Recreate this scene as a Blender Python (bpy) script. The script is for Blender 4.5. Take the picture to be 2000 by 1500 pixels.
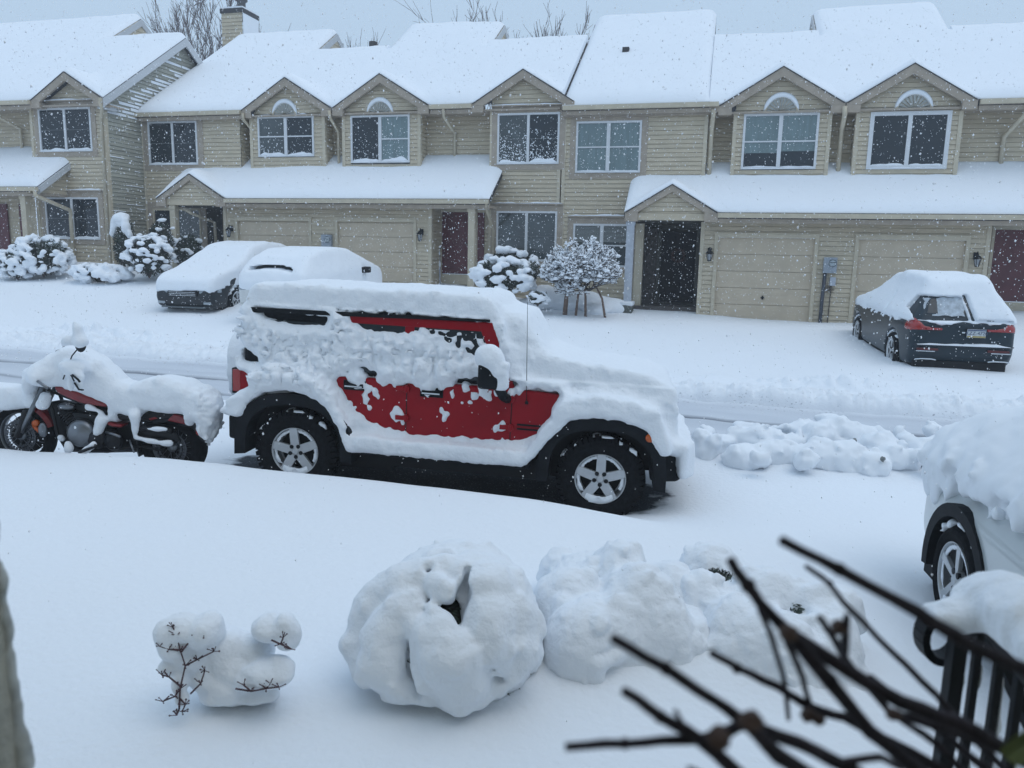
import bpy, math, random
import numpy as np
from math import radians, sin, cos, pi, sqrt, atan2
from mathutils import Matrix, Vector

sc = bpy.context.scene
for o in list(bpy.data.objects):
    bpy.data.objects.remove(o)

# ------------------------------------------------------------------ camera
F = 1500.0; PITCH = radians(9.5); ROLL = radians(1.2); HC = 2.2
cF = np.array([0, cos(PITCH), -sin(PITCH)])
_u = np.array([0, sin(PITCH), cos(PITCH)]); _r = np.array([1.0, 0, 0])
cR = _r*cos(ROLL)+_u*sin(ROLL); cU = _u*cos(ROLL)-_r*sin(ROLL)
cC = np.array([0, 0, HC])
cam_d = bpy.data.cameras.new('camera'); cam = bpy.data.objects.new('camera', cam_d)
sc.collection.objects.link(cam); sc.camera = cam
cam_d.sensor_width = 36; cam_d.lens = 27.0
cam_d.clip_start = 0.05; cam_d.clip_end = 3000
M = Matrix(((cR[0], cU[0], -cF[0], 0), (cR[1], cU[1], -cF[1], 0), (cR[2], cU[2], -cF[2], HC), (0, 0, 0, 1)))
cam.matrix_world = M
cam_d.dof.use_dof = True; cam_d.dof.focus_distance = 9.0; cam_d.dof.aperture_fstop = 4.6

# ------------------------------------------------------------------ light
SUN_EL = radians(68); SUN_AZ = radians(120)      # azimuth from +Y, clockwise: behind the camera, to its right
w = bpy.data.worlds.new('World'); sc.world = w; w.use_nodes = True
nt = w.node_tree; nt.nodes.clear()
out = nt.nodes.new('ShaderNodeOutputWorld'); bg = nt.nodes.new('ShaderNodeBackground')
sky = nt.nodes.new('ShaderNodeTexSky'); sky.sky_type = 'NISHITA'; sky.sun_disc = False
sky.sun_elevation = SUN_EL; sky.sun_rotation = SUN_AZ; sky.dust_density = 4.0; sky.air_density = 1.2
cl = nt.nodes.new('ShaderNodeMixRGB'); cl.blend_type = 'MIX'; cl.inputs[0].default_value = 0.80
# the overcast deck: dimmer at the horizon, brighter overhead
wtc = nt.nodes.new('ShaderNodeTexCoord'); wsp = nt.nodes.new('ShaderNodeSeparateXYZ'); wmr = nt.nodes.new('ShaderNodeMapRange')
nt.links.new(wtc.outputs['Generated'], wsp.inputs[0]); nt.links.new(wsp.outputs[2], wmr.inputs[0])
wmr.inputs[1].default_value = 0.0; wmr.inputs[2].default_value = 1.0; wmr.inputs[3].default_value = .92; wmr.inputs[4].default_value = 1.28
deck = nt.nodes.new('ShaderNodeVectorMath'); deck.operation = 'SCALE'; deck.inputs[0].default_value = (5.35, 7.05, 9.0)
nt.links.new(wmr.outputs[0], deck.inputs['Scale']); nt.links.new(deck.outputs[0], cl.inputs[2])
nt.links.new(sky.outputs[0], cl.inputs[1]); nt.links.new(cl.outputs[0], bg.inputs[0])
bg.inputs[1].default_value = 0.1
nt.links.new(bg.outputs[0], out.inputs[0])
sd = bpy.data.lights.new('sun', 'SUN'); sd.energy = 0.5; sd.angle = radians(50); sd.color = (1.0, .97, .92)
sun = bpy.data.objects.new('sun', sd); sc.collection.objects.link(sun)
sdir = Vector((sin(SUN_AZ)*cos(SUN_EL), cos(SUN_AZ)*cos(SUN_EL), sin(SUN_EL)))
sun.rotation_euler = sdir.to_track_quat('Z', 'Y').to_euler()
sc.view_settings.view_transform = 'Standard'; sc.view_settings.look = 'None'
sc.view_settings.exposure = 0.0; sc.view_settings.gamma = 1.0
sc.render.engine = 'CYCLES'
cy = sc.cycles
cy.use_denoising = True
try: cy.denoiser = 'OPENIMAGEDENOISE'
except Exception: pass
cy.max_bounces = 7; cy.diffuse_bounces = 4; cy.glossy_bounces = 3; cy.transmission_bounces = 3; cy.volume_bounces = 1
cy.volume_max_steps = 8

# ------------------------------------------------------------------ frames
A = radians(14)                                     # the street and the row of houses run 14 degrees across the view
es = np.array([cos(A), -sin(A), 0]); et = np.array([sin(A), cos(A), 0])
def ray(x, y): return cF + cR*((x-1000)/F) + cU*((750-y)/F)
def fs(x, y, T):
    d = ray(x, y); k = T/(d@et); return (float(k*(d@es)), float(HC+k*d[2]))
def pz(x, y, z):
    d = ray(x, y); k = (z-HC)/d[2]; p = cC+k*d; return p
def pd(x, y, depth): return cC+ray(x, y)*depth
def stw(s, t, z): return s*es+t*et+np.array([0, 0, z])

rng = np.random.RandomState(7); random.seed(5)

# ------------------------------------------------------------------ materials
MATS = {}
def mat(name, col, rough=.6, metal=0., var=0., vscale=8., bump=0., bscale=60., spec=.5, var_col=None, detail=4, coat=0, stretch=None):
    if name in MATS: return MATS[name]
    m = bpy.data.materials.new(name); m.use_nodes = True; n = m.node_tree
    b = n.nodes['Principled BSDF']
    b.inputs['Base Color'].default_value = (*col, 1); b.inputs['Roughness'].default_value = rough
    b.inputs['Metallic'].default_value = metal
    b.inputs['Specular IOR Level'].default_value = spec
    if coat: b.inputs['Coat Weight'].default_value = coat; b.inputs['Coat Roughness'].default_value = .08
    tc = n.nodes.new('ShaderNodeTexCoord'); src = tc.outputs['Object']
    if stretch:
        mp = n.nodes.new('ShaderNodeMapping'); mp.inputs['Scale'].default_value = stretch
        n.links.new(src, mp.inputs[0]); src = mp.outputs[0]
    if var > 0:
        t = n.nodes.new('ShaderNodeTexNoise'); t.inputs['Scale'].default_value = vscale; t.inputs['Detail'].default_value = detail
        n.links.new(src, t.inputs[0])
        r = n.nodes.new('ShaderNodeValToRGB'); r.color_ramp.elements[0].position = .3; r.color_ramp.elements[1].position = .7
        c2 = var_col if var_col else tuple(min(1, c*(1+var)) for c in col)
        c1 = col if var_col else tuple(c*(1-var) for c in col)
        r.color_ramp.elements[0].color = (*c1, 1); r.color_ramp.elements[1].color = (*c2, 1)
        n.links.new(t.outputs[0], r.inputs[0]); n.links.new(r.outputs[0], b.inputs['Base Color'])
    if bump > 0:
        t2 = n.nodes.new('ShaderNodeTexNoise'); t2.inputs['Scale'].default_value = bscale; t2.inputs['Detail'].default_value = 5
        n.links.new(src, t2.inputs[0])
        bp = n.nodes.new('ShaderNodeBump'); bp.inputs['Strength'].default_value = bump; bp.inputs['Distance'].default_value = .02
        n.links.new(t2.outputs[0], bp.inputs['Height']); n.links.new(bp.outputs[0], b.inputs['Normal'])
    MATS[name] = m; return m

SNOWC = (.80, .84, .885)
snow_m = mat('snow', SNOWC, .85, bump=.4, bscale=42, spec=.25)
snow_soft = mat('roof_snow', SNOWC, .9, bump=.12, bscale=9, spec=.2)
siding_m = mat('siding', (.51, .44, .325), .65, var=.10, vscale=2.2, bump=.1, bscale=30, stretch=(1, 1, 4))
trim_m = mat('taupe_trim', (.36, .305, .245), .7, var=.12, vscale=5, bump=.1, bscale=40)
ltrim_m = mat('beige_trim', (.51, .45, .34), .6, var=.08, vscale=4)
gdoor_m = mat('garage_door_paint', (.52, .44, .33), .5, var=.06, vscale=3)
vinyl_m = mat('white_vinyl', (.62, .64, .66), .4, var=.04, vscale=6)
glass_m = mat('dark_glass', (.014, .022, .03), .06, spec=.5)
glassb_m = mat('curtained_glass', (.13, .19, .20), .12, spec=.8, var=.15, vscale=3, stretch=(6, 1, .4))
glassm_m = mat('dim_glass', (.045, .06, .065), .08, spec=.8, var=.3, vscale=2)
reddoor_m = mat('maroon_door', (.095, .016, .024), .45, var=.15, vscale=3)
darkdoor_m = mat('black_door', (.007, .006, .009), .8, var=.3, vscale=3, spec=.08)
porch_m = mat('porch_shade_wall', (.07, .07, .058), .9, var=.2, vscale=6)  # porch walls and ceiling: recess shade put into a darker colour
shingle_m = mat('shingles', (.05, .05, .055), .9, var=.3, vscale=20)
metal_m = mat('grey_metal', (.30, .34, .39), .45, metal=.2, var=.1, vscale=9)
black_m = mat('black_metal', (.007, .009, .012), .5, spec=.22, var=.3, vscale=14)
rubber_m = mat('tyre_rubber', (.008, .009, .011), .85, spec=.12, var=.4, vscale=30, bump=.4, bscale=120)
plastic_m = mat('black_plastic', (.007, .009, .012), .65, spec=.18, var=.3, vscale=12, bump=.2, bscale=150)
alloy_m = mat('alloy', (.50, .52, .54), .38, metal=.65, var=.06, vscale=10)
chrome_m = mat('chrome', (.55, .58, .6), .18, metal=.9)
bark_m = mat('bark', (.075, .055, .05), .9, var=.3, vscale=15)
brown_m = mat('brown_bark', (.16, .11, .085), .9, var=.3, vscale=15)
ever_m = mat('evergreen_leaf', (.030, .045, .034), .7, var=.5, vscale=9)
twig_m = mat('reddish_twig', (.075, .042, .05), .8, var=.4, vscale=40)

# ------------------------------------------------------------------ object helpers
COL = sc.collection
def tag(o, label=None, cat=None, group=None, kind=None):
    if label: o['label'] = label
    if cat: o['category'] = cat
    if group: o['group'] = group
    if kind: o['kind'] = kind
    return o
def empty(name, loc=(0, 0, 0), rot=(0, 0, 0), label=None, cat=None, group=None, parent=None):
    o = bpy.data.objects.new(name, None); COL.objects.link(o)
    o.location = loc; o.rotation_euler = rot; o.empty_display_size = .2
    if parent: o.parent = parent
    return tag(o, label, cat, group)
def copy_tree(o, parent=None):
    c = o.copy(); COL.objects.link(c)
    if parent is not None: c.parent = parent
    for ch in list(o.children): copy_tree(ch, c)
    return c
def mesh_np(name, V, faces, m, parent=None, smooth=True, loc=None):
    """V (n,3) array; faces (k,3) or (k,4) array, or list"""
    me = bpy.data.meshes.new(name)
    V = np.asarray(V, dtype=np.float32)
    if isinstance(faces, np.ndarray):
        k, w_ = faces.shape
        me.vertices.add(len(V)); me.vertices.foreach_set('co', V.ravel())
        me.loops.add(k*w_); me.loops.foreach_set('vertex_index', faces.astype(np.int32).ravel())
        me.polygons.add(k); me.polygons.foreach_set('loop_start', np.arange(0, k*w_, w_, dtype=np.int32))
        me.update(calc_edges=True); me.validate()
    else:
        me.from_pydata([tuple(map(float, v)) for v in V], [], faces); me.update()
    if smooth: me.polygons.foreach_set('use_smooth', np.ones(len(me.polygons), dtype=bool))
    for mm in (m if isinstance(m, (list, tuple)) else [m]): me.materials.append(mm)
    o = bpy.data.objects.new(name, me); COL.objects.link(o)
    if parent is not None: o.parent = parent
    if loc is not None: o.location = loc
    return o

class MB:
    def __init__(s, org=(0, 0, 0)): s.v = []; s.f = []; s.org = np.array(org, float); s.sm = False
    def add(s, V, Fc):
        n = len(s.v); s.v += [tuple(np.array(p, float)-s.org) for p in V]; s.f += [tuple(i+n for i in f) for f in Fc]; return s
    def box(s, x0, x1, y0, y1, z0, z1):
        V = [(x, y, z) for x in (x0, x1) for y in (y0, y1) for z in (z0, z1)]
        return s.add(V, [(0, 1, 3, 2), (4, 6, 7, 5), (0, 4, 5, 1), (2, 3, 7, 6), (0, 2, 6, 4), (1, 5, 7, 3)])
    def prism(s, pts, axis, a, b):
        """polygon pts in the other two axes, extruded along axis from a to b"""
        n = len(pts)
        def P(p, c):
            return {'x': (c, p[0], p[1]), 'y': (p[0], c, p[1]), 'z': (p[0], p[1], c)}[axis]
        V = [P(p, a) for p in pts]+[P(p, b) for p in pts]
        Fc = [tuple(range(n)), tuple(range(2*n-1, n-1, -1))]+[(i, i+n, (i+1) % n+n, (i+1) % n) for i in range(n)]
        return s.add(V, Fc)
    def tube(s, path, rad, n=8, caps=True):
        P = [np.array(p, float) for p in path]; m = len(P)
        R = [rad]*m if np.isscalar(rad) else list(rad)
        V = []; Fc = []
        prev = None
        for i in range(m):
            d = P[min(i+1, m-1)]-P[max(i-1, 0)]; d = d/(np.linalg.norm(d)+1e-9)
            if prev is None:
                a = np.cross(d, (0, 0, 1.)); 
                if np.linalg.norm(a) < .1: a = np.cross(d, (0, 1., 0))
            else: a = prev-d*(prev@d)
            a = a/np.linalg.norm(a); prev = a; b = np.cross(d, a)
            for k in range(n):
                th = 2*pi*k/n; V.append(P[i]+R[i]*(cos(th)*a+sin(th)*b))
        for i in range(m-1):
            for k in range(n):
                Fc.append((i*n+k, i*n+(k+1) % n, (i+1)*n+(k+1) % n, (i+1)*n+k))
        if caps: Fc += [tuple(range(n-1, -1, -1)), tuple(range((m-1)*n, m*n))]
        return s.add(V, Fc)
    def lathe(s, prof, axis_o, axis_d, n=24, closed=False):
        """prof list of (r, h) along axis_d from axis_o"""
        o = np.array(axis_o, float); d = np.array(axis_d, float); d /= np.linalg.norm(d)
        a = np.cross(d, (0, 0, 1.)); 
        if np.linalg.norm(a) < .1: a = np.cross(d, (0, 1., 0))
        a /= np.linalg.norm(a); b = np.cross(d, a)
        V = []; Fc = []; m = len(prof)
        for (r, h) in prof:
            for k in range(n):
                th = 2*pi*k/n; V.append(o+d*h+max(r, 1e-4)*(cos(th)*a+sin(th)*b))
        for i in range(m if closed else m-1):
            j = (i+1) % m
            for k in range(n): Fc.append((i*n+k, i*n+(k+1) % n, j*n+(k+1) % n, j*n+k))
        return s.add(V, Fc)
    def ball(s, c, r, nu=10, nv=6, jit=0):
        c = np.array(c, float); r = np.array([r]*3 if np.isscalar(r) else r, float)
        V = [c+(0, 0, r[2])]; Fc = []
        for j in range(1, nv):
            for k in range(nu):
                ph = pi*j/nv; th = 2*pi*k/nu
                q = 1+jit*random.uniform(-1, 1)
                V.append(c+r*q*(sin(ph)*cos(th), sin(ph)*sin(th), cos(ph)))
        V.append(c-(0, 0, r[2])); e = len(V)-1
        for k in range(nu):
            Fc.append((0, 1+k, 1+(k+1) % nu)); Fc.append((e, e-nu+(k+1) % nu, e-nu+k))
            for j in range(nv-2):
                a = 1+j*nu; Fc.append((a+k, a+nu+k, a+nu+(k+1) % nu, a+(k+1) % nu))
        return s.add(V, Fc)
    def build(s, name, m, parent=None, smooth=False, bevel=0):
        me = bpy.data.meshes.new(name); me.from_pydata([tuple(map(float, p)) for p in s.v], [], s.f); 
        me.update()
        import bmesh
        bm = bmesh.new(); bm.from_mesh(me); bmesh.ops.recalc_face_normals(bm, faces=bm.faces); bm.to_mesh(me); bm.free()
        me.materials.append(m)
        if smooth: 
            me.polygons.foreach_set('use_smooth', np.ones(len(me.polygons), dtype=bool))
        o = bpy.data.objects.new(name, me); COL.objects.link(o)
        if parent is not None: o.parent = parent
        if bevel:
            b = o.modifiers.new('bevel', 'BEVEL'); b.width = bevel; b.segments = 2; b.limit_method = 'ANGLE'
        return o

# ------------------------------------------------------------------ fields: value noise, distance shapes, surface nets
_L = np.random.RandomState(3).rand(64, 64, 64).astype(np.float32)*2-1
def _ax(a):
    i = np.floor(a).astype(int); f = (a-i).astype(np.float32); f = f*f*(3-2*f); return i & 63, (i+1) & 63, f
def noise3(x, y, z, sc_, seed=0):
    """x,y,z 1-D axes -> 3-D array in about -1..1"""
    ix, jx, fx = _ax(x/sc_+seed*7.3+100); iy, jy, fy = _ax(y/sc_+seed*3.1+100); iz, jz, fz = _ax(z/sc_+seed*5.7+100)
    fx = fx[:, None, None]; fy = fy[None, :, None]; fz = fz[None, None, :]
    a = _L[ix]*(1-fx)+_L[jx]*fx
    a = a[:, iy]*(1-fy)+a[:, jy]*fy
    return a[:, :, iz]*(1-fz)+a[:, :, jz]*fz
def noisep(P, sc_, seed=0):
    q = P/sc_+np.array([seed*7.3+100, seed*3.1+100, seed*5.7+100]); i = np.floor(q).astype(int); f = q-i; f = f*f*(3-2*f)
    r = 0
    for a in (0, 1):
        for b in (0, 1):
            for c in (0, 1):
                wgt = (f[..., 0] if a else 1-f[..., 0])*(f[..., 1] if b else 1-f[..., 1])*(f[..., 2] if c else 1-f[..., 2])
                r = r+wgt*_L[(i[..., 0]+a) & 63, (i[..., 1]+b) & 63, (i[..., 2]+c) & 63]
    return r
def smin(a, b, k):
    h = np.clip(.5+.5*(b-a)/k, 0, 1); return b*(1-h)+a*h-k*h*(1-h)
def smax(a, b, k): return -smin(-a, -b, k)
def poly2(P, X, Y):
    """signed distance to polygon, inside negative; X,Y broadcastable arrays"""
    P = np.array(P, float); X, Y = np.broadcast_arrays(X, Y); d = np.full(X.shape, 1e9); ins = np.zeros(X.shape, bool)
    n = len(P)
    for i in range(n):
        a = P[i]; b = P[(i+1) % n]; e = b-a; wx = X-a[0]; wy = Y-a[1]
        t = np.clip((wx*e[0]+wy*e[1])/(e@e+1e-12), 0, 1)
        d = np.minimum(d, (wx-e[0]*t)**2+(wy-e[1]*t)**2)
        c = (a[1] > Y) != (b[1] > Y)
        with np.errstate(divide='ignore', invalid='ignore'):
            xi = a[0]+(Y-a[1])*(e[0])/(e[1] if abs(e[1]) > 1e-12 else 1e-12)
        ins ^= c & (X < xi)
    d = np.sqrt(d); return np.where(ins, -d, d)
def capsule(X, Y, Z, a, b, r0, r1=None):
    if r1 is None: r1 = r0
    a = np.array(a, float); b = np.array(b, float); e = b-a; L = e@e+1e-9
    t = np.clip(((X-a[0])*e[0]+(Y-a[1])*e[1]+(Z-a[2])*e[2])/L, 0, 1)
    return np.sqrt((X-a[0]-e[0]*t)**2+(Y-a[1]-e[1]*t)**2+(Z-a[2]-e[2]*t)**2)-(r0+(r1-r0)*t)
def ellip(X, Y, Z, c, r, rz=0):
    dx = X-c[0]; dy = Y-c[1]
    if rz: dx, dy = dx*cos(rz)+dy*sin(rz), -dx*sin(rz)+dy*cos(rz)
    k = np.sqrt((dx/r[0])**2+(dy/r[1])**2+((Z-c[2])/r[2])**2); return (k-1)*min(r)
def boxd(X, Y, Z, c, h):
    dx = np.abs(X-c[0])-h[0]; dy = np.abs(Y-c[1])-h[1]; dz = np.abs(Z-c[2])-h[2]
    return np.sqrt(np.maximum(dx, 0)**2+np.maximum(dy, 0)**2+np.maximum(dz, 0)**2)+np.minimum(np.maximum(dx, np.maximum(dy, dz)), 0)
def grid(lo, hi, h):
    x = np.arange(lo[0], hi[0]+h, h); y = np.arange(lo[1], hi[1]+h, h); z = np.arange(lo[2], hi[2]+h, h)
    return x, y, z, x[:, None, None], y[None, :, None], z[None, None, :]
def surf_net(Fv, x, y, z, it=1):
    Fv = np.array(np.broadcast_to(Fv, (len(x), len(y), len(z))), dtype=np.float32)
    Fv[0] = Fv[-1] = 1; Fv[:, 0] = Fv[:, -1] = 1; Fv[:, :, 0] = Fv[:, :, -1] = 1
    S = Fv < 0; nx, ny, nz = Fv.shape
    cs = (nx-1, ny-1, nz-1); acc = np.zeros(cs+(3,), np.float32); cnt = np.zeros(cs, np.float32)
    quads = []
    for ax in range(3):
        sl0 = [slice(None)]*3; sl1 = [slice(None)]*3; sl0[ax] = slice(0, -1); sl1[ax] = slice(1, None)
        f0 = Fv[tuple(sl0)]; f1 = Fv[tuple(sl1)]
        I = np.argwhere(S[tuple(sl0)] != S[tuple(sl1)])
        if len(I) == 0: continue
        a = f0[tuple(I.T)]; b = f1[tuple(I.T)]; t = a/(a-b)
        pos = I.astype(np.float32); pos[:, ax] += t
        o1, o2 = [(1, 2), (2, 0), (0, 1)][ax]
        cells = []
        for d1, d2 in ((-1, -1), (0, -1), (0, 0), (-1, 0)):
            J = I.copy(); J[:, o1] += d1; J[:, o2] += d2; cells.append(J)
            ok = np.all((J >= 0) & (J < np.array(cs)), axis=1)
            Jo = J[ok]; fi = np.ravel_multi_index(tuple(Jo.T), cs)
            for c in range(3): np.add.at(acc.reshape(-1, 3)[:, c], fi, pos[ok][:, c])
            np.add.at(cnt.reshape(-1), fi, 1)
        okq = np.ones(len(I), bool)
        for J in cells: okq &= np.all((J >= 0) & (J < np.array(cs)), axis=1)
        q = np.stack([np.ravel_multi_index(tuple(J[okq].T), cs) for J in cells], 1)
        fl = a[okq] > 0
        q[fl] = q[fl][:, ::-1]; quads.append(q)
    Q = np.concatenate(quads); used, inv = np.unique(Q.ravel(), return_inverse=True)
    c = cnt.reshape(-1)[used]; V = acc.reshape(-1, 3)[used]/c[:, None]; Q = inv.reshape(Q.shape)
    if it:                                              # light smoothing
        for _ in range(it):
            sm = np.zeros_like(V); n = np.zeros(len(V), np.float32)
            for i in range(4):
                j = (i+1) % 4
                np.add.at(sm, Q[:, i], V[Q[:, j]]); np.add.at(sm, Q[:, j], V[Q[:, i]])
                np.add.at(n, Q[:, i], 1); np.add.at(n, Q[:, j], 1)
            V = V*.5+.5*sm/n[:, None]
    h = np.array([x[1]-x[0], y[1]-y[0], z[1]-z[0]])
    return V*h+np.array([x[0], y[0], z[0]]), Q
def net_obj(name, Fv, g, m, parent=None, it=1, keep=None):
    V, Q = surf_net(Fv, g[0], g[1], g[2], it)
    if keep is not None:
        k = keep(V); kq = k[Q].all(1); Q = Q[kq]; u, inv = np.unique(Q.ravel(), return_inverse=True); V = V[u]; Q = inv.reshape(Q.shape)
    return mesh_np(name, V, Q, m, parent)
# ================================================================== GROUND
# snow surface height by distance t from the camera, at stations s along the street
ST = {
 -60: [(0, .5), (5.7, .5), (6.3, .35), (8.8, .3), (9.3, .45), (12, .45), (13, .6), (16, 1.0), (20, 1.9), (24, 2.4), (40, 3)],
 -20: [(0, .3), (5.7, .30), (6.3, .22), (8.8, .22), (9.3, .30), (12, .30), (13, .38), (16, .75), (19.5, 1.25), (20.7, 1.75), (24, 1.9), (40, 2.2)],
 -13: [(0, .22), (5.5, .26), (5.92, .24), (6.12, .08), (8.8, .12), (9.3, .20), (12.1, .20), (13, .25), (16.8, .62), (19.5, 1.25), (21.4, 1.35), (24, 1.5), (40, 1.9)],
 -8:  [(0, .18), (4.6, .24), (5.6, .24), (5.94, .21), (6.12, .0), (8.7, .03), (9.2, .14), (12.1, .14), (13, .18), (15.6, .55), (19.5, 1.1), (21.4, 1.28), (24, 1.4), (40, 1.7)],
 -4:  [(0, .15), (4.6, .24), (5.6, .31), (5.94, .30), (6.12, -.02), (6.4, -.10), (8.5, -.10), (9.1, .06), (12.1, .08), (13, .12), (16, .42), (21.4, .82), (24, .9), (40, 1.3)],
 -1:  [(0, .12), (4.6, .22), (5.6, .28), (5.94, .27), (6.12, -.05), (6.4, -.16), (8.3, -.18), (9.0, .02), (12.1, .04), (13, .08), (16, .36), (21.4, .73), (24, .8), (40, 1.1)],
 -.35: [(0, .11), (4.5, .20), (5.75, .22), (6.35, .02), (6.9, -.12), (8.3, -.14), (9.0, .02), (12.1, .04), (13, .08), (16, .36), (21.4, .73), (24, .8), (40, 1.1)],
 0.3: [(0, .10), (4.5, .16), (6.0, .08), (7.0, -.06), (8.4, -.05), (9.1, .0), (12.1, .02), (13, .07), (16, .35), (21.4, .69), (24, .8), (40, 1.1)],
 1.4: [(0, .04), (4.0, .06), (5.1, .0), (6.0, -.02), (8.4, -.02), (9.1, -.02), (12.1, .0), (13, .06), (16, .35), (21.4, .67), (24, .8), (40, 1.0)],
 2.2: [(0, -.12), (4.0, -.17), (5.1, -.19), (6.0, -.12), (8.4, -.06), (9.1, -.04), (12.1, -.02), (13, .06), (14.5, .30), (21.4, .66), (24, .8), (40, 1.0)],
 4:   [(0, -.2), (4.0, -.2), (5.3, -.2), (6.4, -.12), (8.4, -.08), (9.1, -.06), (12.1, -.04), (13, .08), (14.5, .33), (21.4, .66), (24, .8), (40, 1.0)],
 8:   [(0, -.2), (6.0, -.18), (9.1, -.14), (12.1, -.12), (13, .0), (14.5, .30), (20.3, .85), (21.4, 1.05), (24, 1.1), (40, 1.2)],
 16:  [(0, -.4), (9.1, -.3), (12.1, -.28), (13, -.1), (14.5, .2), (21.4, .6), (24, .6), (40, .7)],
 60:  [(0, -1.5), (9.1, -1.3), (12.1, -1.3), (21.4, -.6), (40, -.6)]}
SK = sorted(ST)
def hz(s, t):
    s = np.asarray(s, float); t = np.asarray(t, float); s, t = np.broadcast_arrays(s, t)
    rows = [np.interp(t, [p[0] for p in ST[k]], [p[1] for p in ST[k]]) for k in SK]
    out_ = np.zeros(s.shape); sc2 = np.clip(s, SK[0], SK[-1])
    for i in range(len(SK)-1):
        a, b = SK[i], SK[i+1]; msk = (sc2 >= a) & (sc2 <= b); f = (sc2-a)/(b-a); f = f*f*(3-2*f)
        out_ = np.where(msk, rows[i]*(1-f)+rows[i+1]*f, out_)
    return out_
def hzs(s, t):                                        # softened
    r = 0
    for ds in (-.3, 0, .3):
        for dt in (-.14, 0, .14): r = r+hz(np.asarray(s)+ds, np.asarray(t)+dt)
    return r/9
def n2(s, t, sc_, seed=0):
    s, t = np.broadcast_arrays(np.asarray(s, float), np.asarray(t, float))
    return noisep(np.stack([s, t, np.full(s.shape, seed*1.7)], -1), sc_, seed)
def ground_z(s, t):
    """snow surface with drifts, plough ridge and tyre lanes"""
    s, t = np.broadcast_arrays(np.asarray(s, float), np.asarray(t, float))
    z = hzs(s, t)
    z = z+.034*n2(s, t, 2.2, 1)+.018*n2(s, t, .8, 2)+.006*n2(s, t, .3, 12)
    # lumpy, thrown snow beside the road
    ridge = np.exp(-((t-12.75-.15*n2(s, 0*t, 2.5, 9))/.42)**2)
    z = z+ridge*(.05+.05*n2(s, t, .5, 3))
    r2 = np.exp(-((t-13.7)/.35)**2)
    z = z+r2*(.02+.06*np.maximum(0, n2(s, t, .55, 5)+.1)+.03*n2(s, t, .2, 15))
    mid = np.exp(-((t-8.75)/.35)**2)*np.clip((-s-3.8)/.8, 0, 1)
    z = z+mid*(.12+.12*n2(s, t, .5, 6)+.05*n2(s, t, .2, 7))
    mid2 = np.exp(-((t-8.9)/.3)**2)*np.clip((s+1.6)/.8, 0, 1)*np.clip((7-s)/2, 0, 1)
    z = z+mid2*(.06+.05*n2(s, t, .45, 6)+.03*n2(s, t, .2, 7))
    # the ploughed lane: pressed down, with low ruts
    lane = 1/(1+np.exp(-(t-9.35)/.06))*1/(1+np.exp((t-12.25)/.07))
    z = z-lane*.10
    for tc, wd, dp, sd_ in ((10.15, .17, .016, 8), (11.35, .15, .020, 18)):
        z = z-dp*np.exp(-((t-tc)/wd)**2)
    z = z+lane*(.007*n2(s, t, .12, 10)+.01*n2(s, t, .5, 11))
    for (bs, bt, bh, br) in MOUNDS: z = z+bh*np.exp(-(((s-bs)**2+(t-bt)**2)/br**2))
    # hollow under the parked four-wheel drive, melted by the tyres
    return z
MOUNDS = []
for (mx_, my_, mh_, mr2) in ((865, 1290, .09, .55), (1150, 1230, .09, .42), (1280, 1220, .09, .42), (1420, 1230, .05, .42), (1580, 1250, .05, .42), (430, 1320, .05, .28), (1350, 1200, .10, .5)):
    q_ = pz(mx_, my_, .25); MOUNDS.append((float(q_@es), float(q_@et)+(.2 if mx_ == 865 else 0), mh_, mr2))
def axis_grow(lo, hi, h, far, r=1.22):
    a = list(np.arange(lo, hi, h)); st_ = h; x_ = a[-1]
    while x_ < far: st_ *= r; x_ += st_; a.append(x_)
    st_ = h; x_ = lo; b = []
    while x_ > -far: st_ *= r; x_ -= st_; b.append(x_)
    return np.array(b[::-1]+a)
def sheet(name, S, T, zf, m, parent=None):
    G = np.stack(np.meshgrid(S, T, indexing='ij'), -1); z = zf(G[..., 0], G[..., 1])
    V = G[..., :1]*es+G[..., 1:]*et; V = V.astype(float); V[..., 2] = z
    n, k = len(S), len(T); I = np.arange(n*k).reshape(n, k)
    Q = np.stack([I[:-1, :-1], I[1:, :-1], I[1:, 1:], I[:-1, 1:]], -1).reshape(-1, 4)
    return mesh_np(name, V.reshape(-1, 3), Q, m, parent)
gs = mat('ground_snow', SNOWC, .9, bump=.45, bscale=24, spec=.2)
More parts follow.
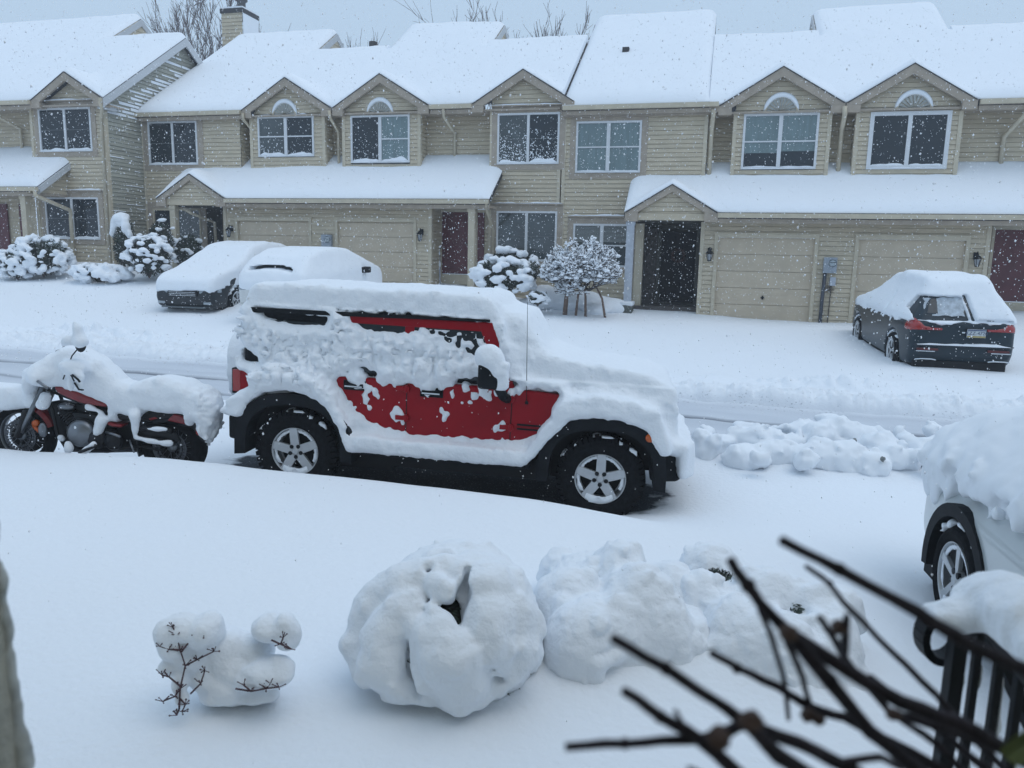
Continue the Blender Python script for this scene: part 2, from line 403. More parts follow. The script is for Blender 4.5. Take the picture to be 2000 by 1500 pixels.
# snow with the dirty, thin and slushy places along the plough line, where the asphalt grit shows
def ground_material():
    m = gs; n = m.node_tree; b = n.nodes['Principled BSDF']
    tc = n.nodes.new('ShaderNodeTexCoord')
    rot = n.nodes.new('ShaderNodeMapping'); rot.vector_type = 'POINT'; rot.inputs['Rotation'].default_value = (0, 0, A)
    n.links.new(tc.outputs['Object'], rot.inputs[0])
    sep = n.nodes.new('ShaderNodeSeparateXYZ'); n.links.new(rot.outputs[0], sep.inputs[0])
    def math_(op, a, b_=None, c=None):
        q = n.nodes.new('ShaderNodeMath'); q.operation = op
        for i, v in enumerate((a, b_, c)):
            if v is None: continue
            if isinstance(v, (int, float)): q.inputs[i].default_value = v
            else: n.links.new(v, q.inputs[i])
        return q.outputs[0]
    def noise(scale, det=5, st=None):
        t = n.nodes.new('ShaderNodeTexNoise'); t.inputs['Scale'].default_value = scale; t.inputs['Detail'].default_value = det
        mp = n.nodes.new('ShaderNodeMapping'); mp.inputs['Scale'].default_value = st or (1, 1, 1)
        n.links.new(rot.outputs[0], mp.inputs[0]); n.links.new(mp.outputs[0], t.inputs[0]); return t.outputs[0]
    T_ = sep.outputs[1]; S_ = sep.outputs[0]
    def band(c, wd):   # 1 inside |t-c|<wd, soft
        d = math_('ABSOLUTE', math_('SUBTRACT', T_, c)); return math_('SMOOTH_MIN', 1.0, math_('MAXIMUM', math_('MULTIPLY', math_('SUBTRACT', wd, d), 6.0), 0.0), .1)
    # grit in the ridge
    g = math_('GREATER_THAN', math_('MULTIPLY', math_('ADD', math_('MULTIPLY', noise(38, 6, (.6, 1, 1)), .72), math_('MULTIPLY', noise(1.3, 2, (.5, 1, 1)), .28)), band(12.25, .26)), .62)
    mud = math_('GREATER_THAN', math_('MULTIPLY', noise(.55, 2), 1.0), .56)
    # thin slush in the lane
    slush = math_('MULTIPLY', band(10.9, 1.45), math_('ADD', .38, math_('MULTIPLY', noise(1.4, 5, (.25, 1.6, 1)), .55)))
    tr = None
    for c, wd in ((10.15, .12), (11.35, .17)):
        q = math_('MULTIPLY', band(c, wd), noise(2.2, 6, (.22, 2.2, 1))); tr = q if tr is None else math_('MAXIMUM', tr, q)
    def mix(f, c1, c2):
        q = n.nodes.new('ShaderNodeMixRGB')
        if isinstance(f, float): q.inputs[0].default_value = f
        else: n.links.new(f, q.inputs[0])
        for i, c in ((1, c1), (2, c2)):
            if isinstance(c, tuple): q.inputs[i].default_value = (*c, 1)
            else: n.links.new(c, q.inputs[i])
        return q.outputs[0]
    c = mix(math_('MINIMUM', slush, 1.0), SNOWC, (.41, .45, .51))
    c = mix(math_('MINIMUM', math_('MULTIPLY', tr, 1.75), 1.0), c, (.17, .19, .22))
    grit = mix(mud, (.30, .32, .36), (.33, .26, .20))
    c = mix(math_('MULTIPLY', g, .75), c, grit)
    at = n.nodes.new('ShaderNodeAttribute'); at.attribute_name = 'bare'
    bf = math_('MULTIPLY', math_('SUBTRACT', math_('ADD', at.outputs['Fac'], math_('MULTIPLY', math_('SUBTRACT', noise(5, 6), .5), 1.1)), .55), 3.5)
    bf = math_('MAXIMUM', math_('MINIMUM', bf, .97), 0.0)
    wet = mix(math_('GREATER_THAN', noise(60, 2), .66), (.028, .034, .045), (.20, .23, .27))
    c = mix(bf, c, wet)
    n.links.new(c, b.inputs['Base Color'])
ground_material()
S_ax = axis_grow(-24, 11, .085, 500); T_ax = axis_grow(.2, 24, .07, 500)
ground = tag(sheet('ground', S_ax, T_ax, ground_z, gs), kind='structure')
def seg_d(P, a, b):
    a = np.array(a); b = np.array(b); e = b-a; t = np.clip(((P-a)@e)/(e@e), 0, 1); return np.linalg.norm(P-a-t[:, None]*e, axis=1)
_co = np.zeros(len(ground.data.vertices)*3, np.float32); ground.data.vertices.foreach_get('co', _co); _co = _co.reshape(-1, 3).astype(float)
_P = _co[:, :2]
# ground kept bare under the parked off-road car and the motorcycle (box shelters)
_bare = np.clip(1.25-seg_d(_P, (-2.3, 7.85), (.80, 7.40))/.88*1.0, 0, 1)*1.7
_bare = np.maximum(_bare, np.clip(1.2-seg_d(_P, (-3.35, 7.42), (-3.1, 7.38))/.30, 0, 1)*1.0)
_bare = np.where((_co@et > 6.22), _bare, 0)
_at = ground.data.attributes.new('bare', 'FLOAT', 'POINT'); _at.data.foreach_set('value', np.clip(_bare, 0, 1.5).astype(np.float32))

# crumbly ridge pushed up by the plough along the far side of the lane, and small heaps behind it
def ridge_z(s, t):
    c = 12.72+.12*n2(s, 0*t, 2.5, 9); d = (t-c)/.36; env = np.exp(-d*d*d*d)
    bl_ = np.abs(n2(s, t, .26, 3))*.6+np.abs(n2(s, t, .11, 4))*.5+np.abs(n2(s, t, .05, 14))*.4
    h = env*(.06+.05*n2(s, t, .8, 16)+.17*bl_)
    h = h+np.exp(-((t-12.42)/.10)**2)*.05*np.abs(n2(s, t, .07, 17))
    e2 = np.exp(-((t-13.75-.2*n2(s, 0*t, 3, 19))/.24)**2)*np.clip(n2(s, 0*t, 1.3, 20)+.25, 0, 1); h = h+e2*(.05+.20*(np.abs(n2(s, t, .22, 5))+.6*np.abs(n2(s, t, .09, 6))))
    e3 = np.exp(-((t-13.5)/.28)**2-((s-2.4)/.55)**2); h = h+e3*(.12+.12*np.abs(n2(s, t, .15, 7)))
    edge = np.minimum(np.minimum(t-12.2, 14.3-t)/.12, 1); return ground_z(s, t)-.012+h*np.clip(edge, 0, 1)-.03*(1-np.clip(edge, 0, 1))
tag(sheet('snow_ridge', np.arange(-17, 9.5, .030), np.arange(12.2, 14.3, .030), ridge_z, gs), kind='structure')

# bare wet asphalt where the parked cars have kept the snow off: lies under the snow's edge, at the tyres
asph = mat('asphalt', (.030, .034, .042), .55, var=.4, vscale=25, bump=.5, bscale=90)
# ================================================================== HOUSES
TG, TU, TB, TE, TPE = 21.4, 22.3, 22.9, 22.10, 20.95
BH = .118                                            # clapboard exposure
class House:
    def __init__(s, name, s0, t0, z0, label):
        s.org = (s0, t0, z0)
        p = stw(s0, t0, z0)
        s.root = empty(name, tuple(p), (0, 0, -A), label, 'house', 'snowy beige townhouses across the street')
    def mb(s): return MB(s.org)
def boards(mb, za, zb, span, P, bh=BH):
    """clapboards from za to zb; span(z)->list of (a,b); P(u,d,z)->point, d is how far it stands out"""
    k0 = int(math.floor(za/bh)); k1 = int(math.ceil(zb/bh))
    for k in range(k0, k1):
        z0 = max(za, k*bh); z1 = min(zb, (k+1)*bh)
        if z1-z0 < .01: continue
        lo = span(z0+.001); hi = span(z1-.001)
        if len(lo) != len(hi): 
            mid = span((z0+z1)/2); lo = hi = mid
        for (a, b), (c, d) in zip(lo, hi):
            if b-a < .02 and d-c < .02: continue
            zg = z0+.010
            V = [P(a, .022, zg), P(b, .022, zg), P(d, .006, z1), P(c, .006, z1), P(a, -.022, zg), P(b, -.022, zg), P(b, -.022, z0), P(a, -.022, z0), P(a, .006, z0), P(b, .006, z0)]
            mb.add(V, [(0, 1, 2, 3), (4, 5, 1, 0), (7, 6, 5, 4), (8, 9, 6, 7)])
def cut(a, b, holes):
    def f(z):
        segs = [(a, b)]
        for (h0, h1, y0, y1) in holes:
            if y0 <= z <= y1:
                n_ = []
                for p, q in segs:
                    if h1 <= p or h0 >= q: n_.append((p, q)); continue
                    if h0 > p: n_.append((p, h0))
                    if h1 < q: n_.append((h1, q))
                segs = n_
        return segs
    return f
def front(t): return lambda u, d, z: (u, t-d, z)
def faceR(s): return lambda u, d, z: (s+d, u, z)
def faceL(s): return lambda u, d, z: (s-d, u, z)
def ledge_snow(mb, s0, s1, t, z, h, depth=.07, seed=0, k=18):
    """a rounded line of snow lying on a ledge"""
    S = np.linspace(s0, s1, k); top = []
    for i, s_ in enumerate(S):
        e = min(s_-s0, s1-s_); q = 1-math.exp(-e/.06)
        top.append(z+h*q*(.65+.5*float(n2(s_, z*3, .35, seed))+.35*float(n2(s_, z*3, .12, seed+1)))+.004)
    V = []; Fc = []
    for s_, zt in zip(S, top):
        V += [(s_, t, zt), (s_, t-depth*.6, zt-.012), (s_, t-depth, z+(zt-z)*.4), (s_, t-depth*.95, z-.004), (s_, t, z-.004)]
    for i in range(k-1):
        for j in range(5): Fc.append((i*5+j, i*5+(j+1) % 5, i*5+5+(j+1) % 5, i*5+5+j))
    Fc += [(4, 3, 2, 1, 0), tuple((k-1)*5+j for j in range(5))]
    mb.add(V, Fc)
def window(H, s0, s1, z0, z1, t, style='slide', trim=.0, glass=('g', 'g'), snow=.0, frame=.055, stuck=0, ledge=False, fr_m=None, blind=0, seed=0):
    mb = H.mb(); w_ = frame; yf = t-.05
    mb.box(s0, s1, yf, t+.02, z1-w_, z1).box(s0, s1, yf, t+.02, z0, z0+w_).box(s0, s0+w_, yf, t+.02, z0+w_, z1-w_).box(s1-w_, s1, yf, t+.02, z0+w_, z1-w_)
    sm = (s0+s1)/2; mw = .038 if style == 'slide' else .05
    mb.box(sm-mw, sm+mw, yf+.003, t+.02, z0+w_, z1-w_)
    zm = (z0+z1)/2
    if style == 'hung':
        mb.box(s0+w_, sm-mw, yf+.006, t+.02, zm-.018, zm+.018).box(sm+mw, s1-w_, yf+.006, t+.02, zm-.018, zm+.018)
    if style == 'half':
        mb.box(sm+mw, s1-w_, yf+.006, t+.02, zm-.018, zm+.018)
    W = mb.build('window', fr_m or vinyl_m, H.root)
    gm = {'g': glass_m, 'c': glassb_m, 'm': glassm_m}
    for i, (a, b) in enumerate(((s0+w_, sm-mw), (sm+mw, s1-w_))):
        g = H.mb(); g.box(a, b, t-.012, t+.01, z0+w_, z1-w_); g.build('pane', gm[glass[i]], W)
        if style == 'slide':
            r = H.mb(); r.box(a, b, t-.02, t-.013, zm-.008, zm+.008); r.build('meeting_rail', MATS.get('dim_rail') or mat('dim_rail', (.10, .115, .12), .5), W)
    if blind:
        b_ = H.mb()
        for zz in np.arange(z1-w_-blind, z1-w_, .035): b_.box(s0+w_, s1-w_, t-.019, t-.014, zz, zz+.022)
        b_.build('blind', mat('blind', (.22, .24, .24), .6), W)
    if trim:
        q = H.mb(); c = trim; y0 = t-.034
        q.box(s0-c, s1+c, y0, t, z1+.002, z1+c*1.05).box(s0-c, s1+c, y0, t, z0-c*.9, z0-.002).box(s0-c, s0-.002, y0, t, z0-.002, z1+.002).box(s1+.002, s1+c, y0, t, z0-.002, z1+.002)
        q.build('window_casing', trim_m, W)
        if ledge:
            q = H.mb(); q.box(s0-c, s1+c, t-.09, t, z1+c*1.05+.002, z1+c*1.05+.04); q.build('drip_ledge', trim_m, W)
            q = H.mb(); ledge_snow(q, s0-c, s1+c, t-.0, z1+c*1.05+.04, .06, .10, seed); q.build('ledge_snow', snow_soft, W, True)
    if snow or stuck:
        q = H.mb()
        if snow:
            ledge_snow(q, s0+w_, sm-mw, t-.012, z0+w_, snow, .04, seed); ledge_snow(q, sm+mw, s1-w_, t-.012, z0+w_, snow*1.2, .04, seed+3)
            ledge_snow(q, s0, s1, t+.0, z0+w_*.2, .045, .075, seed+5)
        for i in range(stuck):
            u = random.uniform(s0+w_, s1-w_); v = z0+w_+(z1-z0-2*w_)*abs(random.gauss(0, .3))
            if v > z1-w_-.03 or abs(u-sm) < mw: continue
            r = random.uniform(.006, .017); q.ball((u, t-.018, v), (r*random.uniform(.7, 1.6), r*.6, r*random.uniform(.7, 1.5)), 5, 4)
        q.build('stuck_snow', snow_soft, W, False)['kind'] = 'stuff'
    return W
def fanlight(H, sc_, z, r, t):
    mb = H.mb(); n = 16
    ring = [(sc_+r*cos(pi*i/n), z+r*sin(pi*i/n)) for i in range(n+1)]
    ring2 = [(sc_+(r-.05)*cos(pi*i/n), z+(r-.05)*sin(pi*i/n)) for i in range(n, -1, -1)]
    mb.prism([(p[0], p[1]) for p in ring+ring2], 'y', t-.06, t)
    fan = mb.build('fan_ornament', ltrim_m, H.root)
    mb = H.mb()
    for i in range(11):
        a0 = pi*(i+.12)/11; a1 = pi*(i+.88)/11
        mb.prism([(sc_+.06*cos((a0+a1)/2), z+.06*sin((a0+a1)/2)), (sc_+(r-.055)*cos(a0), z+(r-.055)*sin(a0)), (sc_+(r-.055)*cos(a1), z+(r-.055)*sin(a1))], 'y', t-.035, t-.005)
    mb.build('ray', mat('ornament_ray', (.34, .35, .33), .6), fan)
    mb = H.mb(); pts = [(sc_+(r-.012)*cos(pi*i/n), t-.022, z+(r+.015)*sin(pi*i/n)) for i in range(0, n+1)]
    mb.tube(pts, [.02+.055*sin(pi*i/n)**.6 for i in range(n+1)], 8)
    ledge_snow(mb, sc_-r-.45, sc_-r-.02, t, z+.01, .06, .09, 3); ledge_snow(mb, sc_+r+.0, sc_+r+.40, t, z+.01, .05, .09, 5)
    mb.build('ornament_snow', snow_soft, fan, True)

def roof(H, s0, s1, te, ze, m, tr, gables=(), thick=.17, name='roof', back=3.0, slab=.15, zoff=0, snowseed=0, rakeL=False, rakeR=False, tL=0, tR=0):
    """roof slab with its cross gables, and the snow lying on it"""
    br = [s0, s1]
    for (c, hw) in gables: br += [c-hw, c, c+hw]
    S = np.unique(np.round([x for x in list(np.arange(s0, s1, .09))+br if s0-1e-6 <= x <= s1+1e-6], 4))
    T = np.concatenate([te+np.array([0, .03, .08, .16, .28]), np.arange(te+.42, tr-.2, .22), [tr-.12, tr, tr+.12, tr+.5, tr+back]])
    SS, TT = np.meshgrid(S, T, indexing='ij')
    def zm_(t): return np.where(t <= tr, ze+m*(t-te), ze+m*(tr-te)-m*(t-tr))
    z = zm_(TT); zs = zm_(TT)
    for (c, hw) in gables:
        g = np.where(np.abs(SS-c) <= hw+1e-6, ze+.6*(hw-np.abs(SS-c)), -9); g2 = np.where(np.abs(SS-c) <= hw+.1, ze+.6*(hw-np.abs(SS-c)), -9)
        z = np.maximum(z, g); zs = smax(zs, g2, .10)
    z = z+zoff; zs = zs+zoff
    zr = z.copy()
    I = np.arange(SS.size).reshape(SS.shape); a, b = SS.shape
    def closed(top, bot, nm, mm, par, smooth, dt=0):
        N = SS.size; TP = np.stack([SS, TT-dt, top], -1).reshape(-1, 3); BT = np.stack([SS, TT, bot], -1).reshape(-1, 3)
        V = np.concatenate([TP, BT, TP, BT])-np.array(H.org)
        Q = [np.stack([I[:-1, :-1], I[1:, :-1], I[1:, 1:], I[:-1, 1:]], -1).reshape(-1, 4), np.stack([I[:-1, :-1], I[:-1, 1:], I[1:, 1:], I[1:, :-1]], -1).reshape(-1, 4)+N]
        for qi, e in enumerate((I[:, 0], I[-1, :]+2*N, I[::-1, -1], I[0, ::-1]+2*N)):
            Q.append(np.stack([e[1:], e[:-1], e[:-1]+N, e[1:]+N], -1))
        return mesh_np(nm, V, np.concatenate(Q), mm, par, smooth)
    R_ = closed(zr, zr-slab, name, shingle_m, H.root, False)
    # snow: thin at the edges, full inside
    dS = np.minimum(SS-s0+(9 if not rakeL else np.where(TT < tL, 9, 0)), s1-SS+(9 if not rakeR else np.where(TT < tR, 9, 0))); dT = TT-te
    e = (1-np.exp(-np.maximum(dT, 0)/.10))*(1-np.exp(-np.maximum(dS, 0)/.10))
    nz = .025*n2(SS, TT, .9, 21+snowseed)+.015*n2(SS, TT, .3, 22+snowseed)
    ztop = zs+.02+(thick*e)*(1+.25*n2(SS, TT, 2., 23))+nz*e
    ztop = np.maximum(ztop, zr+.012)
    sn = closed(ztop, zr+.004, 'snow_layer', snow_soft, R_, True)
    return R_
def rake(H, c, hw, ze, te, depth=.26, wall_t=TU, wall_lo=None, ledge=False, hwwall=None, name='gable'):
    za = ze+.6*hw; L, Rr = c-hw, c+hw; q = .34; y0, y1 = te-.02, te+.06
    mb = H.mb(); b = .01
    pts = [(L, ze-b), (c, za-b), (Rr, ze-b), (Rr, ze-.24), (Rr-q, ze-.24), (Rr-q, ze+.6*q-depth), (c, za-depth), (L+q, ze+.6*q-depth), (L+q, ze-.24), (L, ze-.24)]
    # split into convex strips so the face is clean
    mb.prism([(L, ze-b), (c, za-b), (c, za-depth), (L+q, ze+.6*q-depth), (L, ze-.05)], 'y', y0, y1)
    mb.prism([(c, za-b), (Rr, ze-b), (Rr, ze-.05), (Rr-q, ze+.6*q-depth), (c, za-depth)], 'y', y0, y1)
    mb.prism([(L, ze-.053), (L+q, ze+.6*q-depth-.003), (L+q, ze-.24), (L, ze-.24)], 'y', y0+.002, wall_t)
    mb.prism([(Rr-q, ze+.6*q-depth-.003), (Rr, ze-.053), (Rr, ze-.24), (Rr-q, ze-.24)], 'y', y0+.002, wall_t)
    G = mb.build(name, trim_m, H.root)
    mb = H.mb(); mb.tube([(L+.02, te-.03, ze-.01), (c, te-.03, za-.01), (Rr-.02, te-.03, ze-.01)], .014, 6); mb.build('shingle_edge', shingle_m, G)
    return G
def gable_wall(H, c, hw, ze, te, wall_t, a, b, zlo):
    """siding of a dormer or bay from zlo up into its gable"""
    za = ze+.6*hw-.2
    def span(z):
        h = (za-z)/.6; x0 = max(a, c-h); x1 = min(b, c+h)
        return [(x0, x1)] if x1 > x0 else [(c, c+.001)]
    mb = H.mb(); boards(mb, zlo, za, span, front(wall_t)); return mb
def downspout(H, pts, r=.045):
    mb = H.mb(); mb.tube(pts, r, 8); mb.build('downspout', ltrim_m, H.root, True)
def gutter(H, s0, s1, t, z):
    mb = H.mb(); mb.box(s0, s1, t+.002, t+.06, z-.26, z-.012); mb.build('fascia', trim_m, H.root)
    mb = H.mb(); mb.box(s0, s1, t-.11, t-.003, z-.13, z-.015); mb.build('gutter', ltrim_m, H.root)
def garage_door(H, s0, s1, z0, z1, t):
    mb = H.mb(); n = 5; hh = (z1-z0)/n
    for i in range(n): mb.box(s0+.0, s1-.0, t+.05, t+.09, z0+i*hh+.006, z0+(i+1)*hh-.006)
    for i in range(n):   # shallow relief bands of each section
        for k in (.28, .62): mb.box(s0+.06, s1-.06, t+.045, t+.052, z0+i*hh+hh*k, z0+i*hh+hh*(k+.12))
    mb.box(s0, s1, t+.085, t+.10, z0, z1)
    D = mb.build('garage_door', gdoor_m, H.root)
    mb = H.mb(); x = (s0+s1)/2+.02; z = z0+hh*1.45
    mb.box(x-.02, x+.02, t+.02, t+.05, z-.05, z+.05); mb.box(x-.05, x+.05, t+.01, t+.03, z-.012, z+.012); mb.build('handle', black_m, D)
    mb = H.mb(); c = .09
    mb.box(s0-c, s0, t-.045, t+.05, z0-.3, z1).box(s1, s1+c, t-.045, t+.05, z0-.3, z1).box(s0-c, s1+c, t-.048, t+.05, z1+.0015, z1+c)
    mb.box(s0-c-.03, s1+c+.03, t-.06, t, z1+c+.002, z1+c+.03)
    mb.build('garage_door_frame', ltrim_m, H.root)
def wall_lamp(H, s, z, t):
    mb = H.mb(); mb.box(s-.05, s+.05, t-.045, t-.02, z-.02, z+.15); mb.tube([(s, t-.04, z+.1), (s, t-.16, z+.16), (s, t-.19, z+.09)], .014, 6)
    mb.lathe([(.0, .13), (.03, .11), (.10, .04), (.10, .02), (.01, .02)], (s, t-.19, z-.02), (0, 0, 1), 6)
    mb.lathe([(.0, -.19), (.045, -.18), (.05, -.16), (.0, -.16)], (s, t-.19, z-.02), (0, 0, 1), 6)
    for k in range(6):
        a = k*pi/3; mb.tube([(s+.045*cos(a), t-.19+.045*sin(a), z-.19), (s+.085*cos(a), t-.19+.085*sin(a), z+.0)], .006, 4)
    L = mb.build('wall_lantern', black_m, H.root)
    mb = H.mb(); mb.lathe([(.0, -.16), (.038, -.16), (.075, .0), (.0, .0)], (s, t-.19, z-.02), (0, 0, 1), 6)
    mb.build('lantern_glass', mat('frosted_lantern', (.28, .30, .32), .3), L)
def meter(H, s, z, t, conduit=True):
    mb = H.mb(); mb.box(s-.16, s+.16, t-.15, t-.023, z-.2, z+.2); 
    M_ = mb.build('electric_meter', metal_m, H.root, bevel=.01)
    mb = H.mb(); mb.lathe([(0, .09), (.075, .085), (.085, .0), (.10, 0), (.10, -.01)], (s+.05, t-.155, z+.05), (0, -1, 0), 20); mb.build('meter_dial', mat('dial_glass', (.34, .40, .44), .2), M_, True)
    mb = H.mb(); mb.box(s-.02, s+.12, t-.245, t-.238, z+.06, z+.075); mb.lathe([(.083, .012), (.094, .012), (.094, -.0), (.083, 0)], (s+.05, t-.158, z+.05), (0, -1, 0), 20, True); mb.build('dial_ring', black_m, M_)
    if conduit:
        mb = H.mb(); mb.tube([(s-.1, t-.08, z-.2), (s-.12, t-.08, z-.95), (s-.12, t-.08, z-1.7)], .045, 8); mb.build('conduit', mat('dark_conduit', (.05, .06, .08), .5), M_, True)
        mb = H.mb(); mb.box(s+.03, s+.17, t-.10, t-.023, z-.52, z-.30); mb.build('junction_box', mat('pale_box', (.40, .44, .50), .5), M_, bevel=.006)
        mb = H.mb()
        for k in range(7):
            mb.tube([(s-.02+.03*k, t-.06, z-.5-.02*k), (s-.04+.02*k, t-.09, z-.66), (s+.02+.01*k, t-.05, z-.60+.02*k)], .011, 5)
        mb.tube([(s+.08, t-.05, z-.55), (s+.06, t-.05, z-1.6)], .015, 6)
        mb.build('cables', mat('cable', (.10, .085, .07), .7), M_)
def corner(H, s, t, z0, z1, w_=.1, d=.1):
    mb = H.mb(); mb.box(s-w_/2, s+w_/2, t-.032, t+d, z0, z1); mb.build('corner_board', ltrim_m, H.root)
def post(H, s, t, z0, z1, w_=.16, snow=False):
    mb = H.mb(); mb.box(s-w_/2, s+w_/2, t-w_/2, t+w_/2, z0, z1); mb.box(s-w_/2-.02, s+w_/2+.02, t-w_/2-.02, t+w_/2+.02, z1-.14, z1-.04)
    P_ = mb.build('porch_post', MATS.get('rimed_post') if snow else ltrim_m, H.root, bevel=.008)
    return P_
mat('rimed_post', (.46, .50, .56), .8, var=.12, vscale=8)

def X(px, py, T): return fs(px, py, T)[0]

# ---- shared wall pieces
def recess(H, a, b, z0, z1):
    mb = H.mb(); boards(mb, z0, z1, lambda z: [(a, b)], front(TB)); 
    mb.build('upper_wall', siding_m, H.root)
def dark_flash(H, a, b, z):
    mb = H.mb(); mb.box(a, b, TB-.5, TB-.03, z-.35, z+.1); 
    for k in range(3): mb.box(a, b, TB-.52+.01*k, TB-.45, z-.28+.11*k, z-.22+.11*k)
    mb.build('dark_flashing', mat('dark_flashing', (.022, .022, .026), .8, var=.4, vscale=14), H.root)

def bay(H, a, b, zlo, zhi, holes, t=TU, gab=None, side=True):
    mb = H.mb()
    boards(mb, zlo, zhi, cut(a, b, holes), front(t))
    if side:
        boards(mb, zlo, zhi+.1, lambda z: [(t, TB)], faceR(b)); boards(mb, zlo, zhi+.1, lambda z: [(t, TB)], faceL(a))
    if gab:
        c, hw, ze = gab; g = gable_wall(H, c, hw, ze, TE, t, a, b, zhi); n = len(mb.v); mb.v += g.v; mb.f += [tuple(i+n for i in f) for f in g.f]
    return mb

mr = .65
# ---------------- house 2 and 3 (one row): eave 6.48, pent roof eave 3.72
ZB, ZPB = 6.48, 3.72
SB = -11.24
Bl = House('townhouse', -14.7, 21.4, .9, 'beige townhouse with a small porch gable on a post, behind the two snow-buried cars')
Br = House('townhouse', -7.6, 21.4, .9, 'beige townhouse with a red front door beside its garage, left of the round tree')
gB1 = ((X(470, 212, TE)+X(648, 212, TE))/2, 1.535); gB2 = (gB1[0]+3.11, 1.54)
gB3 = ((X(935, 205, TE)+X(1108, 205, TE))/2, 1.49)
SB = gB1[0]+gB1[1]
roof(Bl, -18.25, -14.0, TE, ZB, mr, 27.9, [], rakeL=True, rakeR=True, tR=25.9)
roof(Bl, -14.0, SB, TE, ZB, mr, 26.1, [gB1], snowseed=0)
roof(Br, SB, -11.1, TE, ZB, mr, 26.1, [], snowseed=0) if SB < -11.15 else None
roof(Br, -11.1 if SB < -11.15 else SB, -7.5, TE, ZB, mr, 27.85, [gB2], snowseed=0, rakeL=True, tL=25.9, rakeR=True, tR=25.9)
roof(Br, -7.5, -4.24, TE, ZB, mr, 26.1, [gB3], snowseed=0)
def end_gable(H, s, t0, z0, t1, z1, t2, side):
    mb = H.mb()
    def span(z):
        k = (z1-z)/mr; a = max(t1-k, t0); b = min(t1+k, t2); return [(a, b)] if b > a else [(t1, t1+.001)]
    boards(mb, z0, z1-.12, span, faceR(s) if side > 0 else faceL(s), .2)
    mb.build('end_wall', siding_m, H.root)
    mb = H.mb(); k = (z1-z0)/mr; d = .035*side
    x0, x1 = (s, s+.05) if side > 0 else (s-.05, s)
    mb.prism([(t1-k, z0-.02), (t1, z1-.02), (t1, z1-.26), (t1-k, z0-.26)], 'x', x0, x1)
    mb.prism([(t1, z1-.02), (t1+k, z0-.02), (t1+k, z0-.26), (t1, z1-.26)], 'x', x0+.002, x1+.002)
    mb.build('rake_board', mat('pale_trim', (.5, .52, .54), .6), H.root)
end_gable(Bl, -14.0, 24.6, ZB+mr*(24.6-TE), 27.9, ZB+mr*(27.9-TE), 31.2, 1)
end_gable(Br, -7.5, 24.6, ZB+mr*(24.6-TE), 27.85, ZB+mr*(27.85-TE), 31.2, 1)
for H, g in ((Bl, gB1), (Br, gB2), (Br, gB3)): rake(H, g[0], g[1], ZB, TE)
# upper walls
zt = ZB-.12
wB0 = (-17.93, -16.10, 4.87, 6.23)
mb = bay(Bl, -18.2, X(470, 270, TU), .6, zt, [(-15.93, -10, .5, 3.75), (wB0[0], wB0[1], wB0[2], wB0[3]), (-17.9, -16.1, 1.85, 3.48)]); mb.build('front_wall', siding_m, Bl.root)
window(Bl, *wB0, TU, 'slide', .2, ('g', 'g'), .03, seed=1)
window(Bl, -17.9, -16.1, 1.85, 3.48, TU, 'slide', .2, ('g', 'm'), 0, seed=2, fr_m=ltrim_m)
a1, b1 = X(492, 270, TU), X(633, 270, TU)
w = (X(505, 265, TU), X(614, 265, TU), 5.09, 6.30)
bay(Bl, a1, b1, 4.5, zt, [w], gab=(gB1[0], gB1[1], ZB)).build('dormer_wall', siding_m, Bl.root)
window(Bl, *w, TU, 'hung', 0, ('m', 'g'), .09, stuck=60, seed=3); fanlight(Bl, (w[0]+w[1])/2-.02, w[3]+.02, .41, TU)
a2, b2 = X(672, 270, TU), X(819, 270, TU)
w = (X(686, 265, TU), X(801, 265, TU), 4.88, 6.26)
bay(Br, a2, b2, 4.5, zt, [w], gab=(gB2[0], gB2[1], ZB)).build('dormer_wall', siding_m, Br.root)
window(Br, *w, TU, 'half', 0, ('g', 'c'), .10, stuck=90, seed=4); fanlight(Br, (w[0]+w[1])/2, w[3]+.02, .41, TU)
recess(Bl, X(470, 270, TB), a1+.2, 4.4, zt); recess(Bl, b1-.1, SB, 4.4, zt); recess(Br, SB, a2+.1, 4.4, zt)
a3, b3 = X(960, 300, TU), -4.26
recess(Br, b2-.1, a3+.1, 4.4, zt)
w3 = (X(972, 270, TU), X(1093, 270, TU), 4.80, 6.22); w3l = (X(970, 450, TU), X(1088, 450, TU), 2.05, 3.48)
bay(Br, a3, b3, .5, zt, [w3, w3l], gab=(gB3[0], gB3[1], ZB)).build('bay_wall', siding_m, Br.root)
window(Br, *w3, TU, 'slide', .17, ('m', 'g'), .10, stuck=420, ledge=True, seed=5)
window(Br, *w3l, TU, 'slide', .17, ('m', 'm'), 0, ledge=True, seed=6, stuck=30)
for H, s_, d in ((Bl, a1, 1), (Bl, b1, 1), (Br, a2, 1), (Br, b2, 1), (Br, a3, 1), (Br, b3-.05, 1)):
    corner(H, s_, TU, 4.6 if abs(s_-a3) > .1 and abs(s_-b3) > .2 else .6, zt-.01)
corner(Bl, -18.13, TU, .8, zt-.01); 
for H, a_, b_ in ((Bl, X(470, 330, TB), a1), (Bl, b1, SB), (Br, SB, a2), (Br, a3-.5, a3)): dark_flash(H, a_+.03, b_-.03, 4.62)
gutter(Bl, -18.2, gB1[0]-gB1[1], TE, ZB); gutter(Br, gB2[0]+gB2[1]+.04, gB3[0]-gB3[1], TE, ZB)
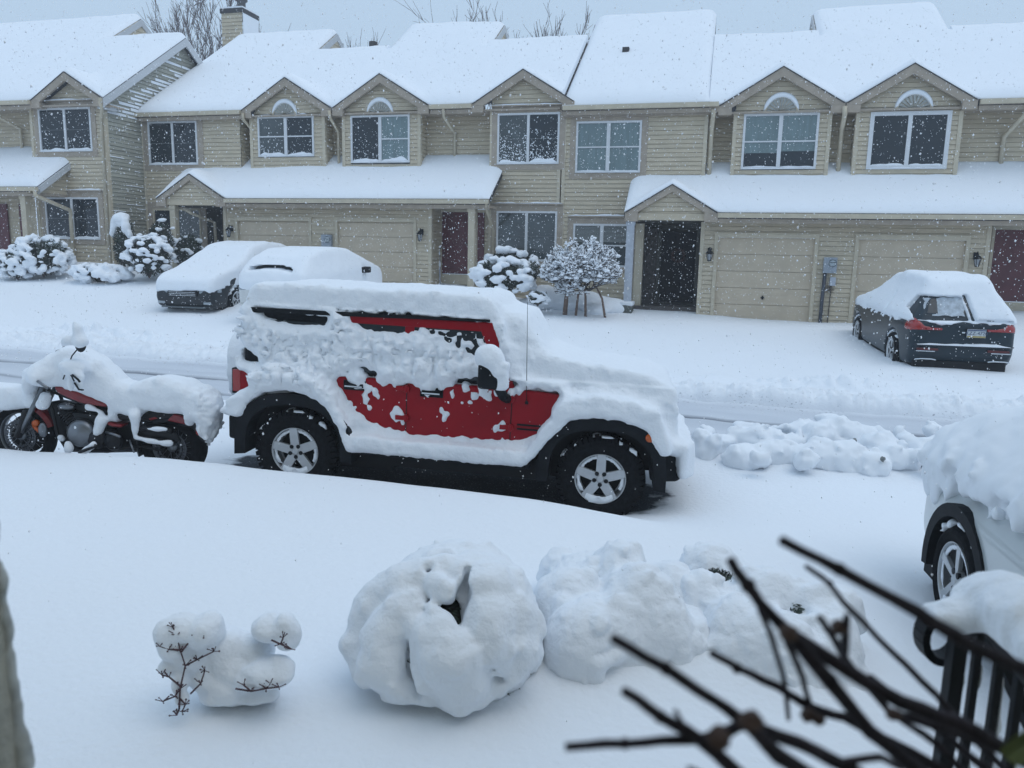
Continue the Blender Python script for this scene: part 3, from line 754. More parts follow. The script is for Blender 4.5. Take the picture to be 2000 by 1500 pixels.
# soffit line under the eave
for H, a_, b_ in ((Bl, -18.2, SB), (Br, SB, -4.3)):
    mb = H.mb(); mb.box(a_, b_, TE+.07, TB, ZB-.20, ZB-.155); mb.build('soffit', trim_m, H.root)
downspout(Bl, [(a1-.12, TE-.06, ZB-.1), (a1-.12, TE-.06, ZB-.28), (a1-.14, TU+.2, ZB-.5), (a1-.16, TU+.2, 4.75)])
downspout(Bl, [(SB-.05, TE-.06, ZB-.1), (SB-.02, TE-.06, ZB-.3), (SB+.02, TU+.2, ZB-.65), (SB+.02, TU+.2, 4.75)])
sd_ = X(890, 260, TB); downspout(Br, [(sd_-.1, TE-.06, ZB-.1), (sd_-.1, TE, ZB-.35), (sd_, TB-.07, ZB-.7), (sd_, TB-.07, 4.68)])
# pent roof
gPB = ((-16.70-14.27)/2, 1.22)
roof(Bl, -16.72, SB, TPE, ZPB, .66, 22.92, [gPB], thick=.16, name='pent_roof', back=.12, rakeL=True, snowseed=0)
roof(Br, SB, -5.98, TPE, ZPB, .66, 22.92, [], thick=.16, name='pent_roof', back=.12, rakeR=True, snowseed=0)
rake(Bl, gPB[0], gPB[1], ZPB, TPE, .2, wall_t=TPE+.2, name='porch_gable')
def tri(H, c, hw, ze, t):
    za = ze+.6*hw-.15; mb = H.mb()
    boards(mb, ze-.02, za, lambda z: [(c-(za-z)/.6, c+(za-z)/.6)], front(t)); mb.box(c-hw+.05, c+hw-.05, t-.03, t+.15, ze-.2, ze-.022); mb.build('porch_gable_wall', siding_m, H.root)
tri(Bl, gPB[0], gPB[1], ZPB, TPE+.09)
gutter(Bl, gPB[0]+gPB[1], SB, TPE, ZPB); gutter(Br, SB, -5.98, TPE, ZPB)
for H, a_, b_ in ((Bl, -14.3, SB), (Br, SB, -6.02)):
    mb = H.mb(); mb.box(a_, b_, TPE+.003, TG+.5, ZPB-.22, ZPB-.155); mb.build('soffit', trim_m, H.root)
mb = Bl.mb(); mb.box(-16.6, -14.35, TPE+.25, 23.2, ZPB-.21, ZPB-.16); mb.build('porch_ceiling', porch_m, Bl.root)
# garage walls
z0g = .75
gd1 = (-14.16, -11.74); gd2 = (-10.79, -8.38)
mb = Bl.mb(); boards(mb, z0g, ZPB-.2, cut(-14.62, SB, [(gd1[0], gd1[1], .9, 3.09)]), front(TG)); boards(mb, z0g, ZPB-.2, lambda z: [(TG, 23.3)], faceL(-14.62)); mb.build('garage_wall', siding_m, Bl.root)
mb = Br.mb(); boards(mb, z0g, ZPB-.2, cut(SB, -7.85, [(gd2[0], gd2[1], .9, 3.09)]), front(TG)); boards(mb, z0g, ZPB-.2, lambda z: [(TG, TU+.1)], faceR(-7.85)); mb.build('garage_wall', siding_m, Br.root)
garage_door(Bl, *gd1, .92, 3.09, TG); garage_door(Br, *gd2, .92, 3.09, TG)
corner(Bl, -14.60, TG, z0g, ZPB-.22); corner(Br, -7.87, TG, z0g, ZPB-.22)
wall_lamp(Bl, -14.38, 2.78, TG); wall_lamp(Br, -8.12, 2.75, TG)
meter(Br, -11.12, 2.5, TG, True)
# porch of the left one
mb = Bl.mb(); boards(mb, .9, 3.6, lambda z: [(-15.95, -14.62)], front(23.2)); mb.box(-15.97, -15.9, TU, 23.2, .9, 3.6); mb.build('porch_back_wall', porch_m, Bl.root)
mb = Bl.mb(); mb.box(-15.6, -14.7, 23.10, 23.17, 1.2, 3.25); mb.build('front_door', darkdoor_m, Bl.root)
post(Bl, -16.22, TPE+.18, .9, ZPB-.2, .19)
downspout(Bl, [(-15.95, TPE+.3, 3.42), (-15.75, TPE+.35, 3.3), (-15.55, TU-.1, 3.05), (-15.5, TU-.1, 1.0)], .05)
downspout(Bl, [(-15.2, TU-.1, 3.4), (-15.2, TU-.1, 1.0)], .04)
# door of the right one
mb = Br.mb(); boards(mb, .9, ZPB-.2, cut(-7.85, -6.2, [(-7.86, -6.93, 1.3, 3.52)]), front(TU+.08)); mb.build('porch_back_wall', siding_m, Br.root)
mb = Br.mb(); d0, d1 = -7.83, -6.96
mb.box(d0, d1, TU+.02, TU+.06, 1.62, 3.44); mb.box(d0+.13, d1-.13, TU+.008, TU+.021, 1.78, 2.35); mb.box(d0+.13, d1-.13, TU+.008, TU+.021, 2.5, 3.3); D = mb.build('front_door', reddoor_m, Br.root)
mb = Br.mb(); mb.ball((d1-.08, TU-.02, 2.5), .03, 8, 6); mb.build('door_knob', chrome_m, D)
mb = Br.mb(); c = .07
mb.box(d0-c, d0, TU-.02, TU+.07, 1.3, 3.44).box(d1, d1+c, TU-.02, TU+.07, 1.3, 3.44).box(d0-c, d1+c, TU-.022, TU+.07, 3.442, 3.53).box(d0-.003+.003, d1, TU-.0, TU+.05, 1.3, 1.60); mb.build('door_frame', ltrim_m, Br.root)
mb = Br.mb(); mb.box(-6.72, -6.52, TU+.03, TU+.07, 1.4, 3.42); mb.build('sidelight', reddoor_m, Br.root)
post(Br, -6.52, TPE+.18, .9, ZPB-.2, .19)
downspout(Br, [(-6.05, TPE-.05, ZPB-.1), (-6.08, TPE+.1, ZPB-.3), (-6.2, TU-.1, ZPB-.8), (-6.22, TU-.1, .95)], .04)
# chimney, roof pipe
mb = Bl.mb(); cs0, cs1, ct = X(433, 30, 29), X(473, 30, 29), 29.0
boards(mb, 8.3, 11.55, lambda z: [(cs0, cs1)], front(ct), .14); boards(mb, 8.3, 11.55, lambda z: [(ct, ct+1.1)], faceR(cs1), .14); boards(mb, 8.3, 11.55, lambda z: [(ct, ct+1.1)], faceL(cs0), .14)
ch = mb.build('chimney', siding_m, Bl.root)
mb = Bl.mb(); mb.box(cs0-.05, cs1+.05, ct-.05, ct+1.15, 11.55, 11.72); mb.build('chimney_cap', shingle_m, ch)
mb = Bl.mb(); mb.box(cs1+.022, cs1+.04, ct, ct+1.1, 8.5, 11.54); mb.box(cs0, cs1, ct+.02, ct+1.1, 11.723, 11.80); mb.build('wind_blown_snow', snow_soft, ch)
mb = Bl.mb(); fx = (cs0+cs1)/2+.12
mb.lathe([(.0, 0), (.17, 0), (.17, .28), (.25, .34), (.25, .52), (.20, .56), (0, .58)], (fx, ct+.5, 11.80), (0, 0, 1), 16); mb.build('flue_pot', mat('flue_metal', (.08, .08, .085), .6, var=.3), ch)
for (H, px, py, r, h, te_, ze_, o) in ((Br, 736, 90, .14, .25, TE, ZB, 0),):
    mb = H.mb(); s_ = -11.9; mb.lathe([(0, h), (r, h), (r, -.4), (0, -.4)], (s_, 26.5, 9.25), (0, 0, 1), 12); mb.build('roof_pipe', shingle_m, H.root, True)

# ---------------- houses 4 and 5: eave 6.25, pent eave 3.40
ZC, ZPC = 6.25, 3.40
gC1 = ((X(1404, 205, TE)+X(1651, 205, TE))/2, (X(1651, 205, TE)-X(1404, 205, TE))/2)
gC2 = ((X(1656, 200, TE)+X(1912, 200, TE))/2, (X(1912, 200, TE)-X(1656, 200, TE))/2)
SC = gC1[0]+gC1[1]; gC2 = (SC+gC2[1]+.03, gC2[1])
Cl = House('townhouse', -.6, 21.4, .6, 'beige townhouse with a dark recessed porch under a small gable, behind the round snowy tree')
Cr = House('townhouse', 6.4, 21.4, .6, 'beige townhouse behind the dark car that is parked with its back to us')
sC0 = -.24
roof(Cl, -4.23, sC0, TE-.02, ZC, mr, 28.0, [], rakeL=True, rakeR=True, snowseed=0, zoff=.10, thick=.2)
roof(Cl, sC0, 2.8, TE, ZC, mr, 26.2, [gC1], snowseed=0)
roof(Cl, 2.8, SC, TE, ZC, mr, 28.0, [gC1], snowseed=0, rakeL=True, tL=26.)
roof(Cr, SC, 6.4, TE, ZC, mr, 28.0, [gC2], snowseed=0, rakeR=True, tR=26.)
roof(Cr, 6.4, 13.0, TE, ZC, mr, 26.1, [], snowseed=0)
end_gable(Cl, 2.8, 24.6, ZC+mr*(24.6-TE), 28.0, ZC+mr*(28.0-TE), 31.2, -1)
for H, g in ((Cl, gC1), (Cr, gC2)): rake(H, g[0], g[1], ZC, TE)
zt = ZC-.12
w0 = (X(1125, 290, TU), X(1252, 290, TU), 4.55, 5.95); w0l = (-3.83, -2.18, 1.93, 3.14)
mb = bay(Cl, -4.23, sC0, .5, zt, [w0, w0l, (-2.02, 0, .4, 3.3)]); mb.build('front_wall', siding_m, Cl.root)
window(Cl, *w0, TU, 'hung', .17, ('c', 'c'), .02, seed=7)
W = window(Cl, *w0l, TU, 'half', .17, ('m', 'm'), 0, ledge=True, blind=.45, seed=8)
a1, b1 = X(1434, 270, TU), X(1618, 270, TU); w1 = (X(1450, 275, TU), X(1597, 275, TU), 4.62, 6.05)
bay(Cl, a1, b1, 4.1, zt, [w1], gab=(gC1[0], gC1[1], ZC)).build('dormer_wall', siding_m, Cl.root)
W = window(Cl, *w1, TU, 'hung', 0, ('c', 'c'), .03, seed=9, frame=.06)
q = Cl.mb(); sm = (w1[0]+w1[1])/2; q.box(w1[0]+.06, sm-.05, TU-.02, TU-.013, w1[2]+.06, w1[2]+.42).box(sm+.05, w1[1]-.06, TU-.02, TU-.013, w1[2]+.06, w1[2]+.46); q.build('open_lower_pane', glass_m, W)
fanlight(Cl, sm-.02, w1[3]+.02, .43, TU)
a2, b2 = X(1672, 270, TU), X(1872, 270, TU); w2 = (X(1696, 270, TU), X(1854, 270, TU), 4.60, 6.03)
bay(Cr, a2, b2, 4.1, zt, [w2], gab=(gC2[0], gC2[1], ZC)).build('dormer_wall', siding_m, Cr.root)
window(Cr, *w2, TU, 'plain', 0, ('g', 'g'), .06, frame=.10, seed=10); fanlight(Cr, (w2[0]+w2[1])/2+.05, w2[3]+.02, .43, TU)
recess(Cl, sC0, a1+.1, 4.1, zt); recess(Cl, b1-.1, SC, 4.1, zt); recess(Cr, SC, a2+.1, 4.1, zt); recess(Cr, b2-.1, 13, 4.1, zt)
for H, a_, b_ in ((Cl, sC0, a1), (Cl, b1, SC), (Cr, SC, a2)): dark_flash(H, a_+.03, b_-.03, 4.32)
for H, s_ in ((Cl, a1), (Cl, b1), (Cr, a2), (Cr, b2), (Cl, sC0-.05)): corner(H, s_, TU, 4.2, zt-.01)
corner(Cl, -4.17, TU, .6, zt-.01)
gutter(Cl, -4.2, gC1[0]-gC1[1], TE-.02, ZC+.1); gutter(Cr, gC2[0]+gC2[1]+.04, 13, TE, ZC)
for H, a_, b_ in ((Cl, -4.2, SC), (Cr, SC, 13)):
    mb = H.mb(); mb.box(a_, b_, TE+.07, TB, ZC-.20, ZC-.155); mb.build('soffit', trim_m, H.root)
downspout(Cl, [(sC0+.12, TE-.06, ZC-.1), (sC0+.12, TE-.0, ZC-.3), (sC0+.10, TU+.05, ZC-.6), (sC0+.10, TU+.05, 4.4)], .06)
downspout(Cl, [(SC-.02, TE-.06, ZC-.1), (SC-.0, TE-.06, ZC-.3), (SC+.02, TU+.2, ZC-.65), (SC+.02, TU+.2, 4.45)], .06)
sd_ = X(1960, 260, TB); downspout(Cr, [(sd_+.2, TE-.06, ZC-.1), (sd_+.2, TE, ZC-.35), (sd_, TB-.07, ZC-.8), (sd_, TB-.07, 4.45)], .06)
gPC = ((-2.23+.16)/2, 1.195)
roof(Cl, -2.25, SC, TPE, ZPC, .66, 22.92, [gPC], thick=.17, name='pent_roof', back=.12, rakeL=True, snowseed=0)
roof(Cr, SC, 13, TPE, ZPC, .66, 22.92, [], thick=.17, name='pent_roof', back=.12, snowseed=0)
rake(Cl, gPC[0], gPC[1], ZPC, TPE, .2, wall_t=TPE+.2, name='porch_gable'); tri(Cl, gPC[0], gPC[1], ZPC, TPE+.09)
gutter(Cl, gPC[0]+gPC[1], SC, TPE, ZPC); gutter(Cr, SC, 13, TPE, ZPC)
for H, a_, b_ in ((Cl, .18, SC), (Cr, SC, 13)):
    mb = H.mb(); mb.box(a_, b_, TPE+.003, TG+.5, ZPC-.22, ZPC-.155); mb.build('soffit', trim_m, H.root)
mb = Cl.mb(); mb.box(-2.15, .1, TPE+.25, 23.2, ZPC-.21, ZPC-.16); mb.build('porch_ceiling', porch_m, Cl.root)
gc1 = (.21, 2.62); gc2 = (3.67, 6.12)
mb = Cl.mb(); boards(mb, .4, ZPC-.2, cut(-.22, SC, [(gc1[0], gc1[1], .5, 2.79)]), front(TG)); boards(mb, .4, ZPC-.2, lambda z: [(TG, 23.3)], faceL(-.22)); mb.build('garage_wall', siding_m, Cl.root)
mb = Cr.mb(); boards(mb, .4, ZPC-.2, cut(SC, 6.62, [(gc2[0], gc2[1], .5, 2.79)]), front(TG)); boards(mb, .4, ZPC-.2, lambda z: [(TG, TU+.1)], faceR(6.62)); mb.build('garage_wall', siding_m, Cr.root)
garage_door(Cl, *gc1, .60, 2.79, TG); garage_door(Cr, *gc2, .60, 2.79, TG)
corner(Cl, -.20, TG, .4, ZPC-.22); corner(Cr, 6.6, TG, .4, ZPC-.22)
wall_lamp(Cl, .01, 2.36, TG); wall_lamp(Cr, 6.36, 2.36, TG)
meter(Cl, 3.02, 2.12, TG, True)
# dark porch
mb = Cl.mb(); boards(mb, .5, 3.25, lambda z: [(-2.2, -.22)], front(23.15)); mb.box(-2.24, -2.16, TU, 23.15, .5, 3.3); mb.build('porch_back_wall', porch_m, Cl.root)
mb = Cl.mb(); mb.box(-1.35, -.38, 23.04, 23.10, .95, 2.98); mb.box(-1.22, -.5, 23.02, 23.045, 1.1, 1.7); mb.box(-1.22, -.5, 23.02, 23.045, 1.85, 2.85); D = mb.build('front_door', darkdoor_m, Cl.root)
mb = Cl.mb(); 
for k in range(22): 
    a_ = 2*pi*k/22; mb.ball((-.86+.17*cos(a_), 22.98, 2.3+.17*sin(a_)), .045, 6, 4, .3)
mb.build('wreath', mat('dried_wreath', (.06, .03, .028), .9, var=.5, vscale=30), D)
mb = Cl.mb(); mb.box(-1.85, -1.50, 23.04, 23.09, .95, 2.98); mb.build('sidelight', glass_m, Cl.root)
mb = Cl.mb(); mb.box(-2.1, -.25, 21.9, 23.1, .5, .88); mb.box(-1.95, -1.40, 23.0, 23.12, .86, 3.05); mb.build('porch_step', mat('brick_step', (.085, .075, .07), .9, var=.3, vscale=12), Cl.root)
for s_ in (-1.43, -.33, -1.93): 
    mb = Cl.mb(); mb.box(s_-.04, s_+.04, 22.98, 23.1, .9, 3.05); mb.build('door_jamb', mat('shaded_jamb', (.08, .08, .07), .7), Cl.root)  # jamb colour darkened to stand for the porch shade
post(Cl, -2.08, TPE+.18, .95, ZPC-.2, .2, True)
mb = Cl.mb(); mb.box(-2.22, -1.93, TPE-.1, TPE+.45, .5, .95); P_ = mb.build('post_footing', mat('mossy_stone', (.10, .11, .10), .9, var=.3, vscale=14), Cl.root)
mb = Cl.mb(); mb.box(-2.02+.0, -1.80, TU-.28, TU-.02, .6, 3.15); mb.build('porch_pilaster', ltrim_m, Cl.root)
net = grid((-2.35, TPE-.22, .88), (-1.8, TPE+.6, 1.2), .025); g = net
f = boxd(g[3], g[4], g[5], (-2.07, TPE+.18, .98), (.13, .26, .02))-.04+.02*noise3(g[0], g[1], g[2], .1)
V, Q = surf_net(f, *g[:3]); mesh_np('footing_snow', V-np.array(Cl.org), Q, snow_soft, P_)
# red door on the far right
mb = Cr.mb(); boards(mb, .9, ZPC-.2, cut(6.62, 9.5, [(7.0, 7.95, .9, 3.2)]), front(TU+.08)); mb.build('porch_back_wall', siding_m, Cr.root)
mb = Cr.mb(); d0, d1 = 7.02, 7.93; mb.box(d0, d1, TU+.02, TU+.06, 1.30, 3.10); D = mb.build('front_door', reddoor_m, Cr.root)
mb = Cr.mb(); mb.ball((d0+.08, TU-.02, 2.2), .03, 8, 6); mb.build('door_knob', chrome_m, D)
mb = Cr.mb(); mb.box(d0-c, d0, TU-.02, TU+.07, 1.0, 3.1).box(d1, d1+c, TU-.02, TU+.07, 1.0, 3.1).box(d0-c, d1+c, TU-.022, TU+.07, 3.102, 3.2).box(d0, d1, TU, TU+.05, 1.0, 1.28); mb.build('door_frame', ltrim_m, Cr.root)
mb = Cl.mb(); mb.box(-2.95+.0, -2.75, 24.9, 25.1, ZC+mr*(25-TE)+.1, ZC+mr*(25-TE)+.42); mb.build('roof_vent', shingle_m, Cl.root)

# ---------------- house 1 (left): stands forward, eave 6.66
ZA, TUA, TEA = 6.62, 20.7, 20.4
Al = House('townhouse', -21.5, 20.7, 1.2, 'beige townhouse with a snow-streaked end wall, standing forward at the left edge')
gA = (-19.27, 1.59)
roof(Al, -32, -21.3, TEA, ZA, .68, 26.4, [], snowseed=0, rakeR=True, tR=24.2)
roof(Al, -21.3, -17.95, TEA, ZA, .68, 24.45, [(gA[0], gA[1]-.27)], snowseed=0, rakeR=True)
mr_ = mr; mr = .68
end_gable(Al, -21.3, 23.0, ZA+.68*(23.0-TEA), 26.4, ZA+.68*(26.4-TEA), 29.5, 1)
mr = mr_
gA = (gA[0], 1.32)
rake(Al, gA[0], gA[1], ZA, TEA, wall_t=TUA)
wA = (X(78, 250, TUA), X(180, 250, TUA), 5.11, 6.42); wAl = (X(92, 430, TUA), X(196, 430, TUA), 2.42, 3.72)
aA, bA = X(65, 300, TUA), -18.2
mb = Al.mb(); boards(mb, 1.0, ZA-.12, cut(aA, bA, [wA, wAl]), front(TUA)); g = gable_wall(Al, gA[0], gA[1], ZA, TEA, TUA, aA, bA, ZA-.12); n = len(mb.v); mb.v += g.v; mb.f += [tuple(i+n for i in f) for f in g.f]
boards(mb, 1.0, ZA, lambda z: [(TUA, 21.3)], faceL(aA)); mb.build('bay_wall', siding_m, Al.root)
mb = Al.mb()
def spanA(z):
    zz = max(z, ZA); k = (9.2-zz)/.68; return [(max(TUA, 24.45-k), 24.45+k)] if z > ZA else [(TUA, 28.2)]
boards(mb, 1.0, 9.1, spanA, faceR(bA)); mb.build('end_wall', mat('streaked_siding', (.34, .335, .28), .7, var=.2, vscale=1.3, stretch=(1, .5, 6)), Al.root)
# wind-packed snow sticking on the clapboards of the end gable
mb = Al.mb()
for k in range(20, 78):
    z = (k)*BH+.06
    if z < 1.9: continue
    hi = z > 6.3
    t_ = TUA+.05
    while t_ < 28:
        L_ = random.uniform(.25, 1.6) if hi else random.uniform(.1, .8)
        if random.random() < (.93 if hi else .30) and (z < ZA or abs(t_+L_/2-24.45) < (9.2-z)/.68-L_/2-.05) and t_+L_ < 22.9+(9 if hi else 0):
            h_ = random.uniform(.03, .10) if hi else random.uniform(.012, .04)
            mb.add([(bA+.026, t_, z-.05), (bA+.026, t_+L_, z-.05), (bA+.02, t_+L_, z-.05+h_*.8), (bA+.02, t_, z-.05+h_), (bA+.034, t_+L_/2, z-.05+h_*.4)], [(0, 1, 4), (1, 2, 4), (2, 3, 4), (3, 0, 4)])
        t_ += L_+random.uniform(.02, .5 if not hi else .08)
mb.build('stuck_snow', snow_soft, Al.root)['kind'] = 'stuff'
mb = Al.mb(); zr_ = lambda t: ZA+.68*(t-TEA)
mb.prism([(TEA, zr_(TEA)-.02), (24.45, zr_(24.45)-.02), (24.45, zr_(24.45)-.28), (TEA, zr_(TEA)-.28)], 'x', -17.99, -17.94)
mb.prism([(24.45, zr_(24.45)-.02), (27.4, zr_(24.45)-.68*2.95-.02), (27.4, zr_(24.45)-.68*2.95-.28), (24.45, zr_(24.45)-.28)], 'x', -17.988, -17.938)
mb.box(-18.2, -17.99, TEA+.05, TUA+.3, ZA-.3, ZA-.16)
mb.build('rake_board', mat('pale_trim', (.5, .52, .54)), Al.root)
mb = Al.mb(); mb.box(-32, -17.95, TEA+.07, 21.3, ZA-.2, ZA-.15); mb.build('soffit', trim_m, Al.root)
corner(Al, aA+.04, TUA, 1, ZA-.14); corner(Al, bA-.04, TUA, 1, ZA-.14)
mb = Al.mb(); mb.box(bA-.03, bA+.04, TUA-.034, TUA+.10, 1.0, ZA-.14); mb.build('corner_board', ltrim_m, Al.root)
window(Al, *wA, TUA, 'slide', .17, ('g', 'g'), .06, ledge=True, seed=20, stuck=60)
window(Al, *wAl, TUA, 'slide', .17, ('g', 'g'), .05, ledge=True, seed=21, stuck=20)
mb = Al.mb(); boards(mb, 4.0, ZA-.1, lambda z: [(-32, aA)], front(21.3)); mb.build('upper_wall', siding_m, Al.root)
gutter(Al, -32, gA[0]-gA[1], TEA, ZA); gutter(Al, gA[0]+gA[1]-.05, -17.95, TEA, ZA)
downspout(Al, [(-18.0, TEA-.08, ZA-.12), (-18.0, TEA, ZA-.3), (-18.25, TUA-.08, ZA-.55), (-18.27, TUA-.08, 1.3)], .045)
sd_ = X(35, 250, 21.25); downspout(Al, [(sd_-.2, TEA-.06, ZA-.12), (sd_-.15, TEA+.1, ZA-.35), (sd_+.15, 21.2, ZA-.7), (sd_+.15, 21.2, 4.9), (sd_+.1, 21.1, 4.8)], .05)
TPA, ZPA = 19.4, 3.93
roof(Al, -32, -19.6, TPA, ZPA, .66, 21.28, [], thick=.17, name='pent_roof', back=.05, rakeR=True, snowseed=0)
mb = Al.mb(); 
def spA(z): return [(min(21.2, TPA+(z-ZPA)/.66+.08), 21.25)]
boards(mb, ZPA-.2, 5.1, spA, faceR(-19.75)); mb.build('pent_end_wall', siding_m, Al.root)
mb = Al.mb(); mb.prism([(TPA, ZPA-.02), (21.25, ZPA+.66*1.85-.02), (21.25, ZPA+.66*1.85-.2), (TPA, ZPA-.22)], 'x', -19.6, -19.55); mb.build('rake_board', MATS['pale_trim'], Al.root)
gutter(Al, -32, -19.55, TPA, ZPA)
mb = Al.mb(); mb.box(-32, -19.7, TPA+.003, 20.6, ZPA-.22, ZPA-.155); mb.build('soffit', trim_m, Al.root)
downspout(Al, [(-19.62, TPA-.06, ZPA-.12), (-19.62, TPA-.06, ZPA-.25), (-19.55, 20.55, ZPA-.62), (-19.62, 20.62, ZPA-.9), (-19.62, 20.62, 1.4)], .06)
post(Al, X(52, 430, TPA+.2), TPA+.2, 1.2, ZPA-.2, .19)
mb = Al.mb(); mb.box(X(3, 430, 20.6)-1.0, X(17, 430, 20.6), 20.55, 20.6, 1.6, 3.5); mb.build('front_door', reddoor_m, Al.root)
mb = Al.mb(); mb.box(X(40, 430, 20.6), X(52, 430, 20.6), 20.57, 20.6, 1.6, 3.5); mb.build('sidelight', reddoor_m, Al.root)
mb = Al.mb(); boards(mb, 1.0, ZPA-.2, lambda z: [(-32, aA)], front(20.64)); mb.build('porch_back_wall', siding_m, Al.root)
# ================================================================== VEHICLES
red_m = mat('red_paint', (.27, .002, .009), .4, spec=.22, coat=.0, var=.08, vscale=6)
darkcar_m = mat('dark_grey_paint', (.014, .018, .022), .35, spec=.3, coat=.15, var=.1, vscale=8)
navy_m = mat('dark_teal_paint', (.008, .021, .032), .35, spec=.3, coat=.15, var=.1, vscale=8)
whitecar_m = mat('white_paint', (.62, .63, .62), .3, coat=.5, var=.03)
silver_m = mat('pale_silver_paint', (.50, .54, .55), .3, metal=.1, coat=.5, var=.03)
lens_m = mat('red_lens', (.30, .010, .010), .15, coat=.6)
amber_m = mat('amber_lens', (.50, .10, .02), .25)
clear_m = mat('clear_lens', (.30, .34, .37), .1, spec=.8)
under_m = mat('underbody', (.008, .009, .011), .9)

def blur(Fv, r):
    Fv = np.array(Fv, dtype=np.float32)
    for ax in range(3):
        n = 2*r+1; c = np.cumsum(np.pad(Fv, [(r+1, r) if a == ax else (0, 0) for a in range(3)], mode='edge'), axis=ax, dtype=np.float64)
        a = [slice(None)]*3; b = [slice(None)]*3; a[ax] = slice(n, None); b[ax] = slice(0, -n)
        Fv = ((c[tuple(a)]-c[tuple(b)])/n).astype(np.float32)
    return Fv
def sweep_up(Fv, h, d, st_=.03):
    """the shape smeared upwards by d(metres)"""
    out_ = Fv.copy(); k = 1; n = int(round(d/h)); ks = sorted(set([1, 2, 4, 7, 11, n]))
    for k in ks:
        if k <= n: out_[:, :, k:] = np.minimum(out_[:, :, k:], Fv[:, :, :-k])
    return out_
def wheel(parent, c, face, R, rr, w, spokes=5, style='slab', spin=0., snow=True, name='wheel', lugs=True, treads=44, two=False, snowy_low=True):
    """c: centre of the outer rim face; face: unit vector the face looks along (+-y); built in parent's local frame"""
    root = empty(name, tuple(c), parent=parent); f = np.array(face, float)
    # local frame of the wheel: X fwd, face along f
    mb = MB(); d = f
    prof = [(rr*.98, -w), (rr+.02, -w+.0), (R*.90, -w+.0), (R*.98, -w+.03), (R, -w+.06), (R, -.06), (R*.975, -.028), (R*.90, .006), ((R+rr)/2, .016), (rr+.02, .006), (rr*.99, -.004), (rr*.95, -.05)]
    mb.lathe(prof, (0, 0, 0), d, 48)
    if lugs:
        for k in range(treads):
            a = 2*pi*k/treads; ca, sa = cos(a), sin(a); da = .34*2*pi/treads
            for (h0, h1, off) in ((-.075, -.012, 0), (-w+.02, -w+.085, .5), (-w*.62, -w*.40, .25)):
                V = []
                for (aa) in (a-da+off*2*pi/treads, a+da+off*2*pi/treads):
                    for rr_ in (R*.985, R+.014):
                        for hh in (h0, h1): V.append(np.array([cos(aa)*rr_, 0, sin(aa)*rr_])+d*hh)
                mb.add(V, [(0, 1, 3, 2), (4, 6, 7, 5), (0, 4, 5, 1), (2, 3, 7, 6), (0, 2, 6, 4), (1, 5, 7, 3)])
            V = []
            for aa in (a-da, a+da):
                for rr_ in (R*.90, R+.008):
                    for hh in (-.03, .008 if rr_ < R else -.012): V.append(np.array([cos(aa)*rr_, 0, sin(aa)*rr_])+d*hh)
            mb.add(V, [(0, 1, 3, 2), (4, 6, 7, 5), (0, 4, 5, 1), (2, 3, 7, 6), (0, 2, 6, 4), (1, 5, 7, 3)])
    mb.build('tyre', rubber_m, root, True).data.polygons.foreach_set('use_smooth', np.zeros(0, bool)) if False else mb.build('tyre', rubber_m, root)
    mb = MB()
    mb.lathe([(rr*.985, -w*.9), (rr*.985, -.006), (rr*1.0, .006), (rr*.965, .006), (rr*.93, -.02), (rr*.90, -w*.55), (.05, -w*.6)], (0, 0, 0), d, 48)
    hubr = rr*.30
    mb.lathe([(0, .004), (hubr*.42, .002), (hubr*.5, -.008), (hubr, -.012), (hubr*1.02, -.05), (0, -.05)], (0, 0, 0), d, 24)
    nsp = spokes
    for k in range(nsp):
        subs = [0] if style == 'slab' else ([-.13, .13] if style == 'pair' else [0])
        for so in subs:
            a = spin+2*pi*k/nsp+so; ca, sa = cos(a), sin(a); t_ = np.array([-sa, 0, ca]); r_ = np.array([ca, 0, sa])
            w0, w1 = (.38*rr/2, .30*rr/2) if style == 'slab' else ((.10*rr/2, .16*rr/2) if style == 'pair' else (.16*rr/2, .24*rr/2))
            r0, r1 = hubr*.5, rr*.965
            V = []
            for (ra, wa, ha) in ((r0, w0, -.010), (rr*.6, (w0*.85+w1*.15) if style == 'slab' else (w0+w1)/2, -.004), (r1, w1*1.1, -.002)):
                for sg in (-1, 1):
                    for hh in (ha, ha-.03): V.append(r_*ra+t_*wa*sg+d*hh)
            Fc = []
            for i in range(2):
                b = i*4; Fc += [(b, b+2, b+6, b+4), (b+1, b+5, b+7, b+3), (b, b+4, b+5, b+1), (b+2, b+3, b+7, b+6)]
            mb.add(V, Fc)
    mb.build('rim', alloy_m, root, bevel=.004)
    mb = MB()
    for k in range(5):
        a = spin+pi/5+2*pi*k/5; mb.lathe([(0, .0), (rr*.085, -.0), (rr*.085, -.02), (0, -.02)], np.array([cos(a), 0, sin(a)])*hubr*.80+d*-.004, d, 10)
    mb.lathe([(0, -w*.5), (rr*.8, -w*.5), (rr*.8, -w*.55), (0, -w*.55)], (0, 0, 0), d, 24)
    mb.build('lug_wells', black_m, root)
    if snow:
        g = grid((-R-.08, -.3, -R-.05), (R+.08, .12, R+.1), .016)
        yy = g[4]*(-1 if f[1] < 0 else 1)                       # distance towards the face
        rad = np.sqrt(g[3]**2+g[5]**2)
        up = noise3(g[0], g[1], g[2], .05, 3)*.5+noise3(g[0], g[1], g[2], .11, 5)*.5
        tr = np.abs(rad-R-.004)-.022; ang = np.arctan2(g[5], g[3])
        top = np.maximum(tr, np.abs(yy+.05)-.07)+.030-.055*(up+.15)*np.clip(np.sin(ang)*1.3+.15, 0, 1)-.0*rad
        top = np.where(np.sin(ang) < -.1, .1, top)
        low = np.maximum(np.maximum(rad-rr*.99, -(rad-rr*.72)+0*yy), np.abs(yy+.015)-.02)+.012-.03*(up+.35)*np.clip(-np.sin(ang)*1.6-.35, 0, 1)
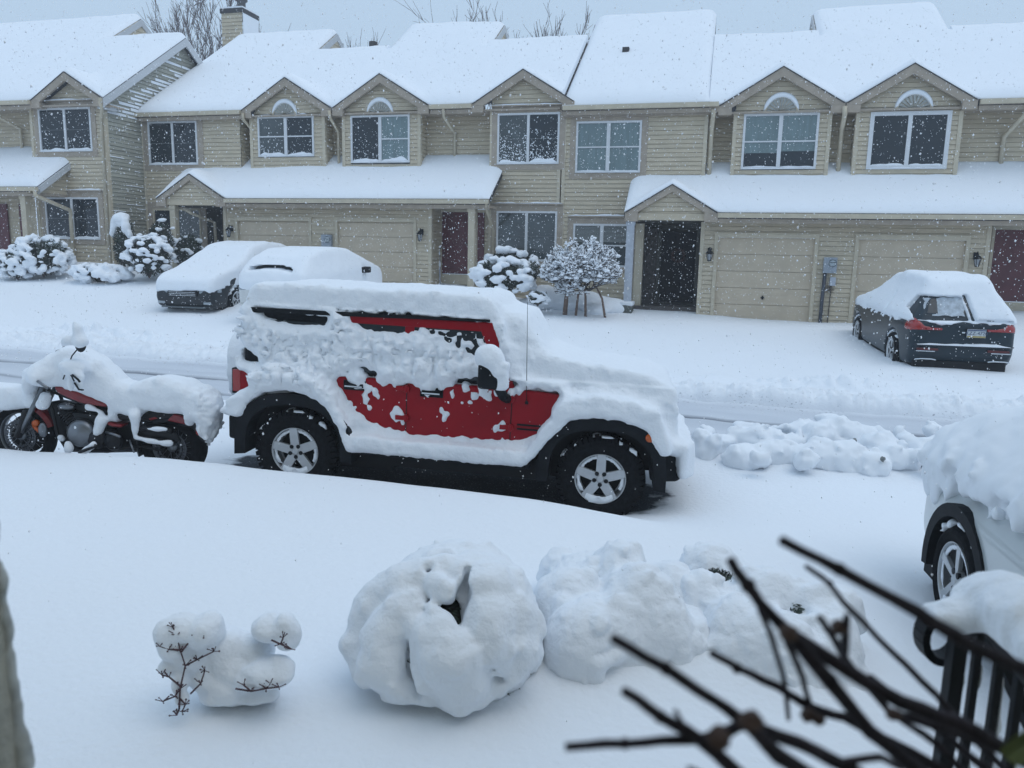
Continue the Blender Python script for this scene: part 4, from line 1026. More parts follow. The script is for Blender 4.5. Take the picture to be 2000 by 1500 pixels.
        if not snowy_low: low = np.full_like(low, 1.)
        f_ = np.minimum(top, low)
        try:
            V, Q = surf_net(f_, *g[:3]); o = mesh_np('wheel_snow', V, Q, snow_m, root); o['kind'] = 'stuff'
        except ValueError: pass
    return root

# ---------------------------------------------------------------- the red four-wheel drive
pa = np.array([-2.07, 7.16, .30]); pb = np.array([.82, 6.75, .21])
ex = (pb-pa)/np.linalg.norm(pb-pa); ey = np.cross([0, 0, 1.], ex); ey /= np.linalg.norm(ey); ez = np.cross(ex, ey)
JO = pa+.86*ey-.40*ez
jeep = empty('off_road_car', tuple(JO), (0, math.asin(-ex[2]), atan2(ex[1], ex[0])), 'boxy red off-road car in the middle, thick snow on its roof and hood', 'car')
FR = 2.92
TUBP = [(-.62, .50), (-.66, .62), (-.60, 1.16), (2.12, 1.16), (2.42, 1.14), (2.42, .62), (2.2, .50)]
def arch(cx, R_, a0, a1, n=14, cz=.42, kx=1.0): return [(cx+kx*R_*cos(radians(a0+(a1-a0)*i/n)), cz+R_*sin(radians(a0+(a1-a0)*i/n))) for i in range(n+1)]
mb = MB(); mb.prism([(-.62, .62), (-.655, .70), (-.61, 1.15), (2.14, 1.15), (2.50, 1.13), (2.50, .80), (2.36, .62), (2.24, .50), (.46, .50), (.38, .70), (.2, .88), (-.2, .9), (-.42, .78), (-.5, .62)], 'y', -.76, .76)
jb = mb.build('body', red_m, jeep, bevel=.02)
mb = MB(); mb.prism([(-.60, 1.153), (-.54, 1.72), (-.46, 1.80), (1.72, 1.82), (1.80, 1.79), (2.03, 1.153)], 'y', -.715, .715); mb.build('hard_top', plastic_m, jeep, bevel=.03)
mb = MB(); mb.prism([(2.16, .60), (2.16, 1.153), (3.30, 1.07), (3.40, .98), (3.42, .55)], 'y', -.56, .56); mb.build('hood', red_m, jeep, bevel=.03)
mb = MB()
for (a0, a1, z0, z1) in ((-.44, .24, 1.20, 1.64), (.36, 1.02, 1.20, 1.67), (1.10, 1.80, 1.20, 1.665)):
    sl = .17 if a1 > 1.7 else 0
    mb.prism([(a0, z0), (a1+.1*(sl > 0), z0), (a1-sl*.3, z1), (a0, z1)], 'y', -.735, -.70)
mb.build('side_window', glass_m, jeep)
mb = MB()                                            # red door frames
mb.prism([(.32, 1.66), (.32, 1.745), (1.745, 1.745), (1.745, 1.66)], 'y', -.745, -.705)
mb.prism([(.30, 1.15), (.30, 1.665), (.37, 1.665), (.37, 1.15)], 'y', -.742, -.705)
mb.prism([(1.02, 1.15), (1.02, 1.665), (1.11, 1.665), (1.11, 1.15)], 'y', -.742, -.705)
mb.prism([(1.70, 1.748), (1.84, 1.748), (2.08, 1.15), (1.97, 1.15)], 'y', -.748, -.705)
mb.build('door_frame', red_m, jeep, bevel=.008)
mb = MB(); mb.prism([(-.5, 1.70), (-.5, 1.75), (1.82, 1.775), (1.82, 1.752)], 'y', -.76, -.70); mb.build('drip_rail', plastic_m, jeep)
for x_ in (1.06, 2.06): mb = MB(); mb.box(x_-.004, x_+.004, -.7625, -.755, .55, 1.15); mb.build('door_gap', under_m, jeep)
mb = MB(); mb.tube([(.36, -.76, 1.14), (.36, -.76, .95), (.46, -.76, .76), (.62, -.76, .56)], .005, 4); mb.build('door_gap', under_m, jeep)
for (x_, z_) in ((.55, 1.07), (1.30, 1.06)):
    mb = MB(); mb.box(x_-.09, x_+.09, -.80, -.765, z_-.018, z_+.022); mb.box(x_-.11, x_+.11, -.77, -.758, z_-.045, z_+.05); mb.build('door_handle', plastic_m, jeep, bevel=.006)
    mb = MB(); mb.box(x_-.085, x_+.085, -.806, -.801, z_-.010, z_+.003); mb.build('handle_edge', chrome_m, jeep)
for (x_, z_) in ((.99, .80), (1.99, .79), (.99, 1.08), (1.99, 1.06)):
    mb = MB(); mb.box(x_-.03, x_+.10, -.79, -.76, z_-.022, z_+.022); mb.tube([(x_+.07, -.785, z_-.035), (x_+.07, -.785, z_+.035)], .014, 8); mb.build('door_hinge', red_m, jeep, bevel=.004)
for z_ in (.83, .87):
    pass
mb = MB(); mb.box(2.12, 2.34, -.770, -.757, .775, .79); mb.box(2.12, 2.34, -.770, -.757, .815, .83); mb.build('side_badge', plastic_m, jeep)
# flares
def flare(cx, R0, R1, cz, x_cut=None, name='fender_flare', k=1.0, side=-1):
    mb = MB(); n = 18; a0, a1 = -4, 184
    y0, y1 = (-.93, -.60) if side < 0 else (.60, .93)
    for i in range(n):
        A0 = radians(a0+(a1-a0)*i/n); A1 = radians(a0+(a1-a0)*(i+1)/n)
        def pt(a, R_):
            sx = 1.06 if abs(cos(a)) > .1 else 1.0
            return (cx+k*R_*np.sign(cos(a))*abs(cos(a))**.8, cz+R_*.94*abs(sin(a))**.75*np.sign(sin(a)))
        P_ = [pt(A0, R0), pt(A0, R1), pt(A1, R1), pt(A1, R0)]
        V = [(p[0], y, p[1]) for y in (y0, y1) for p in P_]
        mb.add(V, [(0, 1, 2, 3), (7, 6, 5, 4), (1, 5, 6, 2), (0, 3, 7, 4)])
    return mb.build(name, plastic_m, jeep)
for sd_ in (-1, 1):
    flare(0.0, .475, .585, .42, side=sd_); flare(FR, .475, .585, .42, side=sd_)
mb = MB(); mb.box(-.35, 3.3, -.55, .55, .30, .62); mb.box(.5, 2.35, -.72, -.5, .30, .50); mb.box(-.5, 3.4, -.6, .6, .45, .85); mb.box(.0-.52, .52, -.72, .72, .5, .93); mb.box(FR-.50, FR+.45, -.70, .70, .5, .93)
mb.tube([(0, -.7, .4), (0, .7, .4)], .07, 8); mb.tube([(FR, -.7, .4), (FR, .7, .4)], .06, 8); mb.box(.35, .9, -.6, -.35, .22, .35); mb.box(1.2, 1.9, -.3, .3, .22, .33)
mb.build('underbody', under_m, jeep)
mb = MB(); mb.box(.46, 2.28, -.90, -.76, .44, .51); mb.build('rock_rail', plastic_m, jeep, bevel=.015)
mb = MB(); mb.prism([(3.44, -.80), (3.62, -.74), (3.74, -.45), (3.74, .45), (3.62, .74), (3.44, .80)], 'z', .40, .66); mb.build('front_bumper', plastic_m, jeep, bevel=.03)
mb = MB(); mb.box(3.36, 3.46, -.86, -.60, .42, .72); mb.build('bumper_end_cap', plastic_m, jeep, bevel=.03)
mb = MB(); mb.prism([(-.56, -.86), (-.70, -.82), (-.78, -.5), (-.78, .5), (-.70, .82), (-.56, .86)], 'z', .46, .70); mb.box(-.6, -.46, -.88, -.6, .50, .70); mb.build('rear_bumper', plastic_m, jeep, bevel=.03)
mb = MB(); mb.box(-.685, -.60, -.765, -.62, .92, 1.14); mb.build('tail_light', lens_m, jeep, bevel=.012)
mb = MB(); mb.box(-.70, -.64, -.75, -.63, .90, 1.15); mb.build('tail_light_guard', plastic_m, jeep, bevel=.01)
mb = MB(); mb.lathe([(0, .022), (.035, .014), (.042, 0), (0, 0)], (3.33, -.925, .835), (0, -1, 0), 16); mb.build('side_marker', amber_m, jeep)
# mirror
mb = MB(); mb.box(1.78, 1.98, -1.06, -.90, 1.18, 1.42); mi = mb.build('wing_mirror', plastic_m, jeep, bevel=.03)
mb = MB(); mb.tube([(1.96, -.98, 1.2), (2.0, -.90, 1.10), (2.02, -.78, 1.06)], .045, 8); mb.build('mirror_arm', plastic_m, mi)
mb = MB(); mb.tube([(2.20, -.80, 1.05), (2.16, -.80, 1.98)], [.0035, .002], 5); mb.build('antenna', black_m, jeep)
mb = MB(); mb.lathe([(0, .03), (.012, .02), (.018, 0), (0, 0)], (2.20, -.77, 1.03), (0, -.5, 1), 10); mb.build('antenna_base', black_m, jeep)
for (x_, nm) in ((0, 'r'), (FR, 'f')):
    wheel(jeep, (x_, -.86, .40), (0, -1, 0), .395, .235, .25, 5, 'slab', spin=pi/2+(0 if x_ else .1))
    wheel(jeep, (x_, .86, .40), (0, 1, 0), .395, .235, .25, 5, 'slab', snow=False)
wheel(jeep, (-.86, 0, 1.0), (0, -1, 0), .38, .235, .25, snow=False, name='spare_wheel').rotation_euler = (0, 0, -pi/2)

# snow on it
JH = .0155
J = grid((-1.16, -1.14, .36), (3.98, 1.04, 2.20), JH); X_, Y_, Z_ = J[3:]
aY = np.abs(Y_)
def pr(P, hw, k=.05): return smax(poly2(P, X_[:, :, 0], Z_[0])[:, None, :], aY-hw, k)
XZ = (X_[:, 0, :], Z_[:, 0, :])
XZs = np.broadcast_arrays(X_[:, 0, 0][:, None], Z_[0, 0, :][None, :])
def pr(P, hw, k=.05): return smax(poly2(P, XZs[0], XZs[1])[:, None, :], aY-hw, k)
top_ = pr([(-.60, 1.1), (-.54, 1.72), (-.46, 1.80), (1.72, 1.82), (1.82, 1.78), (2.08, 1.1)], .725)
tub_ = pr([(-.66, .55), (-.62, 1.16), (2.14, 1.16), (2.52, 1.12), (2.5, .80), (2.2, .5)], .762)
hood_ = pr([(2.0, .60), (2.0, 1.22), (2.3, 1.20), (3.30, 1.12), (3.52, 1.0), (3.56, .50), (3.40, .45)], .62)
def fl(P): return np.maximum(pr(P, .935, .04), .45-aY)
flf = fl([(2.28, .46), (2.42, .80), (2.62, .95), (2.85, .985), (3.15, .965), (3.38, .88), (3.48, .66), (3.5, .5), (3.1, .86), (2.6, .8)])
flr = fl([(-.64, .68), (-.50, .86), (-.2, .985), (.1, .985), (.32, .87), (.52, .50), (.3, .7), (0, .86), (-.3, .8)])
rail_ = np.maximum(pr([(.46, .45), (.46, .51), (2.28, .51), (2.28, .45)], .92, .02), .5-aY)
bf_ = boxd(X_, Y_, Z_, (3.58, 0, .56), (.16, .80, .10)); bf_ = np.maximum(bf_, (aY*.45+X_)-4.02)
br_ = boxd(X_, Y_, Z_, (-.68, 0, .60), (.08, .84, .09))
sp_ = np.maximum(np.sqrt(Y_**2+(Z_-1.0)**2)-.38, np.abs(X_+.80)-.14)
mir_ = boxd(X_, Y_, Z_, (1.88, -.98, 1.30), (.09, .075, .12))
def sw(Fv, d): return sweep_up(np.array(np.broadcast_to(Fv, (len(J[0]), len(J[1]), len(J[2]))), dtype=np.float32), JH, d)
snow_top = smin(sw(top_, .17), sw(hood_, .24), .18)
snow_top = smin(snow_top, sw(tub_, .10), .05)
snow_top = smin(snow_top, sw(flf, .17), .14)
snow_top = smin(snow_top, sw(flr, .17), .10)
snow_top = smin(snow_top, sw(rail_, .085), .06)
snow_top = smin(snow_top, sw(bf_, .10), .08); snow_top = smin(snow_top, sw(sp_, .14), .08); snow_top = smin(snow_top, sw(br_, .08), .05)
# snow piled against the windscreen
wind_ = pr([(1.7, 1.90), (2.12, 1.82), (2.32, 1.50), (2.75, 1.28), (2.2, 1.1)], .62, .15); snow_top = smin(snow_top, wind_, .12)
snow_top = blur(snow_top, 2)
N1 = noise3(J[0], J[1], J[2], .10, 1); N2 = noise3(J[0], J[1], J[2], .045, 2); N3 = noise3(J[0], J[1], J[2], .35, 3); N4 = noise3(J[0], J[1], J[2], .19, 7)
bil = np.abs(N1)*.6+np.abs(N2)*.4                        # billowy
# where the near side is bare
bare = [
 [(-.44, 1.735), (.26, 1.705), (.24, 1.63), (-.10, 1.62), (-.34, 1.655)],
 [(.34, 1.775), (1.80, 1.735), (1.88, 1.60), (1.97, 1.38), (2.02, 1.24), (1.93, 1.24), (1.86, 1.40), (1.72, 1.45), (1.55, 1.52), (1.35, 1.60), (1.20, 1.67), (1.15, 1.64), (.98, 1.61), (.72, 1.61), (.52, 1.69)],
 [(.36, 1.11), (.60, 1.25), (.74, 1.22), (.78, 1.12), (.95, 1.08), (1.02, 1.12), (1.15, 1.10), (1.36, 1.11), (1.47, 1.13), (1.56, 1.20), (1.72, 1.24), (1.80, 1.17), (1.92, 1.19), (2.05, 1.22), (2.14, 1.16), (2.30, 1.18), (2.50, 1.14), (2.44, .95), (2.30, .74), (2.16, .665), (1.80, .655), (1.41, .66), (1.11, .65), (.85, .69), (.66, .76), (.52, .89), (.43, 1.01)],
 [(-.74, 1.17), (-.52, 1.10), (-.42, 1.02), (-.60, .92), (-.74, .90)],
 [(-.60, 1.36), (-.48, 1.30), (-.40, 1.22), (-.52, 1.20), (-.62, 1.24)],
 [(-1.1, .2), (-1.1, .70), (-.50, .70), (-.45, .85), (-.30, .97), (-.10, 1.01), (.12, .99), (.32, .88), (.45, .68), (.54, .455), (1.2, .455), (2.2, .455), (2.33, .58), (2.45, .76), (2.62, .93), (2.80, .975), (3.10, .965), (3.30, .89), (3.38, .74), (3.44, .68), (3.60, .66), (3.64, .2)]]
# snow stuck here and there on the doors
spots = [(.58, 1.135, .10), (.52, 1.16, .07), (1.27, 1.14, .10), (1.38, 1.15, .06), (.66, .98, .03), (.67, .93, .03), (.70, .88, .025), (.68, 1.06, .04), (.76, 1.02, .035), (.78, .98, .03), (.97, .825, .07), (1.03, .80, .04), (1.03, .74, .02), (1.40, .90, .03), (1.45, .86, .035), (1.43, .82, .025), (1.97, .79, .045), (1.92, .77, .03),
 (1.62, 1.13, .045), (1.70, 1.07, .045), (1.78, 1.13, .06), (1.85, 1.07, .04), (1.66, 1.0, .025), (1.92, 1.10, .04), (2.05, 1.10, .045), (2.12, 1.14, .05), (1.5, 1.06, .03), (1.6, .98, .025), (.86, 1.14, .05), (.9, 1.2, .06), (2.3, .55, .02)]
NN = noise3(J[0], J[1][:1], J[2], .09, 11)[:, 0]*.5+noise3(J[0], J[1][:1], J[2], .042, 12)[:, 0]*.6+noise3(J[0], J[1][:1], J[2], .03, 13)[:, 0]*.6
db = np.full(XZs[0].shape, 9.)
for i, P in enumerate(bare):
    d_ = poly2(P, XZs[0], XZs[1]); amp = (.012, .05, .028, .02, .02, .012)[i]
    d_ = d_+NN*amp
    if i == 2:
        for (a, b, r) in spots:
            d_ = np.maximum(d_, r-np.sqrt((XZs[0]-a)**2+((XZs[1]-b)*.8)**2)*1.15+NN*.03)
    if i == 1:
        m_ = (XZs[0] > 1.15) & (XZs[1] < 1.66); d_ = np.where(m_, np.maximum(d_, .030*(NN+.12)*4*0+ (.05*(NN*1.6+.02))), d_)
    db = np.minimum(db, d_)
side_mask = 1/(1+np.exp((Y_+.55)/.03))                   # near side only
tmax = .020+.022*N4+.13*bil*np.clip((Z_-.85)/.2, .22, 1)*np.clip((1.80-Z_)/.1, .3, 1)*np.clip((2.4-X_)/.3, .25, 1)
up_t = .012+.014*N3+.012*N1*.6+.006*N2
thick = np.clip(np.where(db > 0, db*.75+.004, db*3)[:, None, :], -.06, tmax)
thick = thick*side_mask+up_t*(1-side_mask)
topz = np.where(X_ < 1.95, 1.80, 1.25)
thick = np.where(Z_ > topz, up_t+.012*(bil-.3)*np.clip((-Y_-.45)/.2, 0, 1)*1.6, thick)
Fj = snow_top-thick
Fj = np.maximum(Fj, -(Z_-.445)+.0*X_)
# soft lower lips and the front end
ms = smin(ellip(X_, Y_, Z_, (1.87, -.98, 1.46), (.125, .11, .12)), ellip(X_, Y_, Z_, (1.93, -.97, 1.36), (.085, .10, .12)), .06)+.02*N1;  ms2 = boxd(X_, Y_, Z_, (1.99, -.98, 1.30), (.03, .05, .10))-.02-.03*bil
Fj = np.minimum(Fj, ms-.01*bil); Fj = np.minimum(Fj, ms2)
jo = net_obj('snow_cover', Fj, J, snow_m, jeep, 1)
del Fj, ms, ms2, thick, snow_top, N1, N2, N3, N4, bil
# ---------------------------------------------------------------- the other cars
def car(name, label, s0, t0, yaw, paint, side, halfw, wheels, R=.33, rr=.23, snow_d=.16, bare=None, h=.032, style='pair', spokes=5, zoff=0., top_w=.70, belt=.95, glass=(), face='L', smooth=.0, taper=.10, flakeseed=0, roundk=.10, bl=2, zb=0., pitch=0., side_t=0., th_=.55):
    """a car whose rear centre stands at (s0,t0); x forward, y to its left; yaw turns the heading left of 'away from the street'"""
    z0 = zb
    p = stw(s0, t0, z0)
    root = empty(name, tuple(p), (0, radians(pitch), -A+pi/2+radians(yaw)), label, 'car')
    L_ = max(q[0] for q in side)
    g = grid((-.45, -halfw-.32, -.05), (L_+.45, halfw+.32, 2.15), h); X_, Y_, Z_ = g[3:]
    x2, z2 = X_[:, 0, 0][:, None], Z_[0, 0, :][None, :]
    sd_ = poly2(side, x2, z2)[:, None, :]
    wz = np.where(Z_ < belt, halfw, halfw-(halfw-top_w)*np.clip((Z_-belt)/th_, 0, 1))
    wx = wz-taper*(np.abs(X_-L_/2)/(L_/2))**5-.02*np.clip((.5-Z_)/.3, 0, 1)
    body = smax(sd_, (np.abs(Y_)-wx)*.95, roundk)
    full = body.copy()
    for wx_ in wheels:
        well = np.maximum(np.sqrt((X_-wx_)**2+(Z_-R)**2)-(R+.055), -(np.abs(Y_)-halfw+.26)); body = smax(body, -well, .02)
    b = net_obj('body', body, g, paint, root, 1)
    # windows as slightly proud dark panes
    for (nm, poly, cond, m_) in glass:
        if nm.startswith('side'):
            f_ = np.maximum(full-.008, poly2(poly, x2, z2)[:, None, :]); f_ = np.maximum(f_, .35-np.abs(Y_)); f_ = np.maximum(f_, -(full+.05))
        else:                                   # polygon in (y,z), cond = (xmin,xmax)
            f_ = np.maximum(full-.008, poly2(poly, Y_[0, :, 0][:, None], Z_[0, 0, :][None, :])[None, :, :]); f_ = np.maximum(f_, np.maximum(cond[0]-X_, X_-cond[1])); f_ = np.maximum(f_, -(full+.06))
        try: net_obj(nm.split(':')[-1], f_, g, m_, root, 0)
        except ValueError: pass
    # snow
    sn = sweep_up(np.array(np.broadcast_to(full, (len(g[0]), len(g[1]), len(g[2]))), dtype=np.float32), h, snow_d)
    sn = blur(sn, bl)-.012
    n1 = noise3(g[0], g[1], g[2], .5, 31+flakeseed); n2_ = noise3(g[0], g[1], g[2], .16, 32+flakeseed); n3_ = noise3(g[0], g[1], g[2], .07, 33+flakeseed)
    sn = sn-.02*n1-.008*n2_
    db = bare(X_, Y_, Z_, n1, n2_, n3_)          # negative where the car shows
    th = np.clip(db*3, -.25, .0)+side_t*(1+1.5*(np.abs(n2_)+np.abs(n3_)*.6-.3))*np.clip(db*6, 0, 1)*np.clip((1.5-Z_)*3, .3, 1)
    sn = sn-th
    sn = np.maximum(sn, -(Z_-.12))
    o = net_obj('snow_cover', sn, g, snow_soft, root, 1)
    for wx_ in wheels:
        for sg in (-1, 1):
            wheel(root, (wx_, sg*(halfw-.01), R), (0, sg, 0), R, rr, .22, spokes, style, treads=30, lugs=False, snow=(sg > 0) == (face == 'L'), spin=.4)
    return root
# dark hatchback, nose to the street
def bare1(X_, Y_, Z_, a, b, c):
    # X is forward: nose at large X
    cut_ = .64+.05*a+.04*b+.03*c
    cut_ = cut_-.10*np.clip((np.abs(Y_+.0)-.45)/.3, 0, 1)*0
    f_ = Z_-cut_-.0*X_
    sidez = Z_-(.72+.05*a+.05*b)
    return np.where(X_ > 4.0, f_, sidez)
side1 = [(.10, .30), (.0, .55), (.05, .98), (.30, 1.18), (.9, 1.42), (1.7, 1.50), (2.35, 1.44), (3.1, 1.12), (3.55, .98), (4.2, .86), (4.45, .72), (4.52, .5), (4.48, .28), (4.3, .20), (.3, .22)]
c1 = car('parked_car', 'dark car under smooth snow with its nose to the street, left of the white car', -12.62, 21.15, 180, darkcar_m, side1, .90, (.85, 3.55), snow_d=.18, bare=bare1, glass=[('side:side_window', [(.7, 1.02), (1.0, 1.36), (2.3, 1.38), (2.9, 1.06)], 0, glass_m)], face='L', bl=3, flakeseed=1, zb=.90, pitch=5)
mb = MB(); mb.box(4.44, 4.535, -.42, .42, .52, .66); mb.build('grille', black_m, c1, bevel=.02)
mb = MB(); 
for z_ in (.545, .585, .625): mb.box(4.52, 4.545, -.38, .38, z_, z_+.012)
mb.build('grille_bar', chrome_m, c1)
for sg in (-1, 1):
    mb = MB(); mb.prism([(4.50, sg*.46), (4.40, sg*.80), (4.18, sg*.885), (4.10, sg*.80), (4.40, sg*.44)], 'z', .60, .70); mb.build('headlight', clear_m, c1, bevel=.015)
    mb = MB(); mb.box(4.45, 4.50, min(sg*.55, sg*.76), max(sg*.55, sg*.76), .33, .40); mb.build('fog_light', clear_m, c1, bevel=.01)
mb = MB(); mb.box(4.40, 4.555, -.62, .62, .24, .27); mb.build('bumper_lip', mat('bumper_lip', (.10, .12, .13), .4), c1)
# white hatchback, tail to the street
def bare2(X_, Y_, Z_, a, b, c):
    lo = Z_-(.80+.03*a+.02*b)                                    # below the tail lights it is bare
    slot = np.maximum(np.abs(Z_-(1.26-.06*np.abs(Y_+.1)))-.038, np.abs(Y_+.02)-.62); slot = np.maximum(slot, X_-.75)
    slot = np.maximum(np.abs(Z_-(1.31-.10*(Y_-.1)**2*2-.05*Y_*0))-.045, np.abs(Y_-.05)-.55); slot = np.maximum(slot, X_-.75)*4+.01*b
    mir = np.sqrt((X_-3.05)**2+(Z_-1.02)**2)-.0
    r_ = np.where(X_ > .5, Z_-(.45+.05*a+.05*b), lo)
    return np.minimum(r_, slot)
side2 = [(.12, .28), (.0, .5), (.0, .82), (.10, 1.02), (.55, 1.36), (1.1, 1.48), (2.0, 1.50), (2.6, 1.42), (3.3, 1.12), (3.75, .98), (4.3, .82), (4.42, .55), (4.3, .22), (.3, .22)]
c2 = car('parked_car', 'white car under smooth snow with its tail to the street, right of the dark car', -9.55, 15.6, 0, whitecar_m, side2, .91, (.80, 3.45), snow_d=.17, bare=bare2, glass=[('rear:rear_window', [(-.62, 1.08), (.62, 1.08), (.55, 1.36), (-.55, 1.36)], (0, 1.0), glass_m), ('rear:tail_light', [(.55, .80), (.95, .78), (.95, .90), (.7, .88)], (-.1, .30), clear_m), ('rear:tail_light', [(-.55, .80), (-.95, .78), (-.95, .90), (-.7, .88)], (-.1, .30), clear_m)], face='R', bl=2, flakeseed=4, zb=.50, pitch=-4.5)
for sg in (-1, 1):
    mb = MB(); mb.prism([(2.85, sg*.88), (3.0, sg*1.08), (3.12, sg*1.08), (3.15, sg*.88)], 'z', .95, 1.10); mi = mb.build('wing_mirror', black_m, c2, bevel=.02)
mb = MB(); mb.box(-.02, .04, -.42, .42, .50, .74); mb.build('tailgate_panel', mat('grey_white_panel', (.42, .42, .40), .4), c2, bevel=.02)
mb = MB(); mb.box(-.04, .06, -.80, .80, .46, .49); mb.build('bumper_crease', whitecar_m, c2, bevel=.01)
for sg in (-1, 1):
    mb = MB(); mb.box(-.03, .02, min(sg*.55, sg*.75), max(sg*.55, sg*.75), .33, .37); mb.build('rear_reflector', lens_m, c2, bevel=.005)
# dark SUV seen from behind on the right
def bare3(X_, Y_, Z_, a, b, c):
    rear = Z_-(1.02+.02*a+.04*b+.03*c)
    # rear window: lower left half is clear of thick snow
    cl_ = np.maximum(np.maximum(np.abs(Z_-1.25)-.22, -(Y_+.06+.25*(1.25-Z_))), Y_-.82)
    edge = np.maximum(np.abs(Y_+.10+.28*(1.25-Z_))-.05, np.abs(Z_-1.27)-.24)
    under = np.maximum(np.abs(Z_-1.06)-.03, np.abs(Y_+.42)-.36)
    rear = np.minimum(np.minimum(np.minimum(rear, cl_+.012*c), edge), under)
    rear = np.where(Z_ > 1.50, .2, rear)
    sidez = Z_-(.97+.05*a+.07*b+.05*c)
    gap1 = np.maximum(np.abs(X_-1.62-.3*(Z_-1.2))-.045+.02*c, np.abs(Z_-1.18)-.26)        # pillar gap by the rear door
    gap2 = np.maximum(np.abs(Z_-1.0)-.022, np.abs(X_-2.3)-.75)
    gap3 = np.sqrt((X_-4.25)**2+((Z_-.98)*2)**2)-.16
    sidez = np.minimum(np.minimum(np.minimum(sidez, gap1), gap2), gap3)
    sidez = np.where(Y_ > 0, sidez, Z_-.9-.05*a)
    return np.where(X_ < .62, rear, sidez)
side3 = [(.14, .26), (.02, .42), (.0, .62), (.06, .98), (.16, 1.14), (.48, 1.60), (.75, 1.68), (1.9, 1.70), (2.6, 1.64), (3.35, 1.22), (3.7, 1.10), (4.4, .98), (4.68, .78), (4.72, .5), (4.55, .24), (.4, .22)]
c3 = car('parked_car', 'dark car with red tail lights and half-cleared rear window, tail to us on the right', 4.42, 15.0, 2.5, navy_m, side3, .94, (.92, 3.72), R=.37, rr=.25, snow_d=.13, bare=bare3, h=.026, side_t=.012, face='L', flakeseed=7, zb=.17, pitch=-2, top_w=.58, style='pair', bl=3, taper=.12, roundk=.14,
    glass=[('rear:rear_window', [(-.62, 1.13), (.62, 1.13), (.56, 1.50), (-.56, 1.50)], (0, .8), glass_m), ('side:side_window', [(.75, 1.10), (.95, 1.52), (2.5, 1.54), (3.2, 1.12)], 0, glass_m), ('rear:tail_light', [(.50, .885), (.97, .85), (.97, 1.10), (.80, 1.10), (.62, .95), (.50, .93)], (-.1, .36), lens_m), ('rear:tail_light', [(-.50, .885), (-.97, .85), (-.97, 1.10), (-.80, 1.10), (-.62, .95), (-.50, .93)], (-.1, .36), lens_m)])
# frosted patch on the cleared half of the rear window
mb = MB(); 
for (ya, yb, za, zb) in ((-.02, .62, 1.13, 1.46),):
    n_ = 9; V = []
    for i in range(n_+1):
        for j in range(6):
            y_ = ya+(yb-ya)*i/n_+.02*math.sin(j*2.1+i); z_ = za+(zb-za)*j/5*(1-.15*(i/n_))+.01*math.sin(i*1.7)
            x_ = .16+(z_-1.14)*(.32/.46)-.022+.06*(abs(y_)/.7)**3; V.append((x_, y_, z_))
    mb.add(V, [(i*6+j, i*6+j+1, (i+1)*6+j+1, (i+1)*6+j) for i in range(n_) for j in range(5)])
mb.build('window_frost', mat('frost', (.42, .47, .52), .8, var=.25, vscale=14), c3, True)
for sg in (-1, 1):
    q = lambda y: sg*y
    mb = MB(); mb.box(-.015, .05, min(q(.36), q(.62)), max(q(.36), q(.62)), .885, .925); mb.build('tail_light_strip', lens_m, c3, bevel=.01)
    mb = MB(); mb.box(-.045, .06, min(q(.45), q(.76)), max(q(.45), q(.76)), .505, .522); mb.build('bumper_strip', chrome_m, c3)
    mb = MB(); mb.box(-.04, .06, min(q(.40), q(.74)), max(q(.40), q(.74)), .530, .565); mb.build('rear_reflector', mat('dark_red_lens', (.10, .01, .012), .3), c3)
    mb = MB(); mb.tube([(-.03, q(.42), .36), (-.05, q(.50), .375), (-.05, q(.68), .375), (-.03, q(.76), .36)], .012, 6); mb.build('exhaust_trim', chrome_m, c3)
mb = MB(); mb.prism([(-.04, -.74), (-.04, .74), (.10, .86), (.10, -.86)], 'z', .60, .625); mb.build('bumper_step', navy_m, c3, bevel=.01)
mb = MB()
V = []; n_ = 30
for i in range(n_+1):
    y_ = -.75+1.50*i/n_; e = min(i, n_-i)/4; hh = .028*min(1, e)*(1+.5*float(n2(y_, 0., .2, 5)))*(1.5 if y_ < 0 else .8)
    for (x_, z_) in ((-.055, .626), (-.06, .626+hh*.6), (-.01, .630+hh), (.06, .626+hh*.7), (.07, .626)): V.append((x_, y_, z_))
mb.add(V, [(i*5+j, i*5+j+1, (i+1)*5+j+1, (i+1)*5+j) for i in range(n_) for j in range(4)]); mb.build('bumper_snow', snow_soft, c3, True)
mb = MB(); mb.box(-.03, .05, -.34, -.04+.0, .775, .930); mb.build('plate_recess', black_m, c3, bevel=.01)
mb = MB(); mb.box(-.045, -.028, -.33, -.03, .78, .925); pl = mb.build('license_plate', mat('plate_white', (.52, .56, .58), .5, var=.12, vscale=20), c3, bevel=.004)
mb = MB(); mb.box(-.048, -.0455, -.325, -.035, .784, .812); mb.build('plate_band', mat('plate_gold', (.38, .30, .10), .5), pl)
mb = MB(); mb.box(-.048, -.0455, -.325, -.035, .900, .921); mb.build('plate_band', mat('plate_blue', (.06, .09, .18), .5), pl)
def text(s_, size, loc, rot, m_, parent, name='lettering', ext=.002):
    cu = bpy.data.curves.new(name, 'FONT'); cu.body = s_; cu.size = size; cu.align_x = 'CENTER'; cu.align_y = 'CENTER'; cu.extrude = ext
    o = bpy.data.objects.new(name, cu); COL.objects.link(o); bpy.context.view_layer.update()
    me = bpy.data.meshes.new_from_object(o.evaluated_get(bpy.context.evaluated_depsgraph_get())); bpy.data.objects.remove(o)
    me.name = name; me.materials.append(m_); o = bpy.data.objects.new(name, me); COL.objects.link(o); o.parent = parent; o.location = loc; o.rotation_euler = rot; return o
